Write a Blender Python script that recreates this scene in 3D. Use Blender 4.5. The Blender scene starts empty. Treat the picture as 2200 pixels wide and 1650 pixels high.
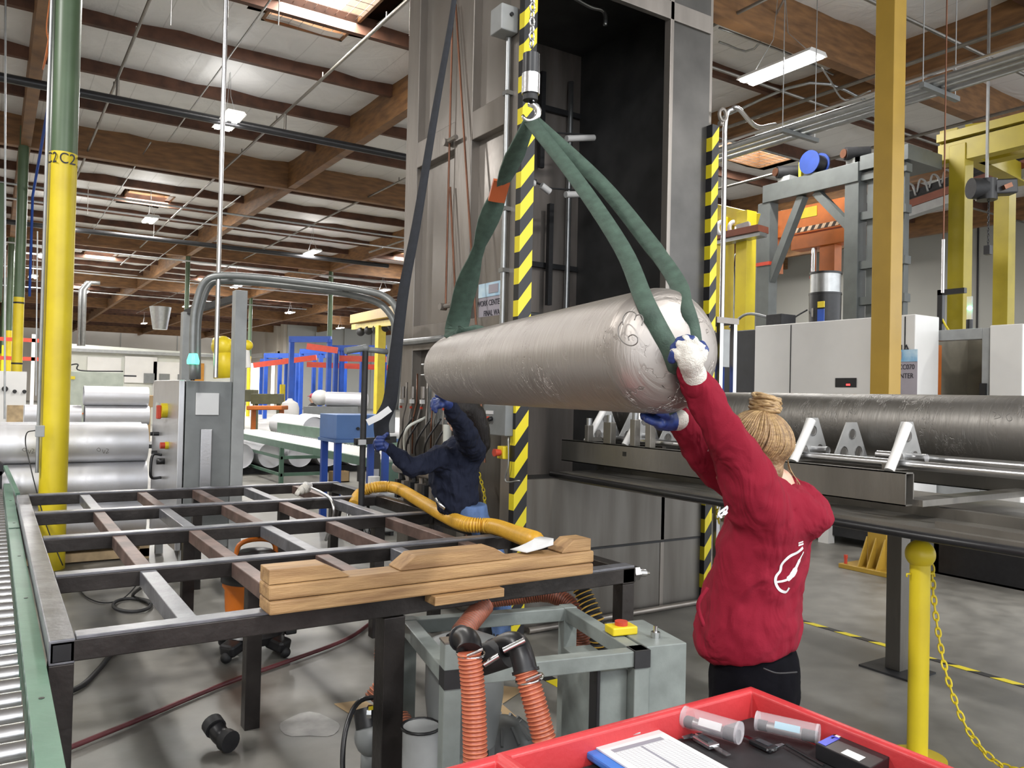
import bpy, math, random
from mathutils import Vector as V, Matrix, Quaternion
random.seed(7)
PI = math.pi; R = math.radians
sc = bpy.context.scene; COL = sc.collection

# ---------------------------------------------------------------- camera
F_PX, YAW, PITCH, ROLL, CAM_H = 1723.0, R(32.94), R(0.84), R(1.30), 1.7
_F = V((math.sin(YAW)*math.cos(PITCH), math.cos(YAW)*math.cos(PITCH), math.sin(PITCH)))
_R0 = V((math.cos(YAW), -math.sin(YAW), 0)); _U0 = _R0.cross(_F)
_R = _R0*math.cos(ROLL) + _U0*math.sin(ROLL); _U = -_R0*math.sin(ROLL) + _U0*math.cos(ROLL)
_C = V((0, 0, CAM_H))
cd = bpy.data.cameras.new('camera'); cam = bpy.data.objects.new('camera', cd); COL.objects.link(cam)
cd.sensor_width = 36; cd.lens = 36*F_PX/2200; cd.clip_start = .05; cd.clip_end = 400
cam.matrix_world = Matrix(((_R.x, _U.x, -_F.x, _C.x), (_R.y, _U.y, -_F.y, _C.y), (_R.z, _U.z, -_F.z, _C.z), (0, 0, 0, 1)))
sc.camera = cam

def at(px, py, X=None, Y=None, Z=None, d=None):
    """world point seen at a photo pixel, at a chosen real plane or depth"""
    r = _F + _R*((px-1100)/F_PX) - _U*((py-825)/F_PX)
    if X is not None: t = X/r.x
    elif Y is not None: t = Y/r.y
    elif Z is not None: t = (Z-CAM_H)/r.z
    else: t = d
    return _C + r*t

# ---------------------------------------------------------------- world, exposure
w = bpy.data.worlds.new('world'); sc.world = w; w.use_nodes = True
w.node_tree.nodes['Background'].inputs[0].default_value = (.93, .96, 1, 1)
w.node_tree.nodes['Background'].inputs[1].default_value = 1.5
sc.view_settings.view_transform = 'Standard'; sc.view_settings.look = 'None'
sc.view_settings.gamma = 1; sc.view_settings.exposure = .88
sc.cycles.max_bounces = 5; sc.cycles.diffuse_bounces = 3; sc.cycles.glossy_bounces = 3
sc.cycles.transmission_bounces = 4; sc.cycles.transparent_max_bounces = 6
sc.cycles.caustics_reflective = False; sc.cycles.caustics_refractive = False
sc.cycles.sample_clamp_indirect = 4.0

LAMP_W = 200
def area(name, loc, sx, sy, power, col=(1, .98, .95), rot=(0, 0, 0), parent=None):
    l = bpy.data.lights.new(name, 'AREA'); l.shape = 'RECTANGLE'; l.size = sx; l.size_y = sy
    l.energy = power; l.color = col
    o = bpy.data.objects.new(name, l); COL.objects.link(o); o.location = loc; o.rotation_euler = rot
    if parent: o.parent = parent
    return o

# ---------------------------------------------------------------- materials
MATS = {}
def mat(name, col, rough=.5, metal=0., var=.12, scale=6., bump=0., bscale=None, emit=None, estr=0., spec=.5, stretch=None, col2=None, alpha=None, trans=0.):
    if name in MATS: return MATS[name]
    m = bpy.data.materials.new(name); m.use_nodes = True; nt = m.node_tree; b = nt.nodes['Principled BSDF']
    N = nt.nodes.new; L = nt.links.new
    b.inputs['Roughness'].default_value = rough; b.inputs['Metallic'].default_value = metal
    b.inputs['Specular IOR Level'].default_value = spec
    tc = N('ShaderNodeTexCoord'); mp = N('ShaderNodeMapping'); L(tc.outputs['Object'], mp.inputs[0])
    if stretch: mp.inputs['Scale'].default_value = stretch
    n = N('ShaderNodeTexNoise'); n.inputs['Scale'].default_value = scale; n.inputs['Detail'].default_value = 5
    L(mp.outputs[0], n.inputs['Vector'])
    c2 = col2 or tuple(max(0, c*(1-2*var)) for c in col)
    mr = N('ShaderNodeMapRange'); mr.inputs[1].default_value = .3; mr.inputs[2].default_value = .7; L(n.outputs[0], mr.inputs[0])
    mx = N('ShaderNodeMix'); mx.data_type = 'RGBA'; L(mr.outputs[0], mx.inputs[0])
    mx.inputs[6].default_value = (*col, 1); mx.inputs[7].default_value = (*c2, 1)
    L(mx.outputs[2], b.inputs['Base Color'])
    if bump:
        n2 = N('ShaderNodeTexNoise'); n2.inputs['Scale'].default_value = bscale or scale*4; n2.inputs['Detail'].default_value = 4
        L(mp.outputs[0], n2.inputs['Vector'])
        bp = N('ShaderNodeBump'); bp.inputs['Strength'].default_value = bump; bp.inputs['Distance'].default_value = .02
        L(n2.outputs[0], bp.inputs['Height']); L(bp.outputs[0], b.inputs['Normal'])
    if emit:
        b.inputs['Emission Color'].default_value = (*emit, 1); b.inputs['Emission Strength'].default_value = estr
    if alpha is not None: b.inputs['Alpha'].default_value = alpha
    if trans: b.inputs['Transmission Weight'].default_value = trans
    MATS[name] = m
    return m

def hazard_mat(name, direction, freq, thin=.5, c1=(.75, .62, .02), c2=(.012, .012, .014)):
    m = bpy.data.materials.new(name); m.use_nodes = True; nt = m.node_tree; b = nt.nodes['Principled BSDF']
    N = nt.nodes.new; L = nt.links.new
    tc = N('ShaderNodeTexCoord'); d = N('ShaderNodeVectorMath'); d.operation = 'DOT_PRODUCT'
    L(tc.outputs['Object'], d.inputs[0]); d.inputs[1].default_value = tuple(freq*k for k in direction)
    fr = N('ShaderNodeMath'); fr.operation = 'FRACT'; L(d.outputs['Value'], fr.inputs[0])
    gt = N('ShaderNodeMath'); gt.operation = 'GREATER_THAN'; gt.inputs[1].default_value = thin; L(fr.outputs[0], gt.inputs[0])
    mx = N('ShaderNodeMix'); mx.data_type = 'RGBA'; L(gt.outputs[0], mx.inputs[0])
    mx.inputs[6].default_value = (*c1, 1); mx.inputs[7].default_value = (*c2, 1)
    L(mx.outputs[2], b.inputs['Base Color']); b.inputs['Roughness'].default_value = .45
    return m

steel = mat('mill_steel', (.24, .225, .20), .38, .6, .18, 3, .12, 40, stretch=(1, 1, .25))
stain = mat('stainless_panel', (.36, .33, .30), .25, .6, .10, 1.3, .06, 6)
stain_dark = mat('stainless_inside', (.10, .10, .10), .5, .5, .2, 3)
stainf = mat('stainless_frame', (.30, .27, .24), .36, .5, .15, 5, .05, 30, stretch=(1, 1, .2))
dirty = mat('stained_stainless', (.20, .188, .17), .42, .6, .12, 2.0, .05, 10, stretch=(2.2, 2.2, .25), col2=(.09, .078, .065))
blacksteel = mat('black_mill_scale', (.055, .048, .045), .38, .6, .3, 5, .1, 30)
brownsteel = mat('brown_mill_scale', (.20, .13, .11), .5, .4, .3, 7, .1, 30)
topsteel = mat('worn_top_steel', (.21, .21, .23), .36, .35, .25, 8, .1, 30)
greyp = mat('grey_paint', (.19, .20, .20), .42, 0, .08, 8, .03)
greyl = mat('light_grey_paint', (.34, .35, .35), .45, 0, .08, 8)
sage = mat('sage_grey_paint', (.25, .28, .265), .45, 0, .15, 9, .05)
greenp = mat('green_paint', (.11, .21, .15), .42, 0, .12, 6, .04)
darkgreen = mat('column_green', (.09, .14, .075), .38, 0, .1, 3)
yellow = mat('safety_yellow', (.76, .60, .02), .40, 0, .10, 3, .03, col2=(.62, .47, .02))
ochre = mat('ochre_yellow', (.42, .26, .035), .42, 0, .07, 3)
blackp = mat('black_plastic', (.014, .014, .016), .38, 0, .2, 20)
blackm = mat('matt_black', (.022, .022, .024), .6, 0, .2, 20)
alu = mat('brushed_aluminium', (.62, .62, .63), .3, 1, .06, 4, .04, 60)
chrome = mat('chrome', (.72, .72, .72), .16, 1, .04)
zinc = mat('galvanised_pipe', (.42, .43, .43), .36, .85, .1, 10)
conduit = mat('grey_conduit', (.25, .26, .255), .4, .45, .1, 10)
white = mat('white_enamel', (.74, .73, .71), .4, 0, .03, 3)
offwhite = mat('offwhite_machine', (.62, .63, .57), .45, 0, .04, 3)
paper = mat('white_paper', (.66, .66, .66), .7, 0, .03)
redp = mat('red_plastic', (.52, .04, .045), .42, 0, .08, 6, .08, 60)
blue = mat('crane_blue', (.015, .075, .40), .42, 0, .1, 4)
bluem = mat('blue_machine', (.10, .20, .45), .45, 0, .05)
redc = mat('crane_red', (.55, .06, .03), .45, 0, .1)
orange = mat('orange_paint', (.62, .17, .03), .45, 0, .1, 5)
orangepl = mat('orange_plastic', (.66, .17, .015), .42, 0, .06, 5)
copper = mat('copper_pipe', (.22, .10, .06), .35, .7, .2)
glulam = mat('glulam_wood', (.27, .135, .052), .6, 0, .2, 2.2, .1, 12, stretch=(1, 1, 5), col2=(.13, .064, .027))
purlinm = mat('purlin_wood', (.13, .055, .03), .7, 0, .3, 3, .08, 12)
wall_m = mat('painted_wall', (.62, .57, .50), .8, 0, .05, .4)
wall_g = mat('grey_wall', (.42, .42, .39), .8, 0, .05, .4)
wood = mat('sawn_timber', (.47, .29, .13), .6, 0, .2, 3.2, .2, 24, stretch=(1, 9, 9), col2=(.24, .13, .055))
woodend = mat('timber_end_grain', (.42, .32, .19), .7, 0, .2, 20)
palletw = mat('pallet_wood', (.52, .38, .22), .7, 0, .2, 8)
card = mat('cardboard', (.50, .35, .19), .8, 0, .06, 5)
skin = mat('skin', (.60, .36, .26), .5, 0, .06, 8)
def knit(name, col, dist=.035):
    m = bpy.data.materials.new(name); m.use_nodes = True; nt = m.node_tree; b = nt.nodes['Principled BSDF']; N = nt.nodes.new; L = nt.links.new
    tc = N('ShaderNodeTexCoord'); a = N('ShaderNodeTexNoise'); a.inputs['Scale'].default_value = 5.5; a.inputs['Detail'].default_value = 2.5; a.inputs['Distortion'].default_value = 1.6
    mp = N('ShaderNodeMapping'); mp.inputs['Scale'].default_value = (1.5, 1.5, .7); L(tc.outputs['Object'], mp.inputs[0]); L(mp.outputs[0], a.inputs['Vector'])
    c = N('ShaderNodeTexNoise'); c.inputs['Scale'].default_value = 240; L(tc.outputs['Object'], c.inputs['Vector'])
    ad = N('ShaderNodeMath'); ad.operation = 'MULTIPLY_ADD'; ad.inputs[1].default_value = .02; L(c.outputs[0], ad.inputs[0]); L(a.outputs[0], ad.inputs[2])
    bp = N('ShaderNodeBump'); bp.inputs['Strength'].default_value = .8; bp.inputs['Distance'].default_value = dist; L(ad.outputs[0], bp.inputs['Height']); L(bp.outputs[0], b.inputs['Normal'])
    b.inputs['Base Color'].default_value = (*col, 1); b.inputs['Roughness'].default_value = .9; b.inputs['Specular IOR Level'].default_value = .2
    return m
hood_m = knit('red_fleece', (.20, .008, .022)) or mat('red_fleece', (.32, .012, .032), .85, 0, .14, 9, .25, 260)
navy_m = knit('navy_knit', (.012, .015, .030), .05)
pants_m = mat('black_cotton', (.004, .004, .006), .95, 0, .2, 20, .1, 150, spec=.08)
jeans_m = mat('blue_denim', (.10, .18, .38), .8, 0, .2, 15, .2, 220)
glove_m = mat('knit_glove_white', (.66, .63, .57), .85, 0, .08, 30, .4, 240)
gloveb = mat('blue_nitrile', (.02, .045, .20), .5, 0, .25, 60)
sling_m = mat('green_webbing', (.055, .095, .070), .75, 0, .2, 30, .15, 200)
strap_m = mat('black_webbing', (.012, .014, .02), .75, 0, .2, 30)
glass = mat('clear_plastic', (.85, .82, .86), .12, 0, .02, alpha=.24)
dulley = mat('dull_yellow', (.42, .33, .02), .45, 0, .1, 3)
plate_alu = mat('plate_aluminium', (.50, .50, .49), .4, .4, .12, 8)
stain_back_lit = mat('stainless_back_lit', (.34, .30, .27), .35, .3, .25, 2.0, stretch=(3, 3, .4))  # lighter than the lining: reflections put into the back wall colour
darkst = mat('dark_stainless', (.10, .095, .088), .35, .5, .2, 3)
gantryg = mat('gantry_grey', (.105, .115, .112), .45, 0, .1, 6)
darkglass = mat('dark_window', (.03, .035, .04), .1, 0, .1)
lampglow = mat('lamp_glow', (1, 1, 1), .5, 0, 0, emit=(1, .99, .96), estr=9)
skyglow = mat('daylight_pane', (1, 1, 1), .5, 0, 0, emit=(1, .97, .92), estr=6)
daylight = mat('daylight_door', (1, 1, 1), .5, 0, 0, emit=(.97, .99, 1), estr=2.5)
greenlamp = mat('green_beacon', (.05, .7, .4), .3, 0, 0, emit=(.1, 1, .6), estr=1.6)
redlamp = mat('red_digits', (.7, .02, .02), .3, 0, 0, emit=(1, .03, .03), estr=3)

def tube_metal(name, base, swirl=8., scratch=.35, dark=.8):
    """rolled aluminium with circumferential marks and scuffs, object x = axis"""
    m = bpy.data.materials.new(name); m.use_nodes = True; nt = m.node_tree; b = nt.nodes['Principled BSDF']
    N = nt.nodes.new; L = nt.links.new
    tc = N('ShaderNodeTexCoord')
    def noise(scale, sx, det=5):
        mp = N('ShaderNodeMapping'); mp.inputs['Scale'].default_value = sx; L(tc.outputs['Object'], mp.inputs[0])
        n = N('ShaderNodeTexNoise'); n.inputs['Scale'].default_value = scale; n.inputs['Detail'].default_value = det
        n.inputs['Distortion'].default_value = .8
        L(mp.outputs[0], n.inputs['Vector']); return n
    n1 = noise(swirl, (6, .6, .6)); n2 = noise(2.6, (1, 1, 1)); n3 = noise(30, (1.5, .5, .5), 3)
    mx = N('ShaderNodeMix'); mx.data_type = 'RGBA'; L(n2.outputs[0], mx.inputs[0])
    mx.inputs[6].default_value = (*base, 1); mx.inputs[7].default_value = (base[0]*dark, base[1]*dark*.97, base[2]*dark*.94, 1)
    L(mx.outputs[2], b.inputs['Base Color'])
    b.inputs['Metallic'].default_value = .9
    mr = N('ShaderNodeMapRange'); mr.inputs[3].default_value = .36; mr.inputs[4].default_value = .6; L(n1.outputs[0], mr.inputs[0]); L(mr.outputs[0], b.inputs['Roughness'])
    vo = N('ShaderNodeTexVoronoi'); vo.feature = 'DISTANCE_TO_EDGE'; vo.inputs['Scale'].default_value = 9
    mp = N('ShaderNodeMapping'); mp.inputs['Scale'].default_value = (1.4, .8, .8); mp.inputs['Rotation'].default_value = (0, .5, .4); L(tc.outputs['Object'], mp.inputs[0])
    nd = N('ShaderNodeMix'); nd.data_type = 'RGBA'; nd.inputs[0].default_value = .16; L(mp.outputs[0], nd.inputs[6]); L(n3.outputs['Color'], nd.inputs[7]); L(nd.outputs[2], vo.inputs['Vector'])
    cl = N('ShaderNodeMapRange'); cl.inputs[1].default_value = 0; cl.inputs[2].default_value = .05; L(vo.outputs[0], cl.inputs[0])
    gate = N('ShaderNodeMapRange'); gate.inputs[1].default_value = .45; gate.inputs[2].default_value = .62; gate.inputs[3].default_value = 1; gate.inputs[4].default_value = 0; L(n2.outputs[0], gate.inputs[0])
    mxv = N('ShaderNodeMath'); mxv.operation = 'MAXIMUM'; L(cl.outputs[0], mxv.inputs[0]); L(gate.outputs[0], mxv.inputs[1])
    ad = N('ShaderNodeMath'); ad.operation = 'MULTIPLY_ADD'; L(n1.outputs[0], ad.inputs[0]); ad.inputs[1].default_value = .5; L(mxv.outputs[0], ad.inputs[2])
    bp = N('ShaderNodeBump'); bp.inputs['Strength'].default_value = scratch; bp.inputs['Distance'].default_value = .008; L(ad.outputs[0], bp.inputs['Height']); L(bp.outputs[0], b.inputs['Normal'])
    return m
tube_near = tube_metal('scuffed_aluminium', (.42, .39, .365), 9, .9, .75)
tube_far = tube_metal('dull_aluminium', (.27, .26, .245), 9, .5)
tube_bright = tube_metal('bright_aluminium', (.82, .83, .88), 4, .10)
tube_bright.node_tree.nodes['Principled BSDF'].inputs['Metallic'].default_value = .6

def hose_mat(name, c1, c2):
    m = mat(name, c1, .4, 0, .1, 20); return m

# ---------------------------------------------------------------- mesh builder
class MB:
    def __init__(s): s.v = []; s.f = []; s.mi = []; s.cur = 0
    def add(s, vs, fs):
        o = len(s.v); s.v += [tuple(p) for p in vs]
        for f in fs: s.f.append(tuple(i+o for i in f)); s.mi.append(s.cur)
        return s
    def box(s, x0, y0, z0, x1, y1, z1):
        if x0 > x1: x0, x1 = x1, x0
        if y0 > y1: y0, y1 = y1, y0
        if z0 > z1: z0, z1 = z1, z0
        return s.add([(x0,y0,z0),(x1,y0,z0),(x1,y1,z0),(x0,y1,z0),(x0,y0,z1),(x1,y0,z1),(x1,y1,z1),(x0,y1,z1)],
              [(0,3,2,1),(4,5,6,7),(0,1,5,4),(1,2,6,5),(2,3,7,6),(3,0,4,7)])
    def bar(s, a, b, wx, wz, up=(0, 0, 1)):
        """rectangular bar from a to b, wx across, wz along up"""
        a = V(a); b = V(b); t = (b-a).normalized(); u = V(up)
        if abs(t.dot(u)) > .98: u = V((0, 1, 0)) if abs(t.z) > .9 else V((0, 0, 1))
        x = t.cross(u).normalized()*wx/2; z = x.cross(t).normalized()*wz/2
        return s.add([a-x-z, a+x-z, a+x+z, a-x+z, b-x-z, b+x-z, b+x+z, b-x+z],
              [(0,1,2,3),(4,7,6,5),(0,4,5,1),(1,5,6,2),(2,6,7,3),(3,7,4,0)])
    def tube(s, pts, r, n=10, cap=True, closed=False):
        pts = [V(p) for p in pts]; m = len(pts); rs = r if isinstance(r, (list, tuple)) else [r]*m
        def tan(i):
            if closed: return (pts[(i+1) % m]-pts[i-1]).normalized()
            return (pts[min(i+1, m-1)]-pts[max(i-1, 0)]).normalized()
        t = tan(0); u = V((0, 0, 1)) if abs(t.z) < .9 else V((1, 0, 0)); a = t.cross(u).normalized(); vs = []
        for i in range(m):
            t2 = tan(i); a = (a - t2*a.dot(t2))
            a = a.normalized() if a.length > 1e-6 else t2.orthogonal().normalized()
            b = t2.cross(a)
            for k in range(n):
                q = 2*PI*k/n; vs.append(pts[i]+(a*math.cos(q)+b*math.sin(q))*rs[i])
        fs = []
        for i in range(m if closed else m-1):
            j = (i+1) % m
            for k in range(n):
                l = (k+1) % n; fs.append((i*n+k, i*n+l, j*n+l, j*n+k))
        if cap and not closed: fs += [tuple(range(n))[::-1], tuple((m-1)*n+k for k in range(n))]
        return s.add(vs, fs)
    def cyl(s, a, b, r, r2=None, n=16): return s.tube([a, b], [r, r if r2 is None else r2], n)
    def lathe(s, prof, base, axis=(0, 0, 1), n=24):
        """prof = [(radius, height)]"""
        base = V(base); ax = V(axis).normalized(); a = ax.orthogonal().normalized(); b = ax.cross(a); vs = []; m = len(prof)
        for r, h in prof:
            r = max(r, 1e-4)
            for k in range(n):
                q = 2*PI*k/n; vs.append(base+ax*h+(a*math.cos(q)+b*math.sin(q))*r)
        fs = [(i*n+k, i*n+(k+1) % n, (i+1)*n+(k+1) % n, (i+1)*n+k) for i in range(m-1) for k in range(n)]
        fs += [tuple(range(n))[::-1], tuple((m-1)*n+k for k in range(n))]
        return s.add(vs, fs)
    def prism(s, poly, vec):
        poly = [V(p) for p in poly]; vec = V(vec); n = len(poly)
        return s.add(poly+[p+vec for p in poly], [tuple(range(n))[::-1], tuple(range(n, 2*n))]+[(k, (k+1) % n, n+(k+1) % n, n+k) for k in range(n)])
    def ell(s, c, r, n=16, m=10, rot=None):
        c = V(c); r = (r, r, r) if isinstance(r, (int, float)) else r; vs = []
        for i in range(m+1):
            p = PI*i/m
            for k in range(n):
                q = 2*PI*k/n; p_ = V((r[0]*math.sin(p)*math.cos(q), r[1]*math.sin(p)*math.sin(q), r[2]*math.cos(p)))
                if i in (0, m): p_ = V((1e-4*math.cos(q), 1e-4*math.sin(q), p_.z))
                vs.append(c+(rot @ p_ if rot else p_))
        return s.add(vs, [(i*n+k, (i+1)*n+k, (i+1)*n+(k+1) % n, i*n+(k+1) % n) for i in range(m) for k in range(n)])
    def loft(s, rings, n=24):
        """rings = [(centre, half-vector a, half-vector b)]"""
        vs = []; m = len(rings)
        for c, a, b in rings:
            c, a, b = V(c), V(a), V(b)
            for k in range(n): q = 2*PI*k/n; vs.append(c+a*math.cos(q)+b*math.sin(q))
        fs = [(i*n+k, i*n+(k+1) % n, (i+1)*n+(k+1) % n, (i+1)*n+k) for i in range(m-1) for k in range(n)]
        fs += [tuple(range(n))[::-1], tuple((m-1)*n+k for k in range(n))]
        return s.add(vs, fs)
    def ribbon(s, pts, dirs, w, th):
        """flat webbing: centre points, width directions, width(s), thickness"""
        pts = [V(p) for p in pts]; m = len(pts); ws = w if isinstance(w, list) else [w]*m; vs = []
        for i in range(m):
            t = (pts[min(i+1, m-1)]-pts[max(i-1, 0)]).normalized(); d = V(dirs[i]); d = (d-t*d.dot(t)).normalized(); nn = t.cross(d)
            for a, b in ((-1,-1),(0,-1.4),(1,-1),(1,1),(0,1.4),(-1,1)): vs.append(pts[i]+d*(a*ws[i]/2)+nn*(b*th/2))
        fs = [(i*6+k, i*6+(k+1) % 6, (i+1)*6+(k+1) % 6, (i+1)*6+k) for i in range(m-1) for k in range(6)]
        fs += [tuple(range(6))[::-1], tuple((m-1)*6+k for k in range(6))]
        return s.add(vs, fs)
    def build(s, name, m, parent=None, smooth=False, bevel=0, origin=None, local=False):
        me = bpy.data.meshes.new(name)
        if origin is not None:
            o_ = V(origin); vs = [tuple(V(p)-o_) for p in s.v]
        else: vs = s.v
        me.from_pydata(vs, [], s.f)
        for mm in (m if isinstance(m, (list, tuple)) else [m]): me.materials.append(mm)
        for p, i in zip(me.polygons, s.mi): p.material_index = i
        me.update()
        o = bpy.data.objects.new(name, me); COL.objects.link(o)
        if origin is not None: o.location = origin
        if parent:
            o.parent = parent
            if not local: o.location = V(o.location)-wloc(parent)
        if smooth is True: me.polygons.foreach_set('use_smooth', [True]*len(me.polygons))
        elif smooth: 
            me.polygons.foreach_set('use_smooth', [True]*len(me.polygons)); 
            try: me.set_sharp_from_angle(angle=R(smooth))
            except Exception: pass
        if bevel:
            b = o.modifiers.new('bevel', 'BEVEL'); b.width = bevel; b.segments = 2; b.limit_method = 'ANGLE'
        return o

def wloc(o):
    p = V((0, 0, 0))
    while o: p += V(o.location); o = o.parent
    return p
def tag(o, label, cat, group=None):
    o['label'] = label; o['category'] = cat
    if group: o['group'] = group
    return o
def thing(name, label, cat, loc=(0, 0, 0), group=None):
    o = bpy.data.objects.new(name, None); COL.objects.link(o); o.location = loc; o.empty_display_size = .1
    return tag(o, label, cat, group)
def struct(name, mb, m, **k):
    o = mb.build(name, m, **k); o['kind'] = 'structure'; return o
def one(name, label, cat, mb, m, group=None, **k):
    o = mb.build(name, m, **k); return tag(o, label, cat, group)
def copytree(o, parent=None, **k):
    c = o.copy(); COL.objects.link(c)
    if parent: c.parent = parent
    for ch in list(o.children): copytree(ch, c)
    return c
def dup(o, loc, label=None, group=None, rz=None):
    c = copytree(o); c.location = loc
    if rz is not None: c.rotation_euler = (0, 0, rz)
    if label: c['label'] = label
    if group: c['group'] = group
    return c
def text(name, s, size, m, loc, rot, parent=None, ext=.001, align='CENTER', sx=1.):
    c = bpy.data.curves.new(name, 'FONT'); c.body = s; c.size = size; c.extrude = ext; c.align_x = align; c.align_y = 'CENTER'
    c.materials.append(m); o = bpy.data.objects.new(name, c); COL.objects.link(o)
    o.location = V(loc)-(wloc(parent) if parent else V((0, 0, 0))); o.rotation_euler = rot; o.scale = (sx, 1, 1)
    me = bpy.data.meshes.new_from_object(o); o2 = bpy.data.objects.new(name, me); COL.objects.link(o2)
    o2.location = o.location; o2.rotation_euler = rot; o2.scale = (sx, 1, 1); bpy.data.objects.remove(o)
    if parent: o2.parent = parent
    return o2
def smooth_path(pts, n=6):
    """Catmull-Rom through points"""
    P_ = [V(p) for p in pts]; P_ = [2*P_[0]-P_[1]]+P_+[2*P_[-1]-P_[-2]]; out = []
    for i in range(1, len(P_)-2):
        a, b, c, d = P_[i-1:i+3]
        for k in range(n):
            t = k/n; out.append(.5*((2*b)+(c-a)*t+(2*a-5*b+4*c-d)*t*t+(3*b-a-3*c+d)*t**3))
    out.append(P_[-2]); return out
ROT_MX = (PI/2, 0, -PI/2)   # text on a face looking towards -X
ROT_MY = (PI/2, 0, 0)       # text on a face looking towards -Y

# ================================================================ SETTING
fl = bpy.data.materials.new('polished_concrete'); fl.use_nodes = True
def _floor(nt):
    N = nt.nodes.new; L = nt.links.new; b = nt.nodes['Principled BSDF']; tc = N('ShaderNodeTexCoord')
    a = N('ShaderNodeTexNoise'); a.inputs['Scale'].default_value = .55; a.inputs['Detail'].default_value = 8; a.inputs['Distortion'].default_value = .6; L(tc.outputs['Object'], a.inputs[0])
    c = N('ShaderNodeTexNoise'); c.inputs['Scale'].default_value = 5; c.inputs['Detail'].default_value = 8; L(tc.outputs['Object'], c.inputs[0])
    r = N('ShaderNodeValToRGB'); r.color_ramp.elements[0].position = .32; r.color_ramp.elements[0].color = (.15, .143, .128, 1)
    r.color_ramp.elements[1].position = .68; r.color_ramp.elements[1].color = (.27, .26, .235, 1); L(a.outputs[0], r.inputs[0])
    r2 = N('ShaderNodeMapRange'); r2.inputs[1].default_value = .3; r2.inputs[2].default_value = .7; r2.inputs[3].default_value = .70; r2.inputs[4].default_value = 1.14; L(c.outputs[0], r2.inputs[0])
    mu = N('ShaderNodeVectorMath'); mu.operation = 'SCALE'; L(r.outputs[0], mu.inputs[0]); L(r2.outputs[0], mu.inputs['Scale']); L(mu.outputs[0], b.inputs['Base Color'])
    r3 = N('ShaderNodeMapRange'); r3.inputs[1].default_value = .3; r3.inputs[2].default_value = .7; r3.inputs[3].default_value = .36; r3.inputs[4].default_value = .48; L(c.outputs[0], r3.inputs[0]); L(r3.outputs[0], b.inputs['Roughness'])
    bp = N('ShaderNodeBump'); bp.inputs['Strength'].default_value = .02; L(c.outputs[0], bp.inputs['Height']); L(bp.outputs[0], b.inputs['Normal'])
_floor(fl.node_tree)
struct('floor', MB().box(-14, -8, -.2, 46, 104, 0), fl)

foil = bpy.data.materials.new('roof_insulation_foil'); foil.use_nodes = True
def _foil(nt):
    N = nt.nodes.new; L = nt.links.new; b = nt.nodes['Principled BSDF']; tc = N('ShaderNodeTexCoord')
    a = N('ShaderNodeTexNoise'); a.inputs['Scale'].default_value = 1.2; a.inputs['Detail'].default_value = 6; a.inputs['Distortion'].default_value = 1.; L(tc.outputs['Object'], a.inputs[0])
    r = N('ShaderNodeMapRange'); r.inputs[3].default_value = .66; r.inputs[4].default_value = .86; L(a.outputs[0], r.inputs[0])
    sp = N('ShaderNodeSeparateXYZ'); L(tc.outputs['Object'], sp.inputs[0])
    m_ = N('ShaderNodeMath'); m_.operation = 'MULTIPLY'; m_.inputs[1].default_value = 1/.82; L(sp.outputs[0], m_.inputs[0])
    f_ = N('ShaderNodeMath'); f_.operation = 'FRACT'; L(m_.outputs[0], f_.inputs[0])
    g = N('ShaderNodeMath'); g.operation = 'LESS_THAN'; g.inputs[1].default_value = .025; L(f_.outputs[0], g.inputs[0])
    s_ = N('ShaderNodeMath'); s_.operation = 'MULTIPLY_ADD'; s_.inputs[1].default_value = -.14; L(g.outputs[0], s_.inputs[0]); L(r.outputs[0], s_.inputs[2])
    cb = N('ShaderNodeCombineColor')
    for k in range(3): L(s_.outputs[0], cb.inputs[k])
    L(cb.outputs[0], b.inputs['Base Color']); b.inputs['Roughness'].default_value = .5; b.inputs['Metallic'].default_value = .05
    sb = N('ShaderNodeMath'); sb.operation = 'SUBTRACT'; L(a.outputs[0], sb.inputs[0]); L(g.outputs[0], sb.inputs[1])
    bp = N('ShaderNodeBump'); bp.inputs['Strength'].default_value = .6; bp.inputs['Distance'].default_value = .1; L(sb.outputs[0], bp.inputs['Height']); L(bp.outputs[0], b.inputs['Normal'])
_foil(foil.node_tree)

JY0, JP, GX0, GP = 8.70, 2.44, 7.2, 6.66      # purlin / girder rhythm
X_MIN, X_MAX, Y_MAX = -12.8, 44., 100.
skylights = [(4.6, 13.45, 1.5, 2.0), (4.4, 30.6, 1.5, 2.0), (4.4, 45.2, 1.5, 2.0), (4.4, 60., 1.5, 2.0), (16.8, 14.6, 2.6, 1.4), (17, 35.4, 2, 2), (17, 57.4, 2, 2), (24, 20.8, 2, 2), (-4, 50, 2, 2), (11, 50, 2, 2)]
# ceiling foil sags a little between purlins
cb = MB(); ny = 4
yk = [JY0 + JP*k for k in range(-6, 38)]
xs = [X_MIN + .71*i for i in range(int((X_MAX-X_MIN)/.71)+2)]
rows = []
for k in range(len(yk)-1):
    for q in range(ny): rows.append((yk[k]+JP*q/ny, .07*math.sin(PI*q/ny)))
rows.append((yk[-1], 0))
vs = []; 
for (y, sag) in rows:
    for i, x in enumerate(xs): vs.append((x, y, 8.37+(-.5*sag if sag else .02*math.sin(i*1.9+y)) - .03*abs(math.sin(i*PI/2))))
nx = len(xs); cb.add(vs, [(j*nx+i, j*nx+i+1, (j+1)*nx+i+1, (j+1)*nx+i) for j in range(len(rows)-1) for i in range(nx-1)
    if not any(abs((xs[i]+xs[i+1])/2-sx) < .55*wx and abs((rows[j][0]+rows[j+1][0])/2-sy) < .5*wy for sx, sy, wx, wy in skylights)])
struct('ceiling', cb, foil, smooth=True)
cb = MB().box(X_MIN, yk[0], 8.9, X_MAX, yk[-1], 9.0)
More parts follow.
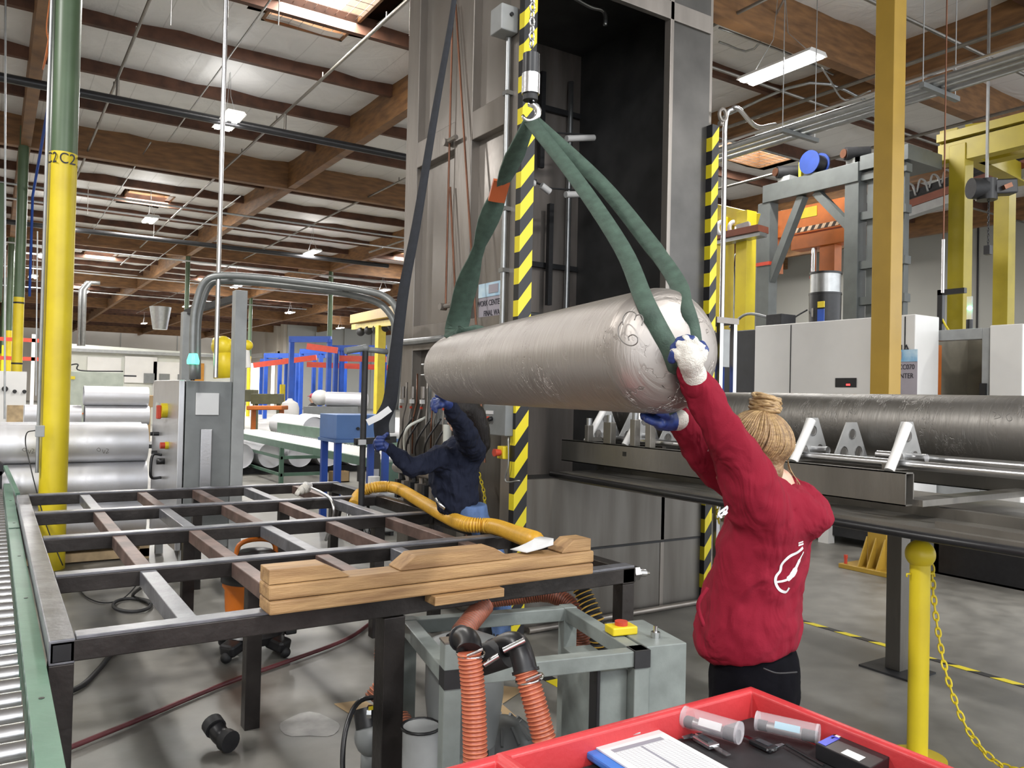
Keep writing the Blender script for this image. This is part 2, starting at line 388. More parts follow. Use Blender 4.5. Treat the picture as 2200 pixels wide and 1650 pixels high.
struct('ceiling_deck', cb, purlinm)
GXS = [GX0+GP*k for k in range(-3, 6)]
JYB = [y for y in yk]
for k, y in enumerate(yk):
    if y < 3: continue
    big = abs(((y-JY0)/JP) % 6) < .01 or abs(((y-JY0)/JP) % 6 - 6) < .01
    if big: struct('trim_%d' % (k+1), MB().box(X_MIN, y-.11, 7.60, X_MAX, y+.11, 8.56), glulam)
    else: struct('trim_%d' % (k+1), MB().box(X_MIN, y-.06, 8.11, X_MAX, y+.06, 8.44), purlinm)
for k, x in enumerate(GXS):
    struct('trim_%d' % (k+60), MB().box(x-.11, -6, 7.62, x+.11, Y_MAX, 8.50), glulam)
for i, (x, y, wx, wy) in enumerate(skylights):
    s_ = MB()
    for a, b, c_, d_ in ((x-wx/2, y-wy/2, x-wx/2+.05, y+wy/2), (x+wx/2-.05, y-wy/2, x+wx/2, y+wy/2), (x-wx/2, y-wy/2, x+wx/2, y-wy/2+.05), (x-wx/2, y+wy/2-.05, x+wx/2, y+wy/2)):
        s_.box(a, b, 8.30, c_, d_, 8.88)
    f_ = struct('window_%d' % (i+1), s_, glulam)
    p_ = MB().box(x-wx/2+.05, y-wy/2+.05, 8.86, x+wx/2-.05, y+wy/2-.05, 8.89).build('pane', skyglow, f_)
    if i in (0, 4):
        n_ = MB()
        for q in range(8): n_.box(x-wx/2+wx*(q+.5)/8-.004, y-wy/2, 8.33, x-wx/2+wx*(q+.5)/8+.004, y+wy/2, 8.338)
        for q in range(8): n_.box(x-wx/2, y-wy/2+wy*(q+.5)/8-.004, 8.33, x+wx/2, y-wy/2+wy*(q+.5)/8+.004, 8.338)
        n_.build('safety_mesh', zinc, f_)
    area('skylight_light', (x, y, 8.28), wx*.9, wy*.9, 320, (1, .97, .92))

# walls
W = MB(); W.box(-14, Y_MAX, 0, 24.2, Y_MAX+.3, 9)
struct('wall_back', W, wall_m)
for i, x in enumerate(range(-12, 24, 6)): struct('trim_%d' % (80+i), MB().box(x, Y_MAX-.05, 0, x+.08, Y_MAX, 8.2), wall_g)
W = MB(); W.box(23.9, 78.3, 0, 24.2, Y_MAX, 9); struct('wall_side', W, wall_m)
for i, (y0, y1) in enumerate(((80, 82), (85.5, 90), (92, 97))):
    d = struct('door_%d' % (i+1), MB().box(23.86, y0, 0, 23.9, y1, 4.6), daylight)
for i, y0 in enumerate((79.5, 84.0, 90.8)): struct('trim_%d' % (90+i), MB().box(23.6, y0, 0, 23.9, y0+.5, 8.2), wall_m)
struct('trim_95', MB().box(23.7, 79.5, 5.2, 23.9, 97, 5.6), white)
struct('wall_far', MB().box(24.2, 78.0, 0, 46, 78.3, 9), wall_g)
for i, x in enumerate((27, 30, 33, 36, 39, 42)): struct('trim_%d' % (100+i), MB().box(x, 77.9, 0, x+.12, 78, 8.2), wall_g)
struct('wall_right', MB().box(29.5, 2, 0, 29.8, 45, 9), wall_g)
for i, y in enumerate((9, 15, 21, 27, 33)): struct('trim_%d' % (110+i), MB().box(29.46, y, 0, 29.5, y+.05, 8.2), blackm)
struct('wall_left', MB().box(-13.1, -8, 0, -12.8, Y_MAX, 9), wall_m)
struct('wall_inner', MB().box(18.5, 27.0, 0, 44, 27.25, 8.5), wall_g)

# lamps -----------------------------------------------------------
def lamp(label, x, y, z, ln=1.25, wd=.42, group='hanging twin tube lamps', watts=LAMP_W):
    t = thing('ceiling_lamp', label, 'lamp', (x, y, z), group)
    h = MB(); h.prism([(x-wd/2, y-ln/2, z), (x-wd/2+.05, y-ln/2, z+.06), (x+wd/2-.05, y-ln/2, z+.06), (x+wd/2, y-ln/2, z)], (0, ln, 0))
    h.build('housing', white, t)
    for s_ in (-1, 1):
        MB().box(x+s_*wd*.25-.05, y-ln/2+.03, z-.025, x+s_*wd*.25+.05, y+ln/2-.03, z-.001).build('diffuser', lampglow, t)
    c = MB()
    for sy in (-1, 1):
        c.tube([(x, y+sy*ln*.4, z+.06), (x, y+sy*ln*.1, z+.5), (x, y, 8.5)], .006, 5)
    c.build('hanging_cable', zinc, t)
    area('lamp_light', (x, y, z-.04), wd, ln, watts)
    area('ceiling_fill_light', (x, y, z+.08), wd, ln, watts*.03, rot=(PI, 0, 0))  # upward fill added to brighten the ceiling, not part of the fixture
    return t
lamp('bright white hanging lamp left of the tall pipe, nearest on the left side', 4.0, 17.3, 7.3)
lamp('hanging twin tube lamp with grey sensor, right side above grey wash machine', 9.9, 8.0, 6.75, 1.35, watts=110)
# ================================================================ WELDED FRAME TABLE
TX0, TX1, TY0, TP, TZ = .18, 2.74, 3.13, 1.022, .86
t = thing('welding_frame_table', 'large dark steel grid frame table with open bays, in front of grey cabinet', 'frame table', (TX0, TY0, 0))
for k in range(5):
    y = TY0+TP*k
    m = MB().box(TX0+.002, y-.075, TZ-.085, TX1+.01, y, TZ-.012); m.build('long_beam', blacksteel, t, bevel=.004)
    MB().box(TX0+.08, y-.075, TZ-.012, TX1, y, TZ).build('rail_cap', topsteel, t, bevel=.002)
for x in (TX0, TX1-.075):
    MB().box(x, TY0-.075, TZ-.09, x+.078, TY0+4*TP, TZ-.006).build('side_beam', blacksteel if x > 1 else topsteel, t, bevel=.004)
for g in range(4):
    for x in (.60, 1.015, 1.44, 1.865, 2.29):
        MB().box(x, TY0+TP*g, TZ-.085, x+.07, TY0+TP*(g+1)-.076, TZ-.014).build('cross_member', brownsteel if (g+int(x*10)) % 3 else topsteel, t, bevel=.004)
for x, y in ((TX0, TY0-.076), (TX1-.076, TY0-.076), (1.38, TY0-.076), (1.10, TY0+TP-.076), (1.10, TY0+2.5*TP), (TX0, TY0+4*TP-.08), (TX1-.076, TY0+2*TP-.076), (TX1-.076, TY0+4*TP-.08), (1.9, TY0+3*TP), (1.45, TY0+4*TP-.08), (2.25, TY0+2*TP)):
    lw_ = .095 if abs(x-1.38) < .01 else .076; MB().box(x, y, 0, x+lw_, y+lw_, TZ-.09).build('leg', blacksteel, t, bevel=.003)
m = MB()
m.box(TX0+.012, TY0-.0775, TZ-.078, TX0+.066, TY0-.076, TZ-.022).build('open_tube_end', blackp, t)
c = MB(); c.cyl((TX1+.01, TY0-.04, TZ-.05), (TX1+.05, TY0-.04, TZ-.05), .038, n=6).cyl((TX1+.05, TY0-.04, TZ-.05), (TX1+.10, TY0-.045, TZ-.055), .02).cyl((TX1+.1, TY0-.045, TZ-.055), (TX1+.125, TY0-.045, TZ-.058), .009)
c.build('air_coupling', chrome, t, smooth=40)

# timbers on the front beam
def timber(name, label, x0, x1, y0, y1, z0, z1, notch0=0, notch1=0, grp='timber blocks stacked on the front beam', m_=wood, bev=.008):
    mb = MB(); h = z1-z0
    poly = [(x0, y0, z0), (x1, y0, z0), (x1, y0, z1-(h*.9 if notch1 else 0)), (x1-notch1, y0, z1), (x0+notch0, y0, z1), (x0, y0, z1-(h*.9 if notch0 else 0))]
    if not notch1: poly.pop(2) if False else None
    pl = []
    for p in poly:
        if not pl or (V(p)-V(pl[-1])).length > 1e-5: pl.append(p)
    mb.prism(pl[::-1], (0, y1-y0, 0))
    o = mb.build(name, m_, bevel=bev); tag(o, label, 'wood block', grp); return o
yF = 2.985
timber('wooden_plank', 'lower long timber plank lying on the dark table beam', .885, 2.42, yF, yF+.14, .862, .914)
timber('wooden_plank', 'upper long timber plank, sandwiched between lower plank and short blocks', .882, 2.425, yF+.005, yF+.135, .916, .972)
timber('wooden_block', 'short left timber block with one sloping end on the upper plank', .884, 1.20, yF+.012, yF+.13, 0.974, 1.03, notch1=.1)
timber('wooden_block', 'middle long timber block with both ends cut sloping', 1.42, 1.96, yF+.012, yF+.13, 0.974, 1.03, .07, .09)
timber('wooden_block', 'right timber block beside white rag on the upper plank', 2.24, 2.41, yF+.012, yF+.13, 0.974, 1.03, .07)
timber('wooden_batten', 'thin wooden strip fixed below the stacked planks on the beam face', 1.56, 1.90, yF-.03, yF+.065, .822, .860, bev=.003)
def rag(name, label, pts, z, amp=.008, seed=1, cat='rag'):
    rnd = random.Random(seed); mb = MB(); n = len(pts); c = V((0, 0, 0))
    for p in pts: c += V(p)
    c /= n; vs = [c+V((0, 0, amp*3))]
    for ring in (.35, .7, 1):
        for p in pts: vs.append(c+(V(p)-c)*ring+V((rnd.uniform(-1, 1)*.01, rnd.uniform(-1, 1)*.01, rnd.uniform(0, 1)*amp*3*(1.15-ring))))
    fs = [(0, 1+k, 1+(k+1) % n) for k in range(n)]
    for r_ in (0, 1): fs += [(1+r_*n+k, 1+(r_+1)*n+k, 1+(r_+1)*n+(k+1) % n, 1+r_*n+(k+1) % n) for k in range(n)]
    o = mb.add(vs, fs).build(name, paper, smooth=True); s_ = o.modifiers.new('t', 'SOLIDIFY'); s_.thickness = .003
    return tag(o, label, cat)
rag('paper_rag', 'crumpled white paper rag draped on plank by the hose end', [at(1097, 1182, Z=.98), at(1130, 1190, Z=.98), at(1160, 1180, Z=.995), at(1187, 1172, Z=1.02), at(1186, 1158, Z=1.035), at(1160, 1152, Z=1.03), at(1140, 1168, Z=1.0), at(1112, 1176, Z=.985)], 1.04, .010, 3)
rag('paper_scrap', 'small white paper scrap between two timber blocks', [at(1050, 1188, Z=.975), at(1080, 1190, Z=.975), at(1072, 1184, Z=.975), at(1055, 1178, Z=.975)], 1.04, .004, 5)

# yellow ribbed hose over the table
def ribbed(name, label, cat, pts, r, m1, m2, pitch=.013, group=None, amp=.08, n=14, stripe=True):
    """corrugated hose: ring radius pulses along the path, ribs use the second material"""
    sp = smooth_path(pts, 8); L_ = [0]
    for a, b in zip(sp, sp[1:]): L_.append(L_[-1]+(b-a).length)
    tot = L_[-1]; cnt = int(tot/pitch); P_, R_ = [], []; j = 0
    for k in range(cnt*4+1):
        s_ = tot*k/(cnt*4)
        while j < len(L_)-2 and L_[j+1] < s_: j += 1
        f = (s_-L_[j])/max(1e-9, L_[j+1]-L_[j]); P_.append(sp[j].lerp(sp[j+1], min(1, f))); R_.append(r*(1+amp if k % 4 in (1, 2) else 1-amp))
    mb = MB(); mb.tube(P_, R_, n)
    for i in range(len(mb.mi)):
        ring = i//n
        mb.mi[i] = 1 if (stripe and ring % 4 == 1) else 0
    o = mb.build(name, [m1, m2], smooth=True); tag(o, label, cat, group); return o
hy = mat('yellow_hose', (.62, .33, .03), .4, 0, .1, 12); hyd = mat('yellow_hose_groove', (.80, .47, .06), .38, 0, .1, 12)
hr = mat('red_duct', (.42, .10, .05), .45, 0, .15, 30); hrd = mat('red_duct_wire', (.72, .24, .12), .4, 0, .1, 12)
hb = mat('brown_duct', (.28, .11, .07), .5, 0, .15, 30)
ribbed('yellow_vacuum_hose', 'yellow ribbed vacuum hose lying in a wave across the dark grid table', 'hose',
    [at(760, 1085, Z=.80), at(772, 1062, Z=.86), at(800, 1048, Z=.915), at(850, 1048, Z=.915), at(905, 1078, Z=.905), at(955, 1107, Z=.90), at(1000, 1126, Z=.90), at(1060, 1131, Z=.905), at(1110, 1148, Z=.935), at(1150, 1162, Z=1.0)], .043, hy, hyd, .016, None, .11)
g_ = thing('white_glove', 'white work glove lying crumpled on table by flexible lamp neck', 'glove', tuple(at(655, 1050, Z=.90)))
gl = at(655, 1050, Z=.9)
mb = MB().ell(gl, (.05, .045, .04), 12, 8).ell(gl+V((-.035, -.02, -.01)), (.03, .04, .035), 10, 6)
for a in range(3): mb.tube([gl+V((-.04, -.03+.02*a, 0)), gl+V((-.07, -.04+.02*a, -.035)), gl+V((-.075, -.045+.025*a, -.05))], [.014, .013, .010], 8)
mb.build('palm', glove_m, g_, smooth=True)
n_ = thing('flexible_neck_nozzle', 'white flexible neck nozzle curving over the grid table beside white glove', 'nozzle', tuple(gl))
MB().tube(smooth_path([gl+V((.04, .02, .01)), at(690, 1058, Z=.92), at(712, 1075, Z=.91), at(716, 1110, Z=.80), at(700, 1160, Z=.6)]), .011, 8).build('flexible_neck', alu, n_, smooth=True)
MB().cyl(gl+V((.0, .0, .03)), gl+V((.06, .03, .02)), .028, .02).build('nozzle_head', white, n_, smooth=40)

# ================================================================ ROLLER CONVEYOR LEFT
t = thing('roller_conveyor', 'green railed conveyor with silver rollers running along the left edge', 'conveyor', (-.2, 3, 0))
MB().box(.112, 1.25, .66, .172, 8.7, .675).box(.112, 1.25, .675, .118, 8.7, .785).box(.112, 1.25, .785, .172, 5.95, .79).box(.112, 6.0, .785, .172, 8.7, .79).build('side_rail', greenp, t)
for y in (1.6, 2.7, 4.0, 5.0, 6.2, 7.4): MB().cyl((.145, y, .789), (.145, y, .7915), .008, n=10).build('rail_slot', blackp, t)
MB().box(-.62, 1.25, .66, -.60, 8.7, .79).build('side_rail', greenp, t)
for k in range(54):
    y = 1.4+.134*k
    MB().cyl((-.595, y, .735), (.1, y, .735), .029, n=14).build('roller', alu, t, smooth=40)
for y in (1.8, 4.6, 7.9):
    MB().box(.12, y, 0, .16, y+.06, .66).box(-.62, y, 0, -.58, y+.06, .66).box(-.58, y, .3, .12, y+.06, .34).build('support_leg', greenp, t)
t2 = thing('conveyor_end_stop', 'black rounded end stop bracket at far end of green railed conveyor', 'bracket', (.05, 8.75, 0))
MB().box(.0, 8.72, .0, .1, 8.85, .9).cyl((.05, 8.72, .92), (.05, 8.85, .92), .07, n=18).build('end_plate', blackp, t2)
MB().bar((.12, 8.6, .95), (.2, 7.7, .80), .03, .03).build('guide_bar', greenp, t2)

# ================================================================ WASH CABINET
WX0, WX1, WY0, WY1, WT = 3.14, 5.10, 4.78, 6.73, 6.3
wsh = thing('wash_cabinet', 'tall stainless steel wash cabinet with open dark interior and striped edges', 'industrial washer', (4.1, 5.7, 0))
# left (-X) side: frame
m = MB(); X = WX0
m.box(X, 6.50, 0, X+.12, WY1, WT); m.box(X, 5.52, 2.1, X+.12, 5.80, WT); m.box(X, WY0+.02, 0, X+.12, WY0+.20, WT)
for z0, z1 in ((2.08, 2.30), (3.72, 3.95), (5.5, 5.7)): m.box(X+.002, WY0+.2, z0, X+.118, 6.5, z1)
m.box(X, 5.50, 0, X+.12, 5.62, 2.08)
m.build('side_frame', stainf, wsh, bevel=.006)
for y0, y1, z0, z1 in ((5.8, 6.5, 2.3, 3.72), (4.98, 5.52, 2.3, 3.72), (5.8, 6.5, 3.95, 5.5), (4.98, 5.52, 3.95, 5.5)):
    MB().box(X+.075, y0, z0, X+.10, y1, z1).build('side_panel', stain, wsh)
MB().box(X+.09, 4.98, .0, X+.11, 6.5, 2.08).build('lower_side_panel', dirty, wsh)
m = MB(); 
for z in [2.45+.11*k for k in range(32)]:
    if not 3.7 < z < 3.97: m.box(X+.070, 5.06, z, X+.075, 5.07, z+.02)
m.build('rivet_row', blackm, wsh)
# shell
m = MB(); m.box(X+.12, WY1-.12, 0, WX1, WY1, WT).box(WX1-.05, WY0+.05, 0, WX1, WY1, WT).box(X, WY0, WT, WX1, WY1, WT+.05)
m.build('outer_shell', stainf, wsh)
# inner chamber
MB().box(3.281, WY1-.16, .921, 5.019, WY1-.13, 5.219).build('chamber_back_wall', stain_back_lit, wsh)
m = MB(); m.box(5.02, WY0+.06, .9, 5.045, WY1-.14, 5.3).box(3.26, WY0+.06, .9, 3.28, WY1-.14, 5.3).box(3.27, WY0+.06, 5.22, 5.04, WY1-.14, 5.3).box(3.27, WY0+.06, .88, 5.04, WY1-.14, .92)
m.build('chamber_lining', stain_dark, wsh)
# front
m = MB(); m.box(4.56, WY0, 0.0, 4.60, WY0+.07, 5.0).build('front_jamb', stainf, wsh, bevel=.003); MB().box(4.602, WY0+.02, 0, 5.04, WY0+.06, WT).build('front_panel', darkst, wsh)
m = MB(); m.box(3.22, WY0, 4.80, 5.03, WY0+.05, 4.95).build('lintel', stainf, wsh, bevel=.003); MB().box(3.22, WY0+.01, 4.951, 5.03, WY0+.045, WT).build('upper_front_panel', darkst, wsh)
m = MB(); m.box(3.22, WY0, .56, 5.03, WY0+.04, 1.10).box(3.22, WY0+.006, .0, 5.03, WY0+.04, .548).build('front_apron', dirty, wsh, bevel=.004)
m = MB(); m.box(3.22, WY0-.004, .545, 5.03, WY0+.03, .562).build('weld_seam', blackm, wsh)
m = MB(); m.cyl((3.25, WY0-.05, .03), (5.0, WY0-.05, .03), .022); m.build('base_pipe', stainf, wsh, smooth=40)
hz = hazard_mat('hazard_stripes', (1, 0, -.78), 5.6); hz2 = hazard_mat('hazard_stripes_right', (1, 0, -.78), 5.6)
MB().box(3.105, WY0-.045, 0, 3.215, WY0+.02, WT).build('hazard_edge', hz, wsh)
MB().box(5.015, WY0-.045, 0, 5.095, WY0+.02, 4.02).build('hazard_edge', hz2, wsh)
m = MB(); m.tube([(5.11, WY0-.03, 4.05+.0), (5.14, WY0-.03, 4.05)], .02).tube([(5.15+.04*math.cos(a), WY0-.03, 4.13+.05*math.sin(a)) for a in [2*PI*k/12 for k in range(12)]], .016, 8, closed=True)
m.build('lifting_eye', stainf, wsh, smooth=40)
# interior pipework
m = MB(); yb = WY1-.22
for z in (4.55, 2.98): m.box(3.3, yb, z, 4.99, yb+.04, z+.05)
m.box(4.45, yb-.06, 3.95, 4.50, yb-.02, 4.9); m.box(4.55, yb-.1, 2.6, 4.60, yb-.05, 3.6)
m.build('rack_rails', blackm, wsh)
m = MB(); m.tube(smooth_path([(4.85, yb, 4.9), (4.85, yb, 2.75), (4.83, yb, 2.55), (4.75, yb, 2.5), (3.4, yb, 2.52)]), .028, 10); m.tube([(4.2, yb+.02, 2.3), (4.2, yb+.02, 2.8)], .03, 10)
m.build('spray_pipe', zinc, wsh, smooth=True)
m = MB(); m.tube(smooth_path([(3.9, 5.4, 5.1), (4.2, 5.4, 5.05), (4.32, 5.35, 5.02), (4.34, 5.35, 4.9)]), .02, 8).build('top_spray_pipe', zinc, wsh, smooth=True)
for (a, b, Y_) in (((1217, 298), (1276, 296), 6.0), ((1215, 418), (1270, 417), 6.0), ((1130, 393), (1148, 394), 5.9), ((1163, 398), (1181, 412), 5.9), ((1140, 265), (1150, 268), 5.9)):
    p, q = at(*a, Y=Y_), at(*b, Y=Y_); MB().cyl(p, q, .03, n=14).build('guide_roller', white, wsh, smooth=40)
    MB().bar(p+V((-.12, .06, .05)), q+V((.06, .06, .05)), .02, .012).build('roller_bracket', blackm, wsh)
m = MB()
for z, y0, y1 in ((2.6, 6.0, 6.4), ): pass
# conduit and junction box near the corner
m = MB(); m.cyl((X-.03, 4.95, 1.9), (X-.03, 4.95, 4.32), .022, n=10); m.build('conduit', zinc, wsh, smooth=40)
for z in (2.6, 3.05, 3.9): MB().box(X-.055, 4.92, z, X, 4.98, z+.03).build('conduit_clip', zinc, wsh)
jb = MB().box(X-.15, 4.86, 4.33, X-.005, 5.02, 4.52).build('junction_box', greyl, wsh, bevel=.01)
MB().cyl((X-.07, 4.862, 4.45), (X-.07, 4.845, 4.45), .014).build('black_plug', blackp, jb, smooth=40)
# pipe bar and copper lines
m = MB(); m.cyl((X-.04, 5.2, 2.16), (X-.04, 6.75, 2.16), .028, n=12); m.build('horizontal_pipe', zinc, wsh, smooth=40)
for y0, z0, y1, z1 in ((5.83, 2.4, 5.83, 5.2), (5.78, 4.9, 5.1, 1.2), (5.80, 3.4, 5.3, .3)):
    MB().cyl((X-.03, y0, z1), (X-.03, y1, z0) if y0 == y1 else (X-.05, y1, z1), .009, n=8).build('copper_line', copper, wsh, smooth=40) if y0 == y1 else MB().cyl((X-.03, y0, z0), (X-.06, y1, z1), .009, n=8).build('copper_line', copper, wsh, smooth=40)
for z in (3.78, 2.42):
    m = MB().cyl((X-.07, 5.86, z), (X-.01, 5.86, z), .03, n=10).cyl((X-.05, 5.8, z), (X-.05, 5.68, z), .02, n=8); m.build('pipe_valve', stainf, wsh, smooth=40)
# instrument cluster under the lower beam
def cluster():
    rnd = random.Random(4); k_ = thing('valve_manifold', 'dense cluster of thin tubes, valves and fittings on the left lower side of wash cabinet', 'valve manifold', (X-.1, 6.1, 0))
    for i in range(9):
        y = 5.66+.1*i; b_ = rnd.uniform(-.04, .04); zz = rnd.uniform(1.15, 1.3)
        MB().tube([(X-.06, y, 1.95-rnd.random()*.25), (X-.06, y, 1.62), (X-.08, y+b_, 1.48), (X-.08, y+b_, zz)], .008, 6).build('thin_tube', stainf if i % 3 else copper, k_, smooth=True)
        if i % 2 == 0:
            v = MB().cyl((X-.1, y, 1.66), (X-.1, y, 1.76), .022, n=8).build('valve_body', stainf, k_, smooth=40)
            MB().box(X-.125, y-.014, 1.615, X-.09, y+.014, 1.65).build('white_coupler', white, k_)
            MB().box(X-.11, y+.025, 1.57, X-.09, y+.038, 1.59).build('red_tag', redc, k_)
    for zt in (1.95, 1.86): MB().tube([(X-.05, 5.7, zt), (X-.05, 6.2, zt)], .009, 6).build('header_tube', zinc, k_, smooth=True)
    MB().box(X-.03, 5.75, 1.45, X, 6.1, 1.85).build('mounting_plate', greyp, k_)
    MB().cyl((X-.12, 5.4, 1.05), (X-.12, 6.5, 1.05), .05, n=14).cyl((X-.1, 5.9, .72), (X-.1, 6.2, .72), .04, n=12).build('manifold_pipe', stainf, k_, smooth=40)
    for i in range(6):
        y = 5.75+.13*i
        MB().box(X-.16, y, .76+.03*(i % 2), X-.06, y+.05, .95).cyl((X-.11, y+.025, .95), (X-.11, y+.025, 1.02), .02, n=8).build('solenoid_valve', blackm if i % 2 else stainf, k_)
    for i in range(5):
        y0 = 5.6+.17*i
        MB().tube(smooth_path([(X-.08, y0, 1.5), (X-.16, y0+.1, 1.3), (X-.13, y0+.17, 1.15), (X-.1, y0+.1, .95)]), .008, 6).build('black_cable', blackp, k_, smooth=True)
    MB().tube(smooth_path([(X-.05, 6.1, 1.5), (X-.2, 6.15, 1.4), (X-.14, 6.3, 1.2), (X-.1, 6.2, 1.0)]), .013, 10).build('filter_hose', offwhite, k_, smooth=True)
    MB().cyl((X-.1, 5.62, 1.12), (X-.1, 5.62, 1.46), .034, n=12).build('ribbed_sleeve', offwhite, k_, smooth=40)
cluster()
# E-stop and switch boxes on the near corner
e = thing('emergency_stop_button', 'yellow box with red push button low on wash cabinet corner beside stripes', 'emergency stop', tuple(at(1082, 972, X=X-.05)))
p = at(1082, 972, X=X-.06); MB().box(X-.09, p.y-.04, p.z-.045, X-.0, p.y+.04, p.z+.045).build('housing', yellow, e, bevel=.005)
MB().cyl((X-.09, p.y, p.z), (X-.14, p.y, p.z), .022, .028, n=14).build('push_button', redc, e, smooth=40)
p = at(1070, 905, X=X-.06); e = thing('switch_box', 'grey three-switch control box mounted on wash cabinet corner', 'control box', tuple(p))
MB().box(X-.10, p.y-.16, p.z-.10, X, p.y+.14, p.z+.12).build('housing', greyp, e, bevel=.006)
MB().box(X-.105, p.y+.0, p.z+.05, X-.1, p.y+.1, p.z+.075).build('white_plate', paper, e)
for k in range(3): MB().cyl((X-.1, p.y+.02+.04*k, p.z+.02), (X-.13, p.y+.02+.04*k, p.z+.01), .016, n=10).build('selector_switch', redc if k % 2 else blackp, e, smooth=40)
MB().tube(smooth_path([(X-.06, p.y-.14, p.z-.1), (X-.06, p.y-.15, p.z-.3), (X-.06, p.y-.12, p.z-.42), (X-.06, p.y-.3, p.z-.40)]), .006, 6).build('cable', zinc, e, smooth=True)
# conduit boxes at left
p = at(835, 905, X=X-.25)
e = thing('conduit_box', 'light grey square electrical box at foot of the curved conduits', 'electrical box', tuple(p))
MB().box(p.x-.05, p.y-.03, p.z-.10, p.x+.05, p.y+.09, p.z+.10).build('housing', greyl, e, bevel=.004)
# work-centre sign
skb = mat('sign_sky_blue', (.10, .35, .62), .4, 0, 0, 5, col2=(.7, .85, .92)); sgr = mat('sign_grey', (.40, .37, .42), .5, 0, .12, 3); ink = mat('sign_ink', (.02, .02, .03), .5, 0, 0)
def sign(label, c, w_, h_, rot, nrm, lines, sz, clip=None):
    """c centre, nrm outward normal (axis-aligned)"""
    nrm = V(nrm); side = V((0, 0, 1)).cross(nrm).normalized(); s_ = thing('work_centre_sign', label, 'sign', c); c = V(c)
    def plate(u0, u1, z0, z1, off, m_, nm):
        a = c+side*u0+nrm*off; b = c+side*u1+nrm*(off+.004)
        return MB().box(a.x, a.y, c.z+z0, b.x, b.y, c.z+z1).build(nm, m_, s_)
    plate(-w_/2, w_/2, -h_/2, h_/2, 0, sgr, 'backing_panel'); plate(-w_/2, w_/2, h_*.27, h_/2, .0045, skb, 'sky_banner')
    plate(-w_*.15, w_*.15, h_*.32, h_*.46, .009, sgr, 'crest_patch'); plate(-w_*.12, w_*.12, -h_*.42, -h_*.16, .0045, paper, 'information_box')
    for i in range(3): plate(-w_*.08, w_*.08, -h_*.38+h_*.08*i, -h_*.37+h_*.08*i, .009, ink, 'text_line')
    for i, l in enumerate(lines):
        text('lettering', l, sz, ink, c+nrm*.006+V((0, 0, h_*(.165-.17*i))), rot, s_, .001, sx=.82)
    return s_
c1 = (at(1007, 655, X=X+.06)+at(1091, 640, X=X+.06))/2
sign('sign reading work center and final wash on stainless side panel', (X+.068, 5.225, 2.335+.0), .46, .47, ROT_MX, (-1, 0, 0), ['WORK CENTER CC08', 'FINAL WASH'], .062)

# ================================================================ TRAY STAND AND CRADLES
st = thing('wash_tray_stand', 'long steel tray stand running out of the wash cabinet door', 'loading stand', (4.2, 2.97, 0))
TX, TXR = 3.52, 5.0; YE = .7
MB().box(TX, YE, 1.135, TXR, 4.77, 1.15).box(TX, YE, 1.09, TX+.012, 4.77, 1.135).box(TX+.05, YE, 1.15, TX+.056, 1.99, 1.18).build('tray_deck', steel, st)
MB().tube([(TX-.012, 4.85, 1.125), (TX-.014, 3.3, 1.118), (TX-.016, 2.0, 1.112), (TX-.012, .7, 1.12)], .02, 12).build('rubber_edge', blackp, st, smooth=True)
zb0 = at(1945, 1088, X=3.6).z; zb1 = at(1945, 1016, X=3.6).z; yb_ = at(1945, 1050, X=3.6).y
def rhs(x0, x1, y0, y1, z0, z1, th=.006):
    return MB().box(x0, y0, z0, x1, y1, z0+th).box(x0, y0, z1-th, x1, y1, z1).box(x0, y0, z0, x0+th, y1, z1).box(x1-th, y0, z0, x1, y1, z1)
rhs(3.6, 3.67, yb_, 4.85, zb0, zb1).build('near_side_beam', steel, st)
rhs(4.75, 4.82, yb_-.6, 4.85, zb0, zb1).build('far_side_beam', steel, st)
MB().box(3.655, 3.98, zb0+.04, 3.66+.02, 4.06, zb0+.0).box(3.597, 4.12, zb0+.085, 3.60, 4.155, zb0+.115).build('slot', blackp, st)
MB().box(3.66, yb_-.05, zb0, 4.8, yb_+.05, zb0+.03).box(3.66, .9, 1.15, 4.8, .98, 1.20).box(3.9, .9, 1.15, 3.96, 4.8, 1.2).build('cross_tray', steel, st)
m = MB(); 
for z_, (x_, y0, y1) in ((zb1+.03, (3.72, 1.35, 4.5)), (zb1+.05, (3.95, .9, 2.5))):
    m.cyl((x_, y0, z_), (x_, y1, z_), .022, n=12)
m.cyl((3.72, 1.33, zb1+.03), (3.72, 1.40, zb1+.03), .032, n=10)
m.build('push_rod', alu, st, smooth=40)
for x, y in ((4.86, 2.92), (4.86, 1.0)):
    MB().box(x, y, 0.01, x+.10, y+.10, 1.135).build('leg', steel, st, bevel=.003)
    MB().box(x-.1, y-.12, 0, x+.2, y+.22, .012).build('foot_plate', blackm, st)
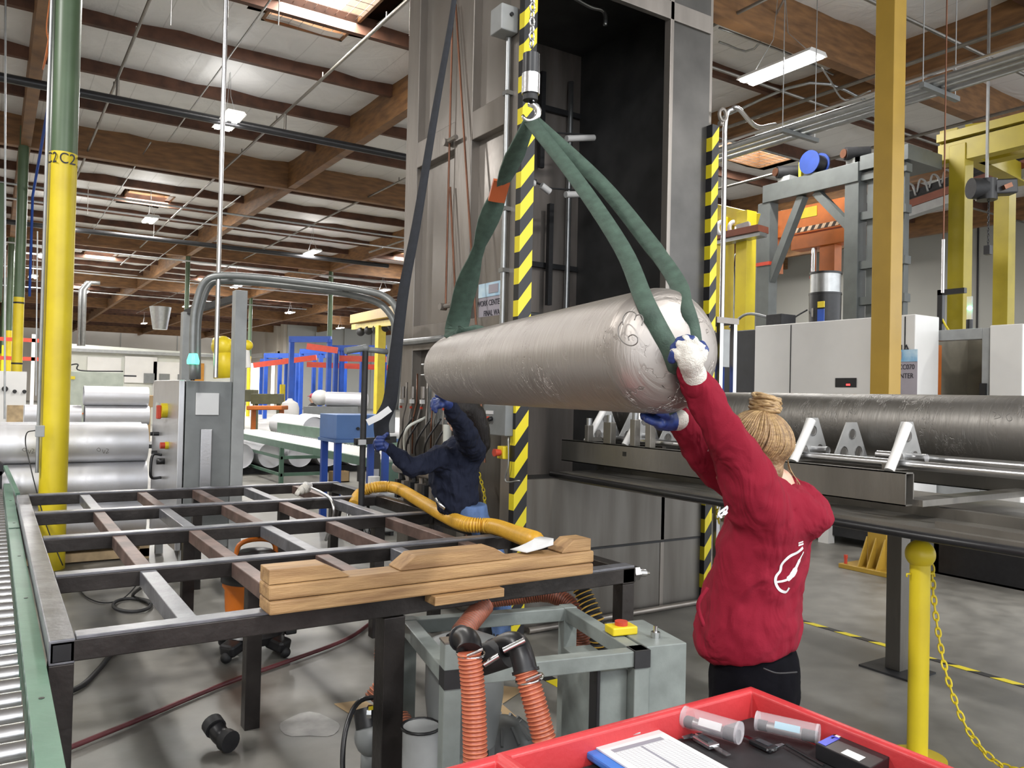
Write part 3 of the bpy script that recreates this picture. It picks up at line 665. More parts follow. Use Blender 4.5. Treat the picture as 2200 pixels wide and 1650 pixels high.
def cradle_plate(px0, px1, y_, zb, zt, st_, x0=3.68, flip=False, roll=True):
    w0 = .33; xx = x0-.02; th = .008; N_ = 14
    # trapezoid with three round holes made from strips around holes
    out = [(0, 0), (w0, 0), (w0*.66, zt-zb), (w0*.38, zt-zb)]
    holes = [(w0*.52, (zt-zb)*.70, .027), (w0*.30, (zt-zb)*.24, .030), (w0*.70, (zt-zb)*.24, .030)]
    bm = MB().prism([(xx+u, y_, zb+v) for u, v in out], (0, th, 0))
    o = bm.build('cradle_plate', plate_alu, st_)
    for u, v, r_ in holes:
        ring = MB().cyl((xx+u, y_-.003, zb+v), (xx+u, y_+th+.003, zb+v), r_, n=18).build('round_hole', tube_far, st_, smooth=40)
        MB().tube([(xx+u+r_*math.cos(a), y_-.003, zb+v+r_*math.sin(a)) for a in [2*PI*k/18 for k in range(18)]], .003, 5, closed=True).build('hole_rim', alu, st_)
    if roll: MB().tube([(xx-.03, y_-.03, zb+.0), (xx+w0*.36, y_-.03, zt-.012)], .024, 14).build('white_roller', white, st_, smooth=40)
for j, (yy, lbl) in enumerate(((2.83, 'aluminium cradle with white roller and round holes, behind the red hoodie worker'), (2.28, 'aluminium cradle with white roller nearest the stand end, beside push rod'),
        (3.5, 'aluminium cradle plate hidden partly behind raised red sleeve'), (4.2, 'aluminium cradle plate below middle of the lifted cylinder'), (4.62, 'aluminium cradle plate just inside the wash cabinet door'))):
    cr = thing('tube_cradle', lbl, 'cradle', (3.8, yy, zb1), 'aluminium cradles on the tray stand')
    cradle_plate(0, 0, yy, zb1+.0, zb1+.235, cr)
    if j != 1: cradle_plate(0, 0, yy-.12, zb1, zb1+.215, cr, x0=3.86, roll=False)
    MB().cyl((3.83, yy-.1, zb1+.06), (3.83, yy+.16, zb1+.06), .022, n=10).build('roller_shaft', alu, cr, smooth=40)
    MB().box(3.68, yy-.02, zb1-.0, 4.7, yy+.04, zb1+.03).build('base_bar', steel, cr)
def clutter():
    k_ = thing('clamp_fittings', 'small steel clamp blocks standing on the stand beam below the cylinder', 'clamp', (3.64, 4.1, zb1))
    for y, h, w_ in ((4.05, .18, .05), (3.9, .16, .05), (4.3, .15, .08), (4.55, .12, .04)):
        b = MB().box(3.61, y, zb1, 3.66, y+w_, zb1+h).build('clamp_block', steel, k_, bevel=.004)
        MB().cyl((3.635, y+w_/2, zb1+h), (3.635, y+w_/2, zb1+h+.05), .022, n=10).build('clamp_screw', zinc, b, smooth=40)
    for y in (3.3, 3.0): MB().cyl((3.63, y, zb1), (3.63, y, zb1+.07), .025, n=10).build('stud', zinc, k_, smooth=40)
clutter()

# ---- cylinders
def cylinder(name, label, p0, heading, L_, D, m_, dome0=.1, dome1=.2, group=None, tilt=0., open_ends=False, n=48):
    """long tank blank; object x axis along the cylinder"""
    R_ = D/2; prof = []
    if open_ends: prof = [(R_-.006, .06), (R_-.006, .0), (R_, 0), (R_, L_), (R_-.006, L_), (R_-.006, L_-.06)]
    else:
        prof = [(R_*math.sin(a), -dome0*math.cos(a)) for a in [PI/2*k/12 for k in range(13)]]
        prof += [(R_, L_*k/6) for k in range(1, 6)] + [(R_*math.cos(a), L_+dome1*math.sin(a)) for a in [PI/2*k/12 for k in range(13)]]
    mb = MB().lathe(prof, (0, 0, 0), (1, 0, 0), n)
    o = mb.build(name, m_, smooth=50); o.location = p0; o.rotation_euler = (0, -tilt, heading)
    return tag(o, label, 'metal cylinder', group)
TB0 = V((1.594, 1.689, 1.837)); TBH = PI/2-.2265; TBL = 2.052; TBR = .18
TBA = V((math.cos(TBH), math.sin(TBH), 0))
lift = cylinder('metal_cylinder', 'big scuffed aluminium cylinder hanging in green slings between two workers', TB0, TBH, TBL, .36, tube_near, .101, .233)
cylinder('metal_cylinder', 'long dull grey cylinder resting in cradles on the tray stand', (4.3, 1.75, 1.578), PI/2, 3.1, .36, tube_far, .12, .15)
def surf_mark(name, pts, parent, w_=.0022, R0=TBR, m_=None):
    """hand-drawn stroke on the lifted cylinder: (distance along, angle)"""
    mb = MB().tube([(s_, (R0+.0006)*math.cos(a), (R0+.0006)*math.sin(a)) for s_, a in pts], w_, 5)
    o = mb.build(name, m_ or blackm, parent, local=True); return o
def arc(cs, ca, rs, ra, a0, a1, n=14): return [(cs+rs*math.cos(a0+(a1-a0)*k/n), ca+ra*math.sin(a0+(a1-a0)*k/n)) for k in range(n+1)]
mk = mat('pencil_mark', (.16, .15, .14), .6, 0, .1)
# hand-drawn figures, traced on the curved surface
def mark_on(parent, p0, ang, pts, w_, m_, fn):
    Mi = Matrix.Rotation(-ang, 3, 'Z'); P_ = [Mi @ (fn(*q)-V(p0)) for q in smooth2(pts)]
    MB().tube(P_, w_, 5).build('hand_drawn_figure', m_, parent, local=True)
def smooth2(pts): return [(q.x, q.y) for q in smooth_path([(x, y, 0) for x, y in pts], 4)]
c5_ = lambda pts: [(850+x*.341, 500+y*.341) for x, y in pts]
def hitT(px, py, Rr=TBR):
    o_ = _C-TB0; r = (_F+_R*((px-1100)/F_PX)-_U*((py-825)/F_PX)); o_p = o_-TBA*o_.dot(TBA); r_p = r-TBA*r.dot(TBA)
    a, b, c_ = r_p.dot(r_p), 2*o_p.dot(r_p), o_p.dot(o_p)-Rr*Rr; D_ = b*b-4*a*c_
    t_ = (-b-math.sqrt(D_))/(2*a) if D_ > 0 else -b/(2*a); return _C+r*t_
for pts in ([(1432, 580), (1432, 540), (1455, 505), (1490, 497), (1515, 515), (1505, 550), (1520, 520), (1548, 520), (1560, 550), (1550, 585)], [(1425, 560), (1403, 600), (1408, 655), (1440, 695), (1485, 712), (1520, 695), (1522, 660), (1495, 643), (1468, 655), (1470, 678)]):
    mark_on(lift, TB0, TBH, c5_(pts), .0016, mk, lambda x, y: hitT(x, y, TBR+.0003))
def hitC(px, py, axis_o, axis_d, Rr):
    o_ = _C-V(axis_o); ad = V(axis_d).normalized(); r = (_F+_R*((px-1100)/F_PX)-_U*((py-825)/F_PX)); o_p = o_-ad*o_.dot(ad); r_p = r-ad*r.dot(ad)
    a, b, c_ = r_p.dot(r_p), 2*o_p.dot(r_p), o_p.dot(o_p)-Rr*Rr; D_ = max(b*b-4*a*c_, 0); return _C+r*((-b-math.sqrt(D_))/(2*a))
far_ = [o for o in COL.objects if o.get('label', '').startswith('long dull grey cylinder')][0]
for pts in ([(2133, 884), (2140, 888), (2136, 896)], [(2136, 900), (2150, 896), (2146, 890)], [(2152, 888), (2153, 898)], [(2170, 888), (2162, 894), (2166, 904), (2174, 902), (2172, 895)]):
    mark_on(far_, far_.location, PI/2, pts, .0014, mk, lambda x, y: hitC(x, y, far_.location, (0, 1, 0), .1805))

# ================================================================ HOIST, SLINGS, TAG LINE
AP = at(1139, 232, d=3.2)
h = thing('chain_hoist_hook', 'silver hoist hook block hanging from chain above the lifted cylinder', 'hoist hook', tuple(AP))
m = MB(); top = 7.6; nl = 0
z = AP.z+.26
while z < top:
    c_ = V((AP.x, AP.y, z)); ax = V((1, 0, 0)) if nl % 2 else V((0, 1, 0))
    m.tube([c_+ax*(.011*math.cos(a))+V((0, 0, .019*math.sin(a))) for a in [2*PI*k/8 for k in range(8)]], .0042, 5, closed=True); z += .029; nl += 1
    if z > 4.2: break
m.cyl((AP.x, AP.y, z), (AP.x, AP.y, 8.0), .01, n=6)
m.build('chain', chrome, h, smooth=True)
m = MB().cyl(AP+V((0, 0, .055)), AP+V((0, 0, .135)), .036, n=20).build('hook_block', alu, h, smooth=40)
MB().cyl(AP+V((0, 0, .135)), AP+V((0, 0, .215)), .034, n=16).build('rubber_bumper', blackp, h, smooth=40)
MB().cyl(AP+V((0, 0, .03)), AP+V((0, 0, .055)), .03, n=16).build('swivel', blackm, h, smooth=40)
m = MB().tube([AP+V((.0, 0, .04)), AP+V((.01, -.0, .02))]+[AP+_R*(.032*math.cos(a))+V((0, 0, -.018+.034*math.sin(a))) for a in [PI*.5-PI*1.4*k/10 for k in range(11)]], [.012]*2+[.013, .014, .015, .015, .015, .014, .013, .011, .010, .008, .006], 10)
m.build('hook', chrome, h, smooth=True)
def hitT(px, py, Rr=TBR):
    o_ = _C-TB0; r = (_F+_R*((px-1100)/F_PX)-_U*((py-825)/F_PX)); o_p = o_-TBA*o_.dot(TBA); r_p = r-TBA*r.dot(TBA)
    a, b, c_ = r_p.dot(r_p), 2*o_p.dot(r_p), o_p.dot(o_p)-Rr*Rr; D_ = b*b-4*a*c_
    t_ = (-b-math.sqrt(D_))/(2*a) if D_ > 0 else -b/(2*a); return _C+r*t_
def onT(s_, ang, rr=0.004):
    """point on the lifted cylinder: angle from straight up, positive to camera-left side"""
    side = V((-TBA.y, TBA.x, 0)); return TB0+TBA*s_+(side*math.sin(ang)+V((0, 0, 1))*math.cos(ang))*(TBR+rr)
hookp = AP+V((0, 0, -.05))
sl = thing('lifting_sling', 'green webbing sling round the near end of the lifted cylinder', 'sling', tuple(AP), 'green lifting slings')
side = V((-TBA.y, TBA.x, 0))
# front strand: apex over the camera-facing flank
def hitD(px, py, g=.004):
    # point on the rounded near end (ellipsoid dome) seen at a pixel
    r = (_F+_R*((px-1100)/F_PX)-_U*((py-825)/F_PX)); o_ = _C-TB0; k = TBR/.101
    def sc_(v): ax_ = TBA*v.dot(TBA); return v-ax_+ax_*k
    o2, r2 = sc_(o_), sc_(r); a, b, c_ = r2.dot(r2), 2*o2.dot(r2), o2.dot(o2)-(TBR+g)**2; D_ = b*b-4*a*c_
    t_ = (-b-math.sqrt(max(D_, 0)))/(2*a); p = _C+r*t_
    return p if (p-TB0).dot(TBA) < 0 else hitT(px, py, TBR+g)
fr = [hookp, at(1238, 385, d=2.86), at(1335, 530, d=2.48), hitD(1382, 640, .012), hitD(1412, 700), hitD(1440, 752), hitD(1452, 785), hitD(1458, 800, .0)]
MB().ribbon(smooth_path(fr, 5), [_R*.9+_U*.35]*99, .052, .006).build('front_strand', sling_m, sl, smooth=True)
bk = [hookp+_R*.012, at(1285, 388, d=2.95), at(1390, 515, d=2.6), at(1450, 598, d=2.36), hitD(1474, 655, .01), hitD(1488, 700), hitD(1494, 750), hitD(1490, 800)]
MB().ribbon(smooth_path(bk, 5), [_R*.85+_U*.4]*99, [.055]*12+[.05]*6+[.045, .04]+[.038]*40, .006).build('back_strand', sling_m, sl, smooth=True)
un = [onT(.02, -.6), onT(.04, -1.2), onT(.04, -1.8), onT(.04, -2.4), onT(.02, -3.0)]
MB().ribbon(smooth_path(un, 4), [TBA]*99, .055, .006).build('under_strand', sling_m, sl, smooth=True)
s2_ = thing('lifting_sling', 'green webbing sling with orange label going to the far end of the lifted cylinder', 'sling', tuple(AP), 'green lifting slings')
q1 = onT(1.93, .25); a_ = [hookp, at(1078, 400, d=3.55), at(1040, 500, d=3.75), at(1003, 610, d=4.0), at(982, 700, d=4.15), onT(1.93, .35), onT(1.93, -.2), onT(1.93, -.7), onT(1.93, -1.3)]
ws = [.055, .07, .09, .08, .05, .085, .1, .1, .085, .06, .07, .10, .115, .115, .11, .12, .12, .12]+[.1]*40
pp = smooth_path(a_, 4)
MB().ribbon(pp, [_R*.95+_U*.3]*99, ws[:len(pp)], .01).build('long_strand', sling_m, s2_, smooth=True)
a_ = [at(1078, 388, d=3.53), at(1066, 432, d=3.6)]
MB().ribbon(a_, [_R+_U*.2]*9, .075, .016).build('orange_label', mat('orange_tag', (.45, .10, .03), .5), s2_)
MB().ribbon(smooth_path([onT(1.93, -1.2), onT(1.93, -1.8), onT(1.93, -2.4)]), [TBA]*99, .09, .006).build('under_strand', sling_m, s2_, smooth=True)
tl = thing('tag_line_strap', 'long black webbing strap falling from above to the far worker hand', 'strap', tuple(at(820, 940, d=5.0)))
a_ = [at(985, -120, d=4.7), at(973, 20, d=4.7), at(935, 240, d=4.75), at(895, 480, d=4.8), at(868, 620, d=4.85), at(850, 760, d=4.9), at(838, 860, d=4.95), at(820, 905, d=4.97), at(822, 945, d=5.0)]
pp = smooth_path(a_, 5); ws = [.02+.075*min(1, i/len(pp)*1.2) for i in range(len(pp))]
MB().ribbon(pp, [_R]*99, ws, .006).build('webbing', strap_m, tl, smooth=True)
MB().ribbon([at(838, 878, d=4.9), at(815, 895, d=4.88), at(789, 908, d=4.86)], [_U]*5, .04, .004).build('white_tag', paper, tl)

# ================================================================ RED CART
ct = thing('tool_cart', 'red plastic service cart top with tools and clipboard in the lower foreground', 'cart', (1.1, 1.2, 0))
cz, x0, x1, y0, y1, xd = .90, .30, 1.80, .86, 1.515, .98
def tub(a0, a1, b0, b1, zt, zf, th=.022, lip=.03):
    mb = MB(); 
    o = [(a0, b0), (a1, b0), (a1, b1), (a0, b1)]
    def ring(i, z): return [(a0+i, b0+i, z), (a1-i, b0+i, z), (a1-i, b1-i, z), (a0+i, b1-i, z)]
    L_ = [ring(0, zf-.02), ring(-.005, zt-.03), ring(-lip*.5, zt-.03), ring(-lip*.5, zt-.004), ring(-lip*.3, zt), ring(.004, zt), ring(th*.6, zt-.006), ring(th, zf), ]
    vs = [p for r_ in L_ for p in r_]; fs = [(i*4+k, i*4+(k+1) % 4, (i+1)*4+(k+1) % 4, (i+1)*4+k) for i in range(len(L_)-1) for k in range(4)]
    fs += [(3, 2, 1, 0), tuple((len(L_)-1)*4+k for k in range(4))]
    return mb.add(vs, fs)
tub(xd, x1, y0, y1, cz, .80).build('main_tray', redp, ct, bevel=.006)
tub(x0, xd-.012, y0, y1, cz-.002, .84).build('side_tray', redp, ct, bevel=.006)
MB().box(1.06, y0+.03, .80, x1-.028, y1-.028, .835).build('black_mat', blackm, ct, bevel=.004)
tub(x0+.02, x1-.02, y0+.02, y1-.02, .3, .24).build('lower_tray', redp, ct)
for x in (x0+.05, x1-.11):
    for y in (y0+.04, y1-.1): MB().box(x, y, .1, x+.06, y+.06, .80).build('post', redp, ct, bevel=.01)
for x in (x0+.08, x1-.08):
    for y in (y0+.08, y1-.08): MB().cyl((x, y-.015, .05), (x, y+.015, .05), .05, n=18).box(x-.01, y-.01, .05, x+.01, y+.01, .12).build('caster', blackp, ct)
# clipboard
def rotbox(mb, c, sx, sy, sz, a):
    ca, sa = math.cos(a), math.sin(a); c = V(c); cs = [(c.x+x*ca-y*sa, c.y+x*sa+y*ca) for x, y in ((-sx/2, -sy/2), (sx/2, -sy/2), (sx/2, sy/2), (-sx/2, sy/2))]
    return mb.prism([(x, y, c.z) for x, y in cs], (0, 0, sz))
def zp(px, py, z): return at(px, py, Z=z)
zc = .862
A, B = zp(1240, 1600, zc), zp(1415, 1556, zc); ux = (B-A).normalized(); uy = V((ux.y, -ux.x, 0)); Wd = .235
Ac = A
cbd = thing('clipboard', 'blue plastic clipboard holding printed white form on the red cart', 'clipboard', tuple(Ac))
def P2(u, v, z): return Ac+ux*u+uy*v+V((0, 0, z-zc))
pl = [P2(.02, 0, .842), P2(Wd-.03, 0, .842), P2(Wd, .03, .842), P2(Wd, .32, .842), P2(0, .32, .842), P2(0, .03, .842)]
MB().prism(pl[::-1], (0, 0, .018)).build('board', mat('blue_plastic', (.05, .19, .62), .4), cbd, bevel=.005)
MB().prism([P2(.028, .028, .8605), P2(Wd-.004, .028, .8605), P2(Wd-.004, .31, .8605), P2(.028, .31, .8605)][::-1], (0, 0, .004)).build('printed_form', paper, cbd)
lg = mat('form_grey', (.25, .25, .29), .7, 0, 0); lg2 = mat('form_light_grey', (.40, .40, .44), .7, 0, 0)
mb = MB()
for i in range(26): mb.prism([P2(.05, .085+i*.008, .8646), P2(Wd-.02, .085+i*.008, .8646), P2(Wd-.02, .0856+i*.008, .8646), P2(.05, .0856+i*.008, .8646)], (0, 0, .0003))
for i in range(14): mb.prism([P2(.05+i*.0125, .085, .8646), P2(.0506+i*.0125, .085, .8646), P2(.0506+i*.0125, .3, .8646), P2(.05+i*.0125, .3, .8646)], (0, 0, .0003))
mb.build('ruled_lines', lg2, cbd)
MB().prism([P2(.05, .066, .8648), P2(Wd-.03, .066, .8648), P2(Wd-.03, .082, .8648), P2(.05, .082, .8648)], (0, 0, .0003)).prism([P2(.125, .085, .8648), P2(.132, .085, .8648), P2(.132, .3, .8648), P2(.125, .3, .8648)], (0, 0, .0003)).build('header_band', lg, cbd)
MB().bar(P2(.065, .016, .872), P2(.165, .016, .872), .018, .012).cyl(P2(.06, .03, .869), P2(.17, .03, .869), .004, n=8).cyl(P2(.06, .01, .874), P2(.17, .01, .874), .0045, n=8).build('metal_clip', chrome, cbd, bevel=.002)
MB().box(*(P2(.168, .018, .866)-V((.006, .006, 0))), *(P2(.168, .018, .884)+V((.006, .006, 0)))).build('clip_latch', blackp, cbd)
# gauges in clear tubes
def gauge(label, pa, pb, r_, lblc):
    g = thing('gauge_in_clear_tube', label, 'gauge', tuple(pa)); a, b = V(pa), V(pb); t_ = (b-a).normalized(); L_ = (b-a).length
    MB().cyl(a, b, r_, n=24).build('clear_tube', glass, g, smooth=40)
    MB().cyl(a, a+t_*.006, r_*1.03, n=24).build('tube_cap', glass, g, smooth=40); MB().cyl(b-t_*.006, b, r_*1.03, n=24).build('tube_cap', glass, g, smooth=40)
    lo = V((0, 0, -r_*.35))
    MB().cyl(a+t_*L_*.03+lo, a+t_*L_*.18+lo, r_*.55, n=16).cyl(b-t_*L_*.26+lo, b-t_*L_*.02+lo, r_*.6, n=16).build('gauge_head', blackm, g, smooth=40)
    MB().cyl(a+t_*L_*.18+lo, b-t_*L_*.26+lo, r_*.5, n=16).build('gauge_body', alu, g, smooth=40)
    side_ = t_.cross(V((0, 0, 1))).normalized(); side_ = side_ if side_.y < 0 else -side_
    c_ = a.lerp(b, .52)+side_*(r_*.62)+V((0, 0, r_*.25)); MB().bar(c_-t_*L_*.2, c_+t_*L_*.2, .002, r_*.7, up=V((0, 0, 1))+side_*-.6).build('paper_label', lblc, g)
gauge('clear plastic tube holding a gauge with pale label, left of the two', zp(1470, 1540, .875), zp(1590, 1575, .875), .027, paper)
gauge('clear plastic tube holding a gauge with light blue label, right of the two', zp(1625, 1548, .873), zp(1760, 1578, .873), .024, mat('pale_blue_label', (.35, .62, .75), .5))
# calipers
def caliper(name, label, a, b, m_):
    k_ = thing(name, label, 'caliper', tuple(a)); t_ = (b-a).normalized(); s_ = V((-t_.y, t_.x, 0))
    MB().bar(a, b, .014, .003).build('beam', chrome, k_)
    c_ = a.lerp(b, .35); MB().bar(c_-t_*.03, c_+t_*.035, .034, .012).build('display_housing', m_, k_, bevel=.003)
    MB().bar(c_-t_*.018+V((0, 0, .007)), c_+t_*.02+V((0, 0, .007)), .018, .002).build('display', darkglass, k_)
    MB().prism([a-s_*.005, a+t_*.018-s_*.005, a+t_*.012-s_*.042, a+t_*.004-s_*.042], (0, 0, .004)).prism([a+s_*.005, a+t_*.014+s_*.005, a+t_*.008+s_*.022], (0, 0, .004)).build('jaw', chrome, k_)
caliper('caliper', 'silver caliper lying beside the clipboard on black mat', zp(1490, 1578, .845), zp(1565, 1622, .845), alu)
caliper('caliper', 'black bodied caliper with shiny jaw right of silver one', zp(1665, 1612, .845), zp(1600, 1582, .845), blackp)
bx_ = thing('black_box', 'black rectangular gauge box with blue and white stickers at cart corner', 'box', tuple(zp(1850, 1600, .86)))
A_, B_, C_ = zp(1752, 1596, .875), zp(1808, 1568, .875), zp(1925, 1618, .875)
D_ = A_+(C_-B_)
MB().prism([p-V((0, 0, .038)) for p in (A_, D_, C_, B_)], (0, 0, .038)).build('case', blackp, bx_, bevel=.002)
def decal(nm, u0, u1, v0, v1, m_):
    f = lambda u, v: A_+(D_-A_)*u+(B_-A_)*v+V((0, 0, .0005)); return MB().prism([f(u0, v0), f(u1, v0), f(u1, v1), f(u0, v1)], (0, 0, .0006)).build(nm, m_, bx_)
decal('blue_sticker', .02, .17, .05, .6, mat('sticker_blue', (.06, .09, .62), .4)); decal('white_sticker', .45, .78, .05, .3, paper); decal('white_sticker', .55, .66, .72, .85, paper); decal('white_sticker', .06, .14, .45, .8, paper)
one('pen', 'thin black pen on the mat left of the gauge box', 'pen', MB().cyl(zp(1690, 1600, .845), zp(1770, 1645, .845), .004, n=8), blackp, smooth=40)
# ================================================================ PEOPLE
RH = V((math.cos(YAW), -math.sin(YAW), 0)); FH = V((math.sin(YAW), math.cos(YAW), 0)); UP = V((0, 0, 1))
def cap(mb, pts, rs, n=16):
    mb.tube(pts, rs, n)
    for p, r in zip(pts, rs): mb.ell(p, r, 14, 10)
    return mb
def blob(name, mb, m, parent, voxel=.012, it=6, disp=0, dscale=.06):
    o = mb.build(name, m, parent, smooth=True)
    r = o.modifiers.new('remesh', 'REMESH'); r.mode = 'VOXEL'; r.voxel_size = voxel; r.use_smooth_shade = True
    s_ = o.modifiers.new('smooth', 'SMOOTH'); s_.factor = .5; s_.iterations = it
    if disp:
        tx = bpy.data.textures.new(name+'_folds', 'CLOUDS'); tx.noise_scale = dscale; tx.noise_depth = 2
        d = o.modifiers.new('folds', 'DISPLACE'); d.texture = tx; d.strength = disp; d.mid_level = .5; d.texture_coords = 'LOCAL'
    return o
def Dp(px, py, d): 
    v = at(px, py, d=1); return _C+(v-_C)*d
def skull(mb, c, fv, up=UP, s=1.):
    """head with brow, nose, chin, ears; c = centre at eye height"""
    lv = up.cross(fv).normalized(); M = Matrix((lv, fv, up)).transposed()
    f = lambda x, y, z: c+(lv*x+fv*y+up*z)*s
    mb.ell(f(0, -.012, .035), (.074*s, .092*s, .085*s), 20, 14, rot=M)
    mb.ell(f(0, .022, -.035), (.058*s, .065*s, .078*s), 16, 10, rot=M)
    mb.ell(f(0, .055, -.095), (.026*s, .024*s, .02*s), 12, 8, rot=M)
    cap(mb, [f(0, .082, .005), f(0, .105, -.030)], [.009*s, .013*s], 10)
    mb.ell(f(0, .085, -.062), (.024*s, .012*s, .008*s), 10, 6, rot=M)
    for k in (-1, 1):
        mb.ell(f(k*.076, -.005, -.01), (.010*s, .019*s, .032*s), 10, 8, rot=M); mb.ell(f(k*.03, .078, .018), (.02*s, .01*s, .008*s), 10, 6, rot=M)
    return f
def hand(mbp, mbt, palm, wrist, knuck, mids, tips, rad=.0105, thumb=None):
    """glove: palm mass, four fingers and a thumb as separate chains; tips go into a second mesh"""
    cap(mbp, [wrist, palm], [.027, .034]);
    for k, m_, t_ in zip(knuck, mids, tips):
        cap(mbp, [palm.lerp(k, .5), k, m_], [rad*1.35, rad*1.25, rad*1.1], 10)
        cap(mbt, [m_.lerp(t_, .1), t_], [rad*1.12, rad*1.02], 10)
    if thumb:
        cap(mbp, [palm.lerp(thumb[0], .5), thumb[0], thumb[1]], [rad*1.5, rad*1.35, rad*1.15], 10); cap(mbt, [thumb[1], thumb[2]], [rad*1.15, rad], 10)
    for k, k2 in zip(knuck, knuck[1:]): cap(mbp, [k, k2], [rad*1.45]*2, 8)
    kc = (knuck[0]+knuck[1]+knuck[2]+knuck[3])/4; cap(mbp, [palm, palm.lerp(kc, .75)], [.034, .030])
    for k, k2 in zip(mids, mids[1:]): cap(mbp, [k.lerp(palm, .12), k2.lerp(palm, .12)], [rad*.95]*2, 8)

# ---- near worker in the red hoodie
pel = Dp(1622, 1452, 2.42); fv = (-RH*.84+FH*.54).normalized(); lv = UP.cross(fv).normalized()
b1 = MB()
head_c = Dp(1610, 974, 2.36); nk = Dp(1668, 1040, 2.37)
fh = (fv*.96+UP*.22).normalized(); uh = lv.cross(fh)*-1 if lv.cross(fh).z < 0 else lv.cross(fh)
uh = fh.cross(lv); uh = uh if uh.z > 0 else -uh
f1 = skull(b1, head_c, fh, uh)
cap(b1, [head_c+V((0, 0, -.05))-fv*.015, nk, Dp(1662, 1085, 2.38)], [.05, .052, .07])
ls, le, lw = Dp(1630, 1085, 2.27), Dp(1567, 950, 2.21), Dp(1495, 822, 2.17)
rs_, re, rw = Dp(1668, 1085, 2.5), Dp(1540, 1015, 2.46), Dp(1462, 905, 2.37)
cap(b1, [Dp(1662, 1085, 2.38), Dp(1640, 1200, 2.4), Dp(1622, 1330, 2.42), pel], [.09, .10, .09, .10])
cap(b1, [ls, le, lw], [.045, .036, .027]); cap(b1, [rs_, re, rw], [.045, .036, .027])
hl, hr_ = pel+lv*.085-UP*.05, pel-lv*.085-UP*.05
kl, kr = hl+fv*.05-UP*.40, hr_+fv*.16-UP*.38
al, ar = V((kl.x, kl.y, .09))-fv*.08, V((kr.x, kr.y, .09))-fv*.06
for a, b, c_ in ((hl, kl, al), (hr_, kr, ar)): cap(b1, [a, b, c_], [.075, .05, .035])
p1_ = blob('person', b1, skin, None, .009, 4)
tag(p1_, 'person in dark red hoodie with blonde hair bun, arms raised to the hanging cylinder', 'person', None)
# hoodie
h_ = MB()
rings = [((1617, 1402), 2.42, .128, .165), ((1609, 1378), 2.42, .150, .185), ((1606, 1340), 2.42, .156, .188), ((1610, 1295), 2.42, .142, .180), ((1626, 1235), 2.41, .134, .178), ((1642, 1165), 2.40, .132, .185), ((1658, 1105), 2.39, .120, .178), ((1668, 1062), 2.38, .085, .115), ((1670, 1040), 2.375, .062, .068)]
tl_ = (UP*1+RH*0).normalized()
lo = []
for (q, d_, a_, b_) in rings:
    tiltv = (fv*-.16) if q[1] > 1360 else V((0, 0, 0))
    lo.append((Dp(*q, d_), (fv+UP*(-.25 if q[1] > 1370 else 0))*a_, lv*b_))
h_.loft(lo, 32)
cap(h_, [Dp(1648, 1120, 2.30), ls, ls.lerp(le, .5), le, le.lerp(lw, .55), lw], [.088, .088, .076, .063, .052, .043])
cap(h_, [Dp(1660, 1110, 2.46), rs_, rs_.lerp(re, .5), re, re.lerp(rw, .6), rw], [.085, .08, .068, .056, .048, .04])
# hood lying on the back
cap(h_, [Dp(1690, 1052, 2.42), Dp(1738, 1085, 2.36), Dp(1772, 1108, 2.32)], [.045, .055, .032])
cap(h_, [Dp(1668, 1052, 2.28), Dp(1715, 1090, 2.29), Dp(1765, 1115, 2.31)], [.035, .05, .035])
cap(h_, [Dp(1735, 1105, 2.30), Dp(1745, 1140, 2.33)], [.05, .03])
cap(h_, [Dp(1700, 1120, 2.30), Dp(1690, 1220, 2.33)], [.05, .03])
hoodie = blob('hoodie', h_, hood_m, p1_, .011, 5, .030, .085)
# cuffs and hem band
for w_, e_ in ((lw, le), (rw, re)):
    d_ = (w_-e_).normalized(); blob('cuff', cap(MB(), [w_-d_*.01, w_+d_*.035], [.043, .037]), hood_m, p1_, .007, 3)
# pocket fold
MB().tube(smooth_path([Dp(1520, 1262, 2.28), Dp(1500, 1300, 2.27), Dp(1512, 1345, 2.27)]), .006, 6).build('pocket_edge', hood_m, p1_, smooth=True)
# printed marks
def print_mark(pts, w_, d_, nm='printed_mark', target=hoodie):
    pts = [Dp(x*.3182+1500, y*.3182+900, d_) for x, y in pts]
    sp = smooth_path(pts, 6) if len(pts) > 2 else pts
    n_ = len(sp); vs = []; ws = w_ if isinstance(w_, list) else [w_]*n_
    for i, p in enumerate(sp):
        t_ = (sp[min(i+1, n_-1)]-sp[max(i-1, 0)]).normalized(); s_ = t_.cross(_F).normalized()
        wi = ws[min(int(i/n_*len(ws)), len(ws)-1)] if isinstance(w_, list) else w_
        for k in range(-2, 3): vs.append(p+s_*wi*k/4)
    fs = [(i*5+k, i*5+k+1, (i+1)*5+k+1, (i+1)*5+k) for i in range(n_-1) for k in range(4)]
    o = MB().add(vs, fs).build(nm, paper, p1_, smooth=True)
    s_ = o.modifiers.new('wrap', 'SHRINKWRAP'); s_.target = target; s_.wrap_method = 'PROJECT'; s_.use_negative_direction = True; s_.use_positive_direction = True; s_.offset = .0015
    s_.wrap_mode = 'ABOVE_SURFACE'
    return o
print_mark([(770, 905), (715, 935), (655, 958), (605, 1005), (595, 1055), (568, 1090), (562, 1130), (580, 1172), (608, 1197), (650, 1210), (672, 1182)], .008, 2.20)
print_mark([(570, 1132), (620, 1126), (660, 1112), (700, 1075), (740, 1010), (782, 938)], [.006, .006, .014, .017, .010, .005], 2.20)
print_mark([(728, 868), (772, 862)], .004, 2.20); print_mark([(728, 884), (776, 880)], .005, 2.20)
print_mark([(200, 590), (160, 620), (138, 642), (160, 668)], .006, 2.2)
print_mark([(200, 600), (185, 630), (150, 655)], [.004, .012, .006], 2.2)
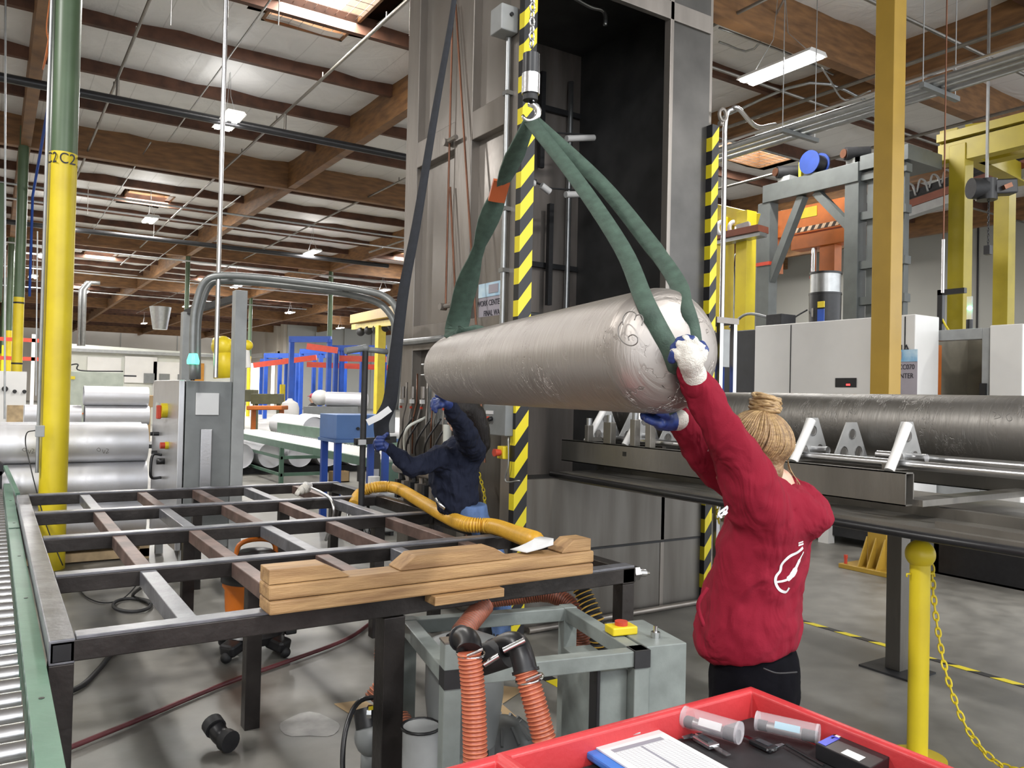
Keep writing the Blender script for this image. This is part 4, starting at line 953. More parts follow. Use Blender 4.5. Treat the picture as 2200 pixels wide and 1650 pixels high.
# trousers
tr = MB().loft([(pel-UP*.20+fv*.03, fv*.105, lv*.165), (pel-UP*.12+fv*.01, fv*.12, lv*.175), (pel-UP*.06, fv*.128, lv*.178), (pel-UP*.0, fv*.13, lv*.178), (pel+UP*.06, fv*.122, lv*.165), (pel+UP*.10, fv*.11, lv*.15)], 28)
for a, b, c_ in ((hl, kl, al), (hr_, kr, ar)): cap(tr, [a, a.lerp(b, .4), b, b.lerp(c_, .5), c_], [.105, .092, .068, .058, .048])
tro = blob('trousers', tr, pants_m, p1_, .012, 5, .012, .07)
MB().tube(smooth_path([Dp(1640, 1436, 2.22), Dp(1670, 1446, 2.22), Dp(1712, 1444, 2.26)]), .0025, 5).build('pocket_seam', blackm, p1_, smooth=True)
for a in (al, ar):
    blob('shoe', MB().ell(V((a.x, a.y, .05))+fv*.06, (.05, .13, .05), 14, 8, rot=Matrix((lv, fv, UP)).transposed()).ell(V((a.x, a.y, .09)), .05), blackp, p1_, .01, 3)
# hair
hm1 = mat('blonde_hair', (.44, .29, .13), .45, 0, .25, 40, .3, 120, stretch=(1, 1, 4), col2=(.20, .12, .055)); hm2 = mat('dark_blonde_hair', (.30, .18, .085), .45, 0, .25, 40, .3, 120)
ha = MB(); hc = f1(0, -.018, .04)
M1 = Matrix((lv, fh, uh)).transposed()
ha.ell(hc, (.080, .094, .086), 24, 16, rot=M1).ell(f1(0, -.062, -.035), (.056, .045, .062), 16, 10, rot=M1)
hair = blob('hair', ha, hm2, p1_, .008, 3)
bun = Dp(1645, 868, 2.36); base = Dp(1652, 892, 2.36)
def strands(mb, n_, seed, r0):
    rnd = random.Random(seed)
    for k in range(n_):
        ph = 2*PI*k/n_+rnd.uniform(-.05, .05); back = (1-math.sin(ph))/2
        mxt = PI*(.36+.36*back**.7)+rnd.uniform(-.05, .05); pts = []; jit = rnd.uniform(.995, 1.03)
        for j in range(9):
            th = .12+(mxt-.12)*(1-j/8); sh_ = 1-.28*max(0, (th-1.5))
            ph2 = ph+.25*math.sin(j*.5+seed)*(.5)
            pts.append(hc+(lv*(.083*sh_*math.sin(th)*math.cos(ph2))+fh*(.097*sh_*math.sin(th)*math.sin(ph2))+uh*(.090*math.cos(th)))*jit)
        pts.append(base-uh*.004)
        mb.tube(smooth_path(pts, 2), [r0*.5]+[r0]*14+[r0*.8]*20, 5)
def fixr(pts, r): return [r]*len(pts)
class _S(MB):
    def tube(s, pts, r, n=10, cap=True, closed=False):
        if isinstance(r, list): r = (r+[r[-1]]*len(pts))[:len(pts)]
        return MB.tube(s, pts, r, n, cap, closed)
sA, sB = _S(), _S(); strands(sA, 110, 3, .0034); strands(sB, 90, 9, .0032)
sA.build('hair_strands', hm1, p1_, smooth=True); sB.build('hair_strands', hm2, p1_, smooth=True)
bn = _S().ell(bun, (.036, .036, .028), 16, 10)
rnd = random.Random(5)
for k in range(26):
    tilt_ = rnd.uniform(-.5, .5); r_ = rnd.uniform(.024, .041); z_ = rnd.uniform(-.018, .02); rz = rnd.uniform(0, 6)
    ax1 = RH*math.cos(rz)+FH*math.sin(rz); ax2 = UP.cross(ax1)+UP*tilt_
    bn.tube([bun+UP*z_+(ax1*math.cos(a)+ax2*math.sin(a))*r_*(1+.1*math.sin(3*a)) for a in [2*PI*j/14 for j in range(14)]], .006, 6, closed=True)
bn.build('hair_bun', hm1, p1_, smooth=True)
ws_ = MB()
for k in range(9):
    q = Dp(1690+2*k, 1010+3*k, 2.33+.01*k); ws_.tube(smooth_path([Dp(1692, 985+3*k, 2.36), q+RH*.012, q+RH*(.03+.006*k)-UP*(.03+.008*k), q+RH*(.03+.004*k*(k % 3))-UP*(.06+.01*k)]), .0009, 4)
ws_.build('loose_hair', hm1, p1_, smooth=True)
# safety glasses arm, ear stud
MB().tube(smooth_path([f1(.082, .0, .012), f1(.083, .05, .014), f1(.07, .09, .012)]), .0022, 6).build('glasses_arm', paper, p1_, smooth=True)
MB().prism([f1(.070, .094, .028), f1(.066, .10, -.02), f1(.0, .118, -.016), f1(.0, .115, .03)], fh*.002).prism([f1(-.070, .094, .028), f1(-.066, .10, -.02), f1(.0, .118, -.016), f1(.0, .115, .03)], fh*.002).build('safety_lens', glass, p1_)
MB().ell(f1(.083, -.002, -.040), .0035).build('ear_stud', chrome, p1_, smooth=True)
for k in (-1, 1):
    MB().ell(f1(k*.03, .081, .004), (.013, .010, .008), 12, 8, rot=M1).build('eye', paper, p1_, smooth=True)
MB().ell(f1(0, .094, -.062), (.022, .006, .005), 12, 6, rot=M1).build('lips', mat('lips', (.42, .16, .14), .5), p1_, smooth=True)
# gloves
gp, gt_ = MB(), MB(); dn = 2.12
D = lambda x, y, dd=0: Dp(x, y, dn+dd)
hand(gp, gt_, D(1482, 775), lw, [D(1499, 748), D(1485, 743), D(1471, 750), D(1461, 764)], [D(1489, 732, -.004), D(1473, 730, -.002), D(1459, 740, .0), D(1450, 757, .004)],
     [D(1476, 728, .004), D(1460, 733, .006), D(1449, 747, .010), D(1444, 772, .012)], .0125, [D(1505, 770, .0), D(1512, 752, .006), D(1507, 741, .02)])
g1_ = blob('glove', gp, glove_m, p1_, .0035, 3, .004, .02); blob('glove_fingertips', gt_, gloveb, p1_, .0035, 2)
blob('glove_cuff', cap(MB(), [lw, lw.lerp(D(1482, 772), .45)], [.037, .034]), glove_m, p1_, .005, 2)
gp, gt_ = MB(), MB(); D = lambda x, y, dd=0: Dp(x, y, 2.33+dd)
hand(gp, gt_, D(1436, 902), rw, [D(1418, 898, .03), D(1416, 902, .0), D(1416, 906, -.02), D(1420, 911, -.035)], [D(1400, 892, .04), D(1396, 897, .01), D(1397, 901, -.02), D(1402, 906, -.04)],
     [D(1388, 888, .05), D(1382, 892, .02), D(1383, 896, -.02), D(1390, 901, -.045)], .0105, [D(1432, 893, -.03), D(1424, 889, -.045), D(1415, 886, -.05)])
blob('glove', gp, gloveb, p1_, .0035, 3); blob('glove_fingertips', gt_, gloveb, p1_, .0035, 2)
blob('glove_cuff', cap(MB(), [rw, rw.lerp(D(1450, 897), .7)], [.036, .034]), glove_m, p1_, .005, 2)

# ---- far worker in the navy shirt
d2 = 5.25; E = lambda x, y, dd=0: Dp(x, y, d2+dd)
fv2 = (-RH*.93-FH*.2).normalized(); lv2 = UP.cross(fv2).normalized()
pel2 = E(1008, 1108); hc2 = E(992, 890, .05)
b2 = MB(); f2 = skull(b2, hc2, fv2)
cap(b2, [hc2-UP*.06, E(992, 935), E(985, 965)], [.048, .05, .08])
s1p, e1p, w1p = E(948, 985, -.15), E(884, 1006, -.28), E(840, 968, -.34)
s2p, e2p, w2p = E(1015, 972, -.05), E(1003, 935, -.32), E(968, 876, -.58)
cap(b2, [E(985, 965), E(980, 1040), pel2], [.09, .085, .075]); cap(b2, [s1p, e1p, w1p], [.045, .036, .027]); cap(b2, [s2p, e2p, w2p], [.045, .036, .027])
SX = V((.11, .02, 0)); hl2, hr2 = pel2+lv2*.08-UP*.09+SX, pel2-lv2*.08-UP*.09+SX
kl2, kr2 = hl2-UP*.36+SX*.6, hr2-UP*.36+SX*.6; kl2.x = kr2.x = 2.89
al2, ar2 = V((kl2.x+.01, kl2.y, .09)), V((kr2.x+.01, kr2.y-.12, .09))
for a, b, c_ in ((hl2, kl2, al2), (hr2, kr2, ar2)): cap(b2, [a, b, c_], [.06, .045, .035])
p2_ = blob('person', b2, skin, None, .010, 4)
tag(p2_, 'person in loose navy long-sleeved top and jeans reaching under the far cylinder end', 'person')
sh = MB().loft([(E(992, 1112), fv2*.07-UP*.03, lv2*.10), (E(985, 1085), fv2*.135-UP*.04, lv2*.15), (E(976, 1045), fv2*.15-UP*.01, lv2*.17), (E(975, 1005), fv2*.165, lv2*.18), (E(980, 975), fv2*.15, lv2*.18), (E(986, 950), fv2*.09, lv2*.12), (E(988, 938), fv2*.06, lv2*.07)], 28)
cap(sh, [E(975, 990, -.05), s1p, s1p.lerp(e1p, .5), e1p, e1p.lerp(w1p, .5), w1p], [.10, .085, .068, .062, .050, .042])
cap(sh, [E(1000, 990, -.02), s2p, s2p.lerp(e2p, .6), e2p, e2p.lerp(w2p, .5), w2p], [.11, .09, .08, .072, .056, .046])
cap(sh, [E(975, 1080, -.1), E(985, 1118, -.1)], [.07, .03])
blob('shirt', sh, navy_m, p2_, .011, 5, .04, .07)
je = MB().loft([(pel2-UP*.10+SX, fv2*.09, lv2*.155), (pel2-UP*.04+SX*.5, fv2*.115, lv2*.16), (pel2, fv2*.125, lv2*.165), (pel2+UP*.08, fv2*.115, lv2*.15)], 24)
for a, b, c_ in ((hl2, kl2, al2), (hr2, kr2, ar2)): cap(je, [a, a.lerp(b, .4), b, c_], [.085, .08, .066, .052])
blob('jeans', je, jeans_m, p2_, .012, 5, .012, .06)
for a in (al2, ar2): blob('boot', MB().ell(V((a.x, a.y, .055))+V((.0, -.05, 0)), (.05, .13, .055), 14, 8).ell(V((a.x, a.y, .11)), .055), blackm, p2_, .01, 3)
hk = mat('black_hair', (.012, .009, .008), .55, 0, .2, 30, .5, 60, spec=.3, stretch=(3, 3, .3))
hh = MB().ell(f2(0, -.02, .03), (.088, .102, .095), 20, 14, rot=Matrix((lv2, fv2, UP)).transposed())
cap(hh, [f2(0, -.09, .0), f2(0, -.13, -.10), f2(.0, -.15, -.2), f2(0, -.13, -.28)], [.07, .062, .05, .03])
blob('hair', hh, hk, p2_, .010, 6, .006, .03)
for k in (-1, 1): MB().ell(f2(k*.03, .081, .004), (.013, .010, .008), 12, 8, rot=Matrix((lv2, fv2, UP)).transposed()).build('eye', paper, p2_, smooth=True)
gp, gt_ = MB(), MB(); G = lambda x, y, dd=0: Dp(x, y, 4.9+dd)
hand(gp, gt_, G(820, 956), w1p, [G(808, 948, -.03), G(806, 954, -.01), G(808, 960, .01), G(812, 966, .03)], [G(812, 940, -.05), G(808, 948, -.05), G(809, 956, -.05), G(813, 964, -.04)], [G(824, 940, -.055), G(822, 947, -.055), G(822, 955, -.055), G(824, 962, -.05)], .0115, [G(822, 942, -.03), G(828, 936, -.04), G(832, 932, -.045)])
blob('glove', gp, gloveb, p2_, .005, 3); blob('glove_fingertips', gt_, gloveb, p2_, .005, 2)
gp, gt_ = MB(), MB(); G = lambda x, y, dd=0: Dp(x, y, 4.62+dd)
hand(gp, gt_, G(958, 864), w2p, [G(944, 858, .03), G(942, 862, .0), G(943, 867, -.02), G(947, 872, -.03)], [G(932, 858, .03), G(930, 864, .0), G(932, 870, -.02), G(937, 876, -.03)], [G(928, 866, .03), G(928, 873, .0), G(930, 879, -.02), G(936, 884, -.03)], .0115, [G(955, 856, -.03), G(946, 852, -.04), G(938, 850, -.04)])
blob('glove', gp, gloveb, p2_, .005, 3); blob('glove_fingertips', gt_, gloveb, p2_, .005, 2)
MB().tube(smooth_path([E(938, 1070, -.14), E(946, 1084, -.17), E(955, 1092, -.16)]), .012, 8).build('belt_tool', chrome, p2_, smooth=True)
# ================================================================ UNDER AND AROUND THE TABLE
GA = V((1.455, 2.62, 0)); gu = V((.977, -.213, 0)); gv = V((.213, .977, 0))
def G2(u, v, z): return GA+gu*u+gv*v+V((0, 0, z))
fr_ = thing('blower_stand', 'sage grey welded steel stand with grey cabinet and red stop button under table end', 'machine stand', tuple(G2(.4, .3, 0)))
def gbar(a, b, nm='frame_bar', w_=.062, h_=.062, m_=sage): return MB().bar(G2(*a), G2(*b), w_, h_).build(nm, m_, fr_, bevel=.004)
gbar((-.03, 0, .655), (.82, 0, .655)); gbar((0, 0, .655), (0, .68, .655)); gbar((-.03, .68, .655), (.82, .68, .655)); gbar((.79, 0, .655), (.79, .68, .655))
for u, v, zt in ((0, 0, .785), (.79, 0, .69), (0, .68, .69), (.79, .68, .69)): MB().bar(G2(u, v-.0, 0), G2(u, v, zt), .068, .068, up=tuple(gv)).build('leg', sage, fr_, bevel=.004)
for u in (0, .79): MB().bar(G2(u, -.004, .62), G2(u, -.004, .69), .071, .071, up=tuple(gv)).build('black_joint_band', blackm, fr_)
MB().bar(G2(0, 0, .785), G2(0, 0, .792), .072, .072, up=tuple(gv)).build('post_cap', steel, fr_)
def gbox(u0, u1, v0, v1, z0, z1, nm, m_, bv=.004): return MB().prism([G2(u0, v0, z0), G2(u1, v0, z0), G2(u1, v1, z0), G2(u0, v1, z0)], (0, 0, z1-z0)).build(nm, m_, fr_, bevel=bv)
gbox(.83, 1.02, 0, .36, .05, .69, 'cabinet', sage); gbox(.62, .755, .02, .36, .05, .60, 'side_panel', sage); gbox(.602, .618, -.01, .06, .05, .62, 'hinge_strip', blackp)
e = thing('emergency_stop_button', 'yellow stop switch with red mushroom button on top of sage grey cabinet', 'emergency stop', tuple(G2(.80, .2, .69)))
MB().prism([G2(.76, .16, .69), G2(.88, .16, .69), G2(.88, .24, .69), G2(.76, .24, .69)], (0, 0, .035)).build('housing', yellow, e, bevel=.006)
MB().cyl(G2(.82, .20, .725), G2(.82, .20, .742), .028, n=18).build('push_button', redc, e, smooth=40)
MB().cyl(G2(.93, .1, .69), G2(.93, .1, .715), .02, n=8).cyl(G2(.93, .1, .715), G2(.93, .1, .74), .009, n=10).build('connector_plug', chrome, fr_, smooth=40)
bl = thing('blower_drum', 'grey metal blower drum standing inside the sage grey stand', 'blower', tuple(G2(.16, .36, 0)))
MB().lathe([(.14, .25), (.165, .45), (.165, .62), (.155, .66), (.06, .70), (.02, .705)], G2(.17, .36, 0), n=32).build('drum', greyp, bl, smooth=40)
MB().cyl(G2(.09, .34, .695), G2(.13, .38, .70), .012).build('lid_knob', blackp, bl, smooth=40)
for a in range(3): MB().bar(G2(.17+.12*math.cos(a*2.1), .36+.12*math.sin(a*2.1), 0), G2(.17+.12*math.cos(a*2.1), .36+.12*math.sin(a*2.1), .30), .03, .03).build('leg', greyp, bl)
at_ = lambda x, y, d: Dp(x, y, d)
ribbed('ribbed_duct', 'wire ribbed red duct hanging down in front of the stand, left of two', 'duct', [at_(1008, 1400, 2.50), at_(1016, 1480, 2.49), at_(1020, 1580, 2.47), at_(1022, 1700, 2.45)], .037, hr, hrd, .0125, 'red ribbed ducts', .05)
ribbed('ribbed_duct', 'wire ribbed red duct slanting right with steel clamp, right of two', 'duct', [at_(1128, 1440, 2.50), at_(1146, 1500, 2.48), at_(1172, 1600, 2.46), at_(1196, 1690, 2.44)], .036, hr, hrd, .0125, 'red ribbed ducts', .05)
ribbed('ribbed_duct', 'brown red duct descending behind the middle table leg', 'duct', [at_(826, 1350, 3.9), at_(822, 1430, 3.8), at_(862, 1530, 3.6), at_(888, 1640, 3.4), at_(892, 1740, 3.3)], .035, hb, hrd, .014, 'red ribbed ducts', .05)
ribbed('ribbed_duct', 'brown red duct arching under right end of the timber stack', 'duct', [at_(1030, 1290, 4.5), at_(1100, 1282, 4.45), at_(1170, 1275, 4.4), at_(1215, 1292, 4.35), at_(1240, 1325, 4.3), at_(1256, 1400, 4.3)], .045, hb, hr, .014, 'red ribbed ducts', .06)
ribbed('ribbed_duct', 'short orange red duct between blower drum and far worker boots', 'duct', [at_(1040, 1300, 3.6), at_(1015, 1330, 3.5), at_(990, 1362, 3.4)], .045, hb, hr, .014, 'red ribbed ducts', .06)
ribbed('ribbed_duct', 'short brown duct joining black coupling on the floor left of table leg', 'duct', [at_(842, 1468, 3.6), at_(818, 1480, 3.6), at_(798, 1505, 3.58)], .04, hb, hrd, .014, 'red ribbed ducts', .06)
ribbed('yellow_vacuum_hose', 'black and yellow spiral hose dropping behind the front table corner', 'hose', [at_(1235, 1235, 4.3), at_(1258, 1285, 4.25), at_(1280, 1340, 4.2), at_(1292, 1420, 4.2)], .045, blackm, hyd, .024, None, .10)
def elbow(name, label, pts, r, rs=None, m_=blackp, cat='pipe elbow'):
    p = smooth_path(pts, 5); t = thing(name, label, cat, tuple(pts[0])); MB().tube(p, r, 16).build('elbow_body', m_, t, smooth=True)
    for q, q2 in ((p[0], p[1]), (p[-1], p[-2])): MB().cyl(q, q.lerp(q2, .9), r*1.16, n=16).build('collar', m_, t, smooth=40)
    return t
elbow('pipe_elbow', 'black plastic elbow above the left red duct', [at_(990, 1372, 2.62), at_(1002, 1372, 2.58), at_(1010, 1385, 2.54), at_(1009, 1402, 2.51)], .037)
elbow('pipe_elbow', 'large black plastic elbow above the right red duct', [at_(1060, 1402, 2.66), at_(1088, 1385, 2.6), at_(1110, 1385, 2.55), at_(1122, 1410, 2.52), at_(1130, 1445, 2.5)], .038)
for (x, y, d_, l_) in ((1012, 1405, 2.47, 'steel hose clamp round top of the left red duct'), (1138, 1458, 2.46, 'steel bolt clamp round top of the right red duct')):
    c_ = at_(x, y, d_+.04); t = thing('hose_clamp', l_, 'clamp', tuple(c_)); ax_ = (UP+_R*(-.25 if x > 1100 else 0)).normalized(); a1 = ax_.orthogonal().normalized(); a2 = ax_.cross(a1)
    MB().tube([c_+(a1*math.cos(a)+a2*math.sin(a))*.042 for a in [2*PI*k/20 for k in range(20)]], .005, 6, closed=True).build('band', chrome, t, smooth=True)
    MB().cyl(at_(x-8, y+4, d_-.005), at_(x+26, y-10, d_-.01), .0045).build('screw', chrome, t, smooth=40)
t = thing('gate_valve', 'black gate valve with two steel rods between the elbows', 'valve', tuple(at_(1068, 1412, 2.62)))
MB().cyl(at_(1035, 1418, 2.64), at_(1090, 1400, 2.6), .05, n=20).build('valve_body', blackm, t, smooth=40)
for a, b in (((1082, 1398), (1128, 1375)), ((1040, 1428), (1072, 1408))): MB().cyl(at_(*a, 2.5), at_(*b, 2.5), .009).build('valve_rod', chrome, t, smooth=40)
# floor blower at the left of the front leg
t = thing('floor_pump', 'black and grey capped coupling on floor left of table leg, with looping cable', 'pump', tuple(at_(800, 1640, 3.6)))
MB().cyl(at_(788, 1520, 3.58), at_(795, 1562, 3.55), .062, n=20).build('black_coupling', blackp, t, smooth=40)
MB().ell(at_(800, 1582, 3.55), (.08, .08, .085)).cyl(at_(800, 1600, 3.56), V((at_(800, 1600, 3.56).x, at_(800, 1600, 3.56).y, 0)), .05).build('grey_cap', greyp, t, smooth=True)
MB().tube([at_(790, 1530, 3.53), at_(800, 1530, 3.53)], .03).build('clamp_band', chrome, t)
MB().tube(smooth_path([at_(838, 1498, 3.6), at_(775, 1505, 3.5), at_(745, 1560, 3.4), at_(736, 1640, 3.3), at_(745, 1720, 3.2)]), .011, 8).build('cable', blackp, t, smooth=True)
MB().box(*(at_(797, 1522, 3.5)-V((.012, .004, .006))), *(at_(797, 1522, 3.5)+V((.018, .0, .010)))).build('yellow_label', yellow, t)
# grey bucket-like motor at bottom
t = thing('finned_motor', 'grey finned motor housing on floor between the two red ducts', 'motor', tuple(at_(1090, 1600, 2.9)))
m = MB().lathe([(.02, .16), (.10, .15), (.15, .10), (.16, .0)], V((at(1075, 1620, Z=.0).x, at(1075, 1620, Z=.0).y, 0)), n=28); m.build('housing', greyp, t, smooth=40)
q_ = at(1075, 1620, Z=.0)
for k in range(12):
    a = 2*PI*k/12; MB().bar(q_+V((.09*math.cos(a), .09*math.sin(a), .155)), q_+V((.155*math.cos(a), .155*math.sin(a), .10)), .012, .02).build('fin', greyp, t)
t = thing('perforated_can', 'grey perforated metal can standing on floor behind the stand leg', 'canister', tuple(at_(905, 1560, 3.1)))
q_ = at_(905, 1560, 3.2); MB().cyl((q_.x, q_.y, 0), (q_.x, q_.y, q_.z), .07, .075, n=20).build('can_body', greyl, t, smooth=40)
MB().tube([(q_.x+.078*math.cos(a), q_.y+.078*math.sin(a), q_.z) for a in [2*PI*k/20 for k in range(20)]], .006, 6, closed=True).build('rim', blackp, t, smooth=True)
def flat(name, label, cat, pts, m_, th=.004, grp=None): return one(name, label, cat, MB().prism(pts[::-1] if (pts[1]-pts[0]).cross(pts[2]-pts[1]).z < 0 else pts, (0, 0, th)), m_, grp)
Zf = lambda x, y, z=.002: at(x, y, Z=z)
flat('cardboard_sheet', 'brown cardboard sheet on floor between the two red ducts', 'cardboard', [Zf(985, 1560), Zf(1098, 1578), Zf(1135, 1563), Zf(1080, 1515), Zf(985, 1525)], card)
flat('cardboard_sheet', 'folded cardboard corner under the stand bar, left of striped tape', 'cardboard', [Zf(1000, 1485), Zf(1080, 1512), Zf(1128, 1480), Zf(1040, 1470)], card)
flat('cardboard_sheet', 'small cardboard piece on floor left of the black coupling', 'cardboard', [Zf(718, 1513), Zf(770, 1546), Zf(830, 1530), Zf(780, 1505)], card)
flat('paper_sheet', 'white paper lying on the cardboard behind left red duct', 'paper', [Zf(1035, 1520, .008), Zf(1045, 1497, .008), Zf(1080, 1513, .008), Zf(1050, 1524, .008)], paper)
q_ = Zf(470, 1590, .05)
t = thing('pipe_elbow', 'loose black pipe elbow lying alone on the floor', 'pipe elbow', (q_.x, q_.y, 0))
MB().tube(smooth_path([at(462, 1562, Z=.09), at(474, 1580, Z=.06), at(490, 1590, Z=.05)], 5), .042, 18).build('elbow_body', blackp, t, smooth=True)
MB().cyl(at(455, 1553, Z=.1), at(464, 1566, Z=.085), .05, n=18).cyl(at(484, 1588, Z=.052), at(496, 1594, Z=.05), .05, n=18).build('collar', blackm, t, smooth=40)
one('floor_patch', 'pale dried patch on the floor right of loose black elbow', 'stain', MB().prism([Zf(600+65*(1-math.cos(a)) , 1560+26*math.sin(a)*(1+.2*math.sin(3*a)), .001) for a in [2*PI*k/20 for k in range(20)]][::-1], (0, 0, .0008)), mat('pale_patch', (.40, .39, .37), .5, 0, .2, 9))
mar = mat('maroon_hose', (.12, .03, .035), .45)
one('air_hose', 'long maroon hose running across the floor under the table', 'hose', MB().tube(smooth_path([at(120, 1618, Z=.02), at(300, 1545, Z=.02), at(480, 1470, Z=.02), at(620, 1420, Z=.02), at(740, 1375, Z=.02), at(800, 1335, Z=.02), at(850, 1290, Z=.02)]), .014, 8), mar, smooth=True)
one('black_hose', 'thick black hose curving on the floor beside front left table leg', 'hose', MB().tube(smooth_path([at(140, 1490, Z=.02), at(180, 1470, Z=.02), at(215, 1435, Z=.02), at(240, 1405, Z=.02), at(275, 1385, Z=.02)]), .016, 8), blackm, smooth=True)
cl = [at(320, 1250, Z=.3), at(285, 1280, Z=.03), at(322, 1292, Z=.02)]+[at(283+40*math.cos(a), 1300+14*math.sin(a), Z=.02) for a in [.2+.5*k for k in range(13)]]
one('coiled_cable', 'black hose coiled in a loop on the floor under the grid table', 'cable', MB().tube(smooth_path(cl), .013, 8), blackm, smooth=True)
one('thin_cable', 'thin black cable wandering over floor left of the coiled hose', 'cable', MB().tube(smooth_path([at(168, 1265, Z=.01), at(190, 1285, Z=.01), at(225, 1295, Z=.01), at(265, 1285, Z=.01), at(300, 1250, Z=.1)]), .005, 6), blackm, smooth=True)
ht = hazard_mat('floor_tape', (0, 1, .0), 3.2); ht2 = hazard_mat('floor_tape_slant', (.9, 1, .0), 3.6)
one('floor_tape', 'yellow and black striped tape line on floor right of the red hoodie worker', 'floor tape', MB().box(5.30, .8, .001, 5.36, 4.5, .003), ht2)
one('floor_tape', 'yellow and black striped tape on floor behind the grey stand', 'floor tape', MB().box(2.82, 2.9, .001, 2.90, 4.3, .003), ht)
# orange shop vacuum
VC = V((1.47, 5.28, 0))
t = thing('shop_vacuum', 'orange shop vacuum with black wheeled base under the grid table', 'vacuum cleaner', tuple(VC))
MB().lathe([(.16, .12), (.185, .3), (.19, .42), (.205, .44), (.205, .47)], VC, n=28).build('drum', orangepl, t, smooth=40)
MB().lathe([(.215, .47), (.215, .50), (.17, .56), (.15, .62), (.10, .66), (.02, .67)], VC, n=28).build('lid', blackp, t, smooth=40)
MB().tube(smooth_path([VC+V((-.13, 0, .58)), VC+V((-.11, 0, .70)), VC+V((0, 0, .73)), VC+V((.11, 0, .70)), VC+V((.13, 0, .58))]), .016, 8).build('handle', orangepl, t, smooth=True)
MB().lathe([(.17, .08), (.19, .13), (.16, .16)], VC, n=24).build('base_ring', blackp, t, smooth=40)
for a in range(4):
    d_ = V((math.cos(.6+a*PI/2), math.sin(.6+a*PI/2), 0)); MB().bar(VC+d_*.13+UP*.1, VC+d_*.26+UP*.07, .11, .08).build('caster_arm', blackp, t, bevel=.02)
    MB().ell(VC+d_*.25+UP*.035, .035).build('caster', blackm, t, smooth=True)
MB().bar(VC+V((.2, -.12, .12)), VC+V((.2, -.12, .55)), .075, .05).build('tool_holder', blackp, t, bevel=.01)
# bollard with chain
BX, BY = 3.76, 2.165
t = thing('bollard', 'yellow ball topped steel bollard at the right foreground with chain hook', 'bollard', (BX, BY, 0))
MB().cyl((BX, BY, .02), (BX, BY, .95), .046, n=28).build('post', yellow, t, smooth=40)
MB().ell((BX, BY, .985), (.068, .068, .068), 28, 18).build('ball_top', yellow, t, smooth=True)
MB().cyl((BX, BY, 0), (BX, BY, .02), .13, n=28).build('base_plate', yellow, t, smooth=40)
MB().tube([(BX+.045, BY-.02, .89), (BX+.07, BY-.03, .89), (BX+.072, BY-.03, .875)], .005, 6).tube([(BX-.045, BY+.02, .89), (BX-.06, BY+.03, .89), (BX-.06, BY+.03, .875)], .005, 6).build('chain_hook', yellow, t, smooth=True)
def chain(label, pts, ln=.036, r=.0045, wd=.011, nm='yellow_chain'):
    sp = smooth_path(pts, 14); mb = MB(); s_ = 0; k = 0; nxt = 0
    for a, b in zip(sp, sp[1:]):
        seg = (b-a).length
        while nxt <= s_+seg:
            c_ = a.lerp(b, (nxt-s_)/max(seg, 1e-6)); t_ = (b-a).normalized(); n1 = t_.orthogonal().normalized(); n2 = t_.cross(n1); s1 = n1 if k % 2 else n2
            s1 = (s1+(n2 if k % 2 else n1)*.35).normalized()
            mb.tube([c_+t_*(ln*.5*math.cos(a_))+s1*(wd*math.sin(a_)) for a_ in [2*PI*j/10 for j in range(10)]], r, 5, closed=True); nxt += ln*.78; k += 1
        s_ += seg
    return one(nm, label, 'chain', mb, yellow, smooth=True)
pc = [at(2002, 1222, d=3.93), at(2008, 1300, d=3.9), at(2022, 1395, d=3.82), at(2040, 1470, d=3.75), at(2070, 1550, d=3.66), at(2110, 1610, d=3.58), at(2160, 1648, d=3.5), at(2230, 1660, d=3.4)]
chain('yellow plastic chain sagging from the bollard out of the right side', pc, .048, .0048, .013)
chain('yellow plastic chain hanging on washer side behind far worker', [at(1030, 1020, X=3.09), at(1040, 1060, X=3.09), at(1043, 1110, X=3.08)], .04, .004, .010)
rnd = random.Random(11); pl_ = [at(1060, 1365, Z=.02)+V((rnd.uniform(-.09, .09), rnd.uniform(-.1, .1), rnd.uniform(0, .07))) for k in range(14)]
chain('heap of yellow plastic chain on floor beside far worker boots', [at(1110, 1312, Z=.35), at(1105, 1340, Z=.2)]+pl_, .045, .0045, .012)
chain('yellow plastic chain seen between near worker arm and striped edge', [at(1543, 1070, d=5.4), at(1541, 1100, d=5.4), at(1545, 1125, d=5.4)], .04, .004, .011)
t = thing('black_tool_bag', 'black cloth bag on floor beside heap of yellow chain', 'bag', tuple(at(1040, 1370, Z=0)))
q_ = at(1045, 1385, Z=.0); blob('bag_body', MB().ell(q_+V((0, 0, .12)), (.08, .06, .14)), blackm, t, .012, 4, .03, .05)

# ================================================================ RIGHT SIDE
def thingbox(name, label, cat, loc): return thing(name, label, cat, loc)
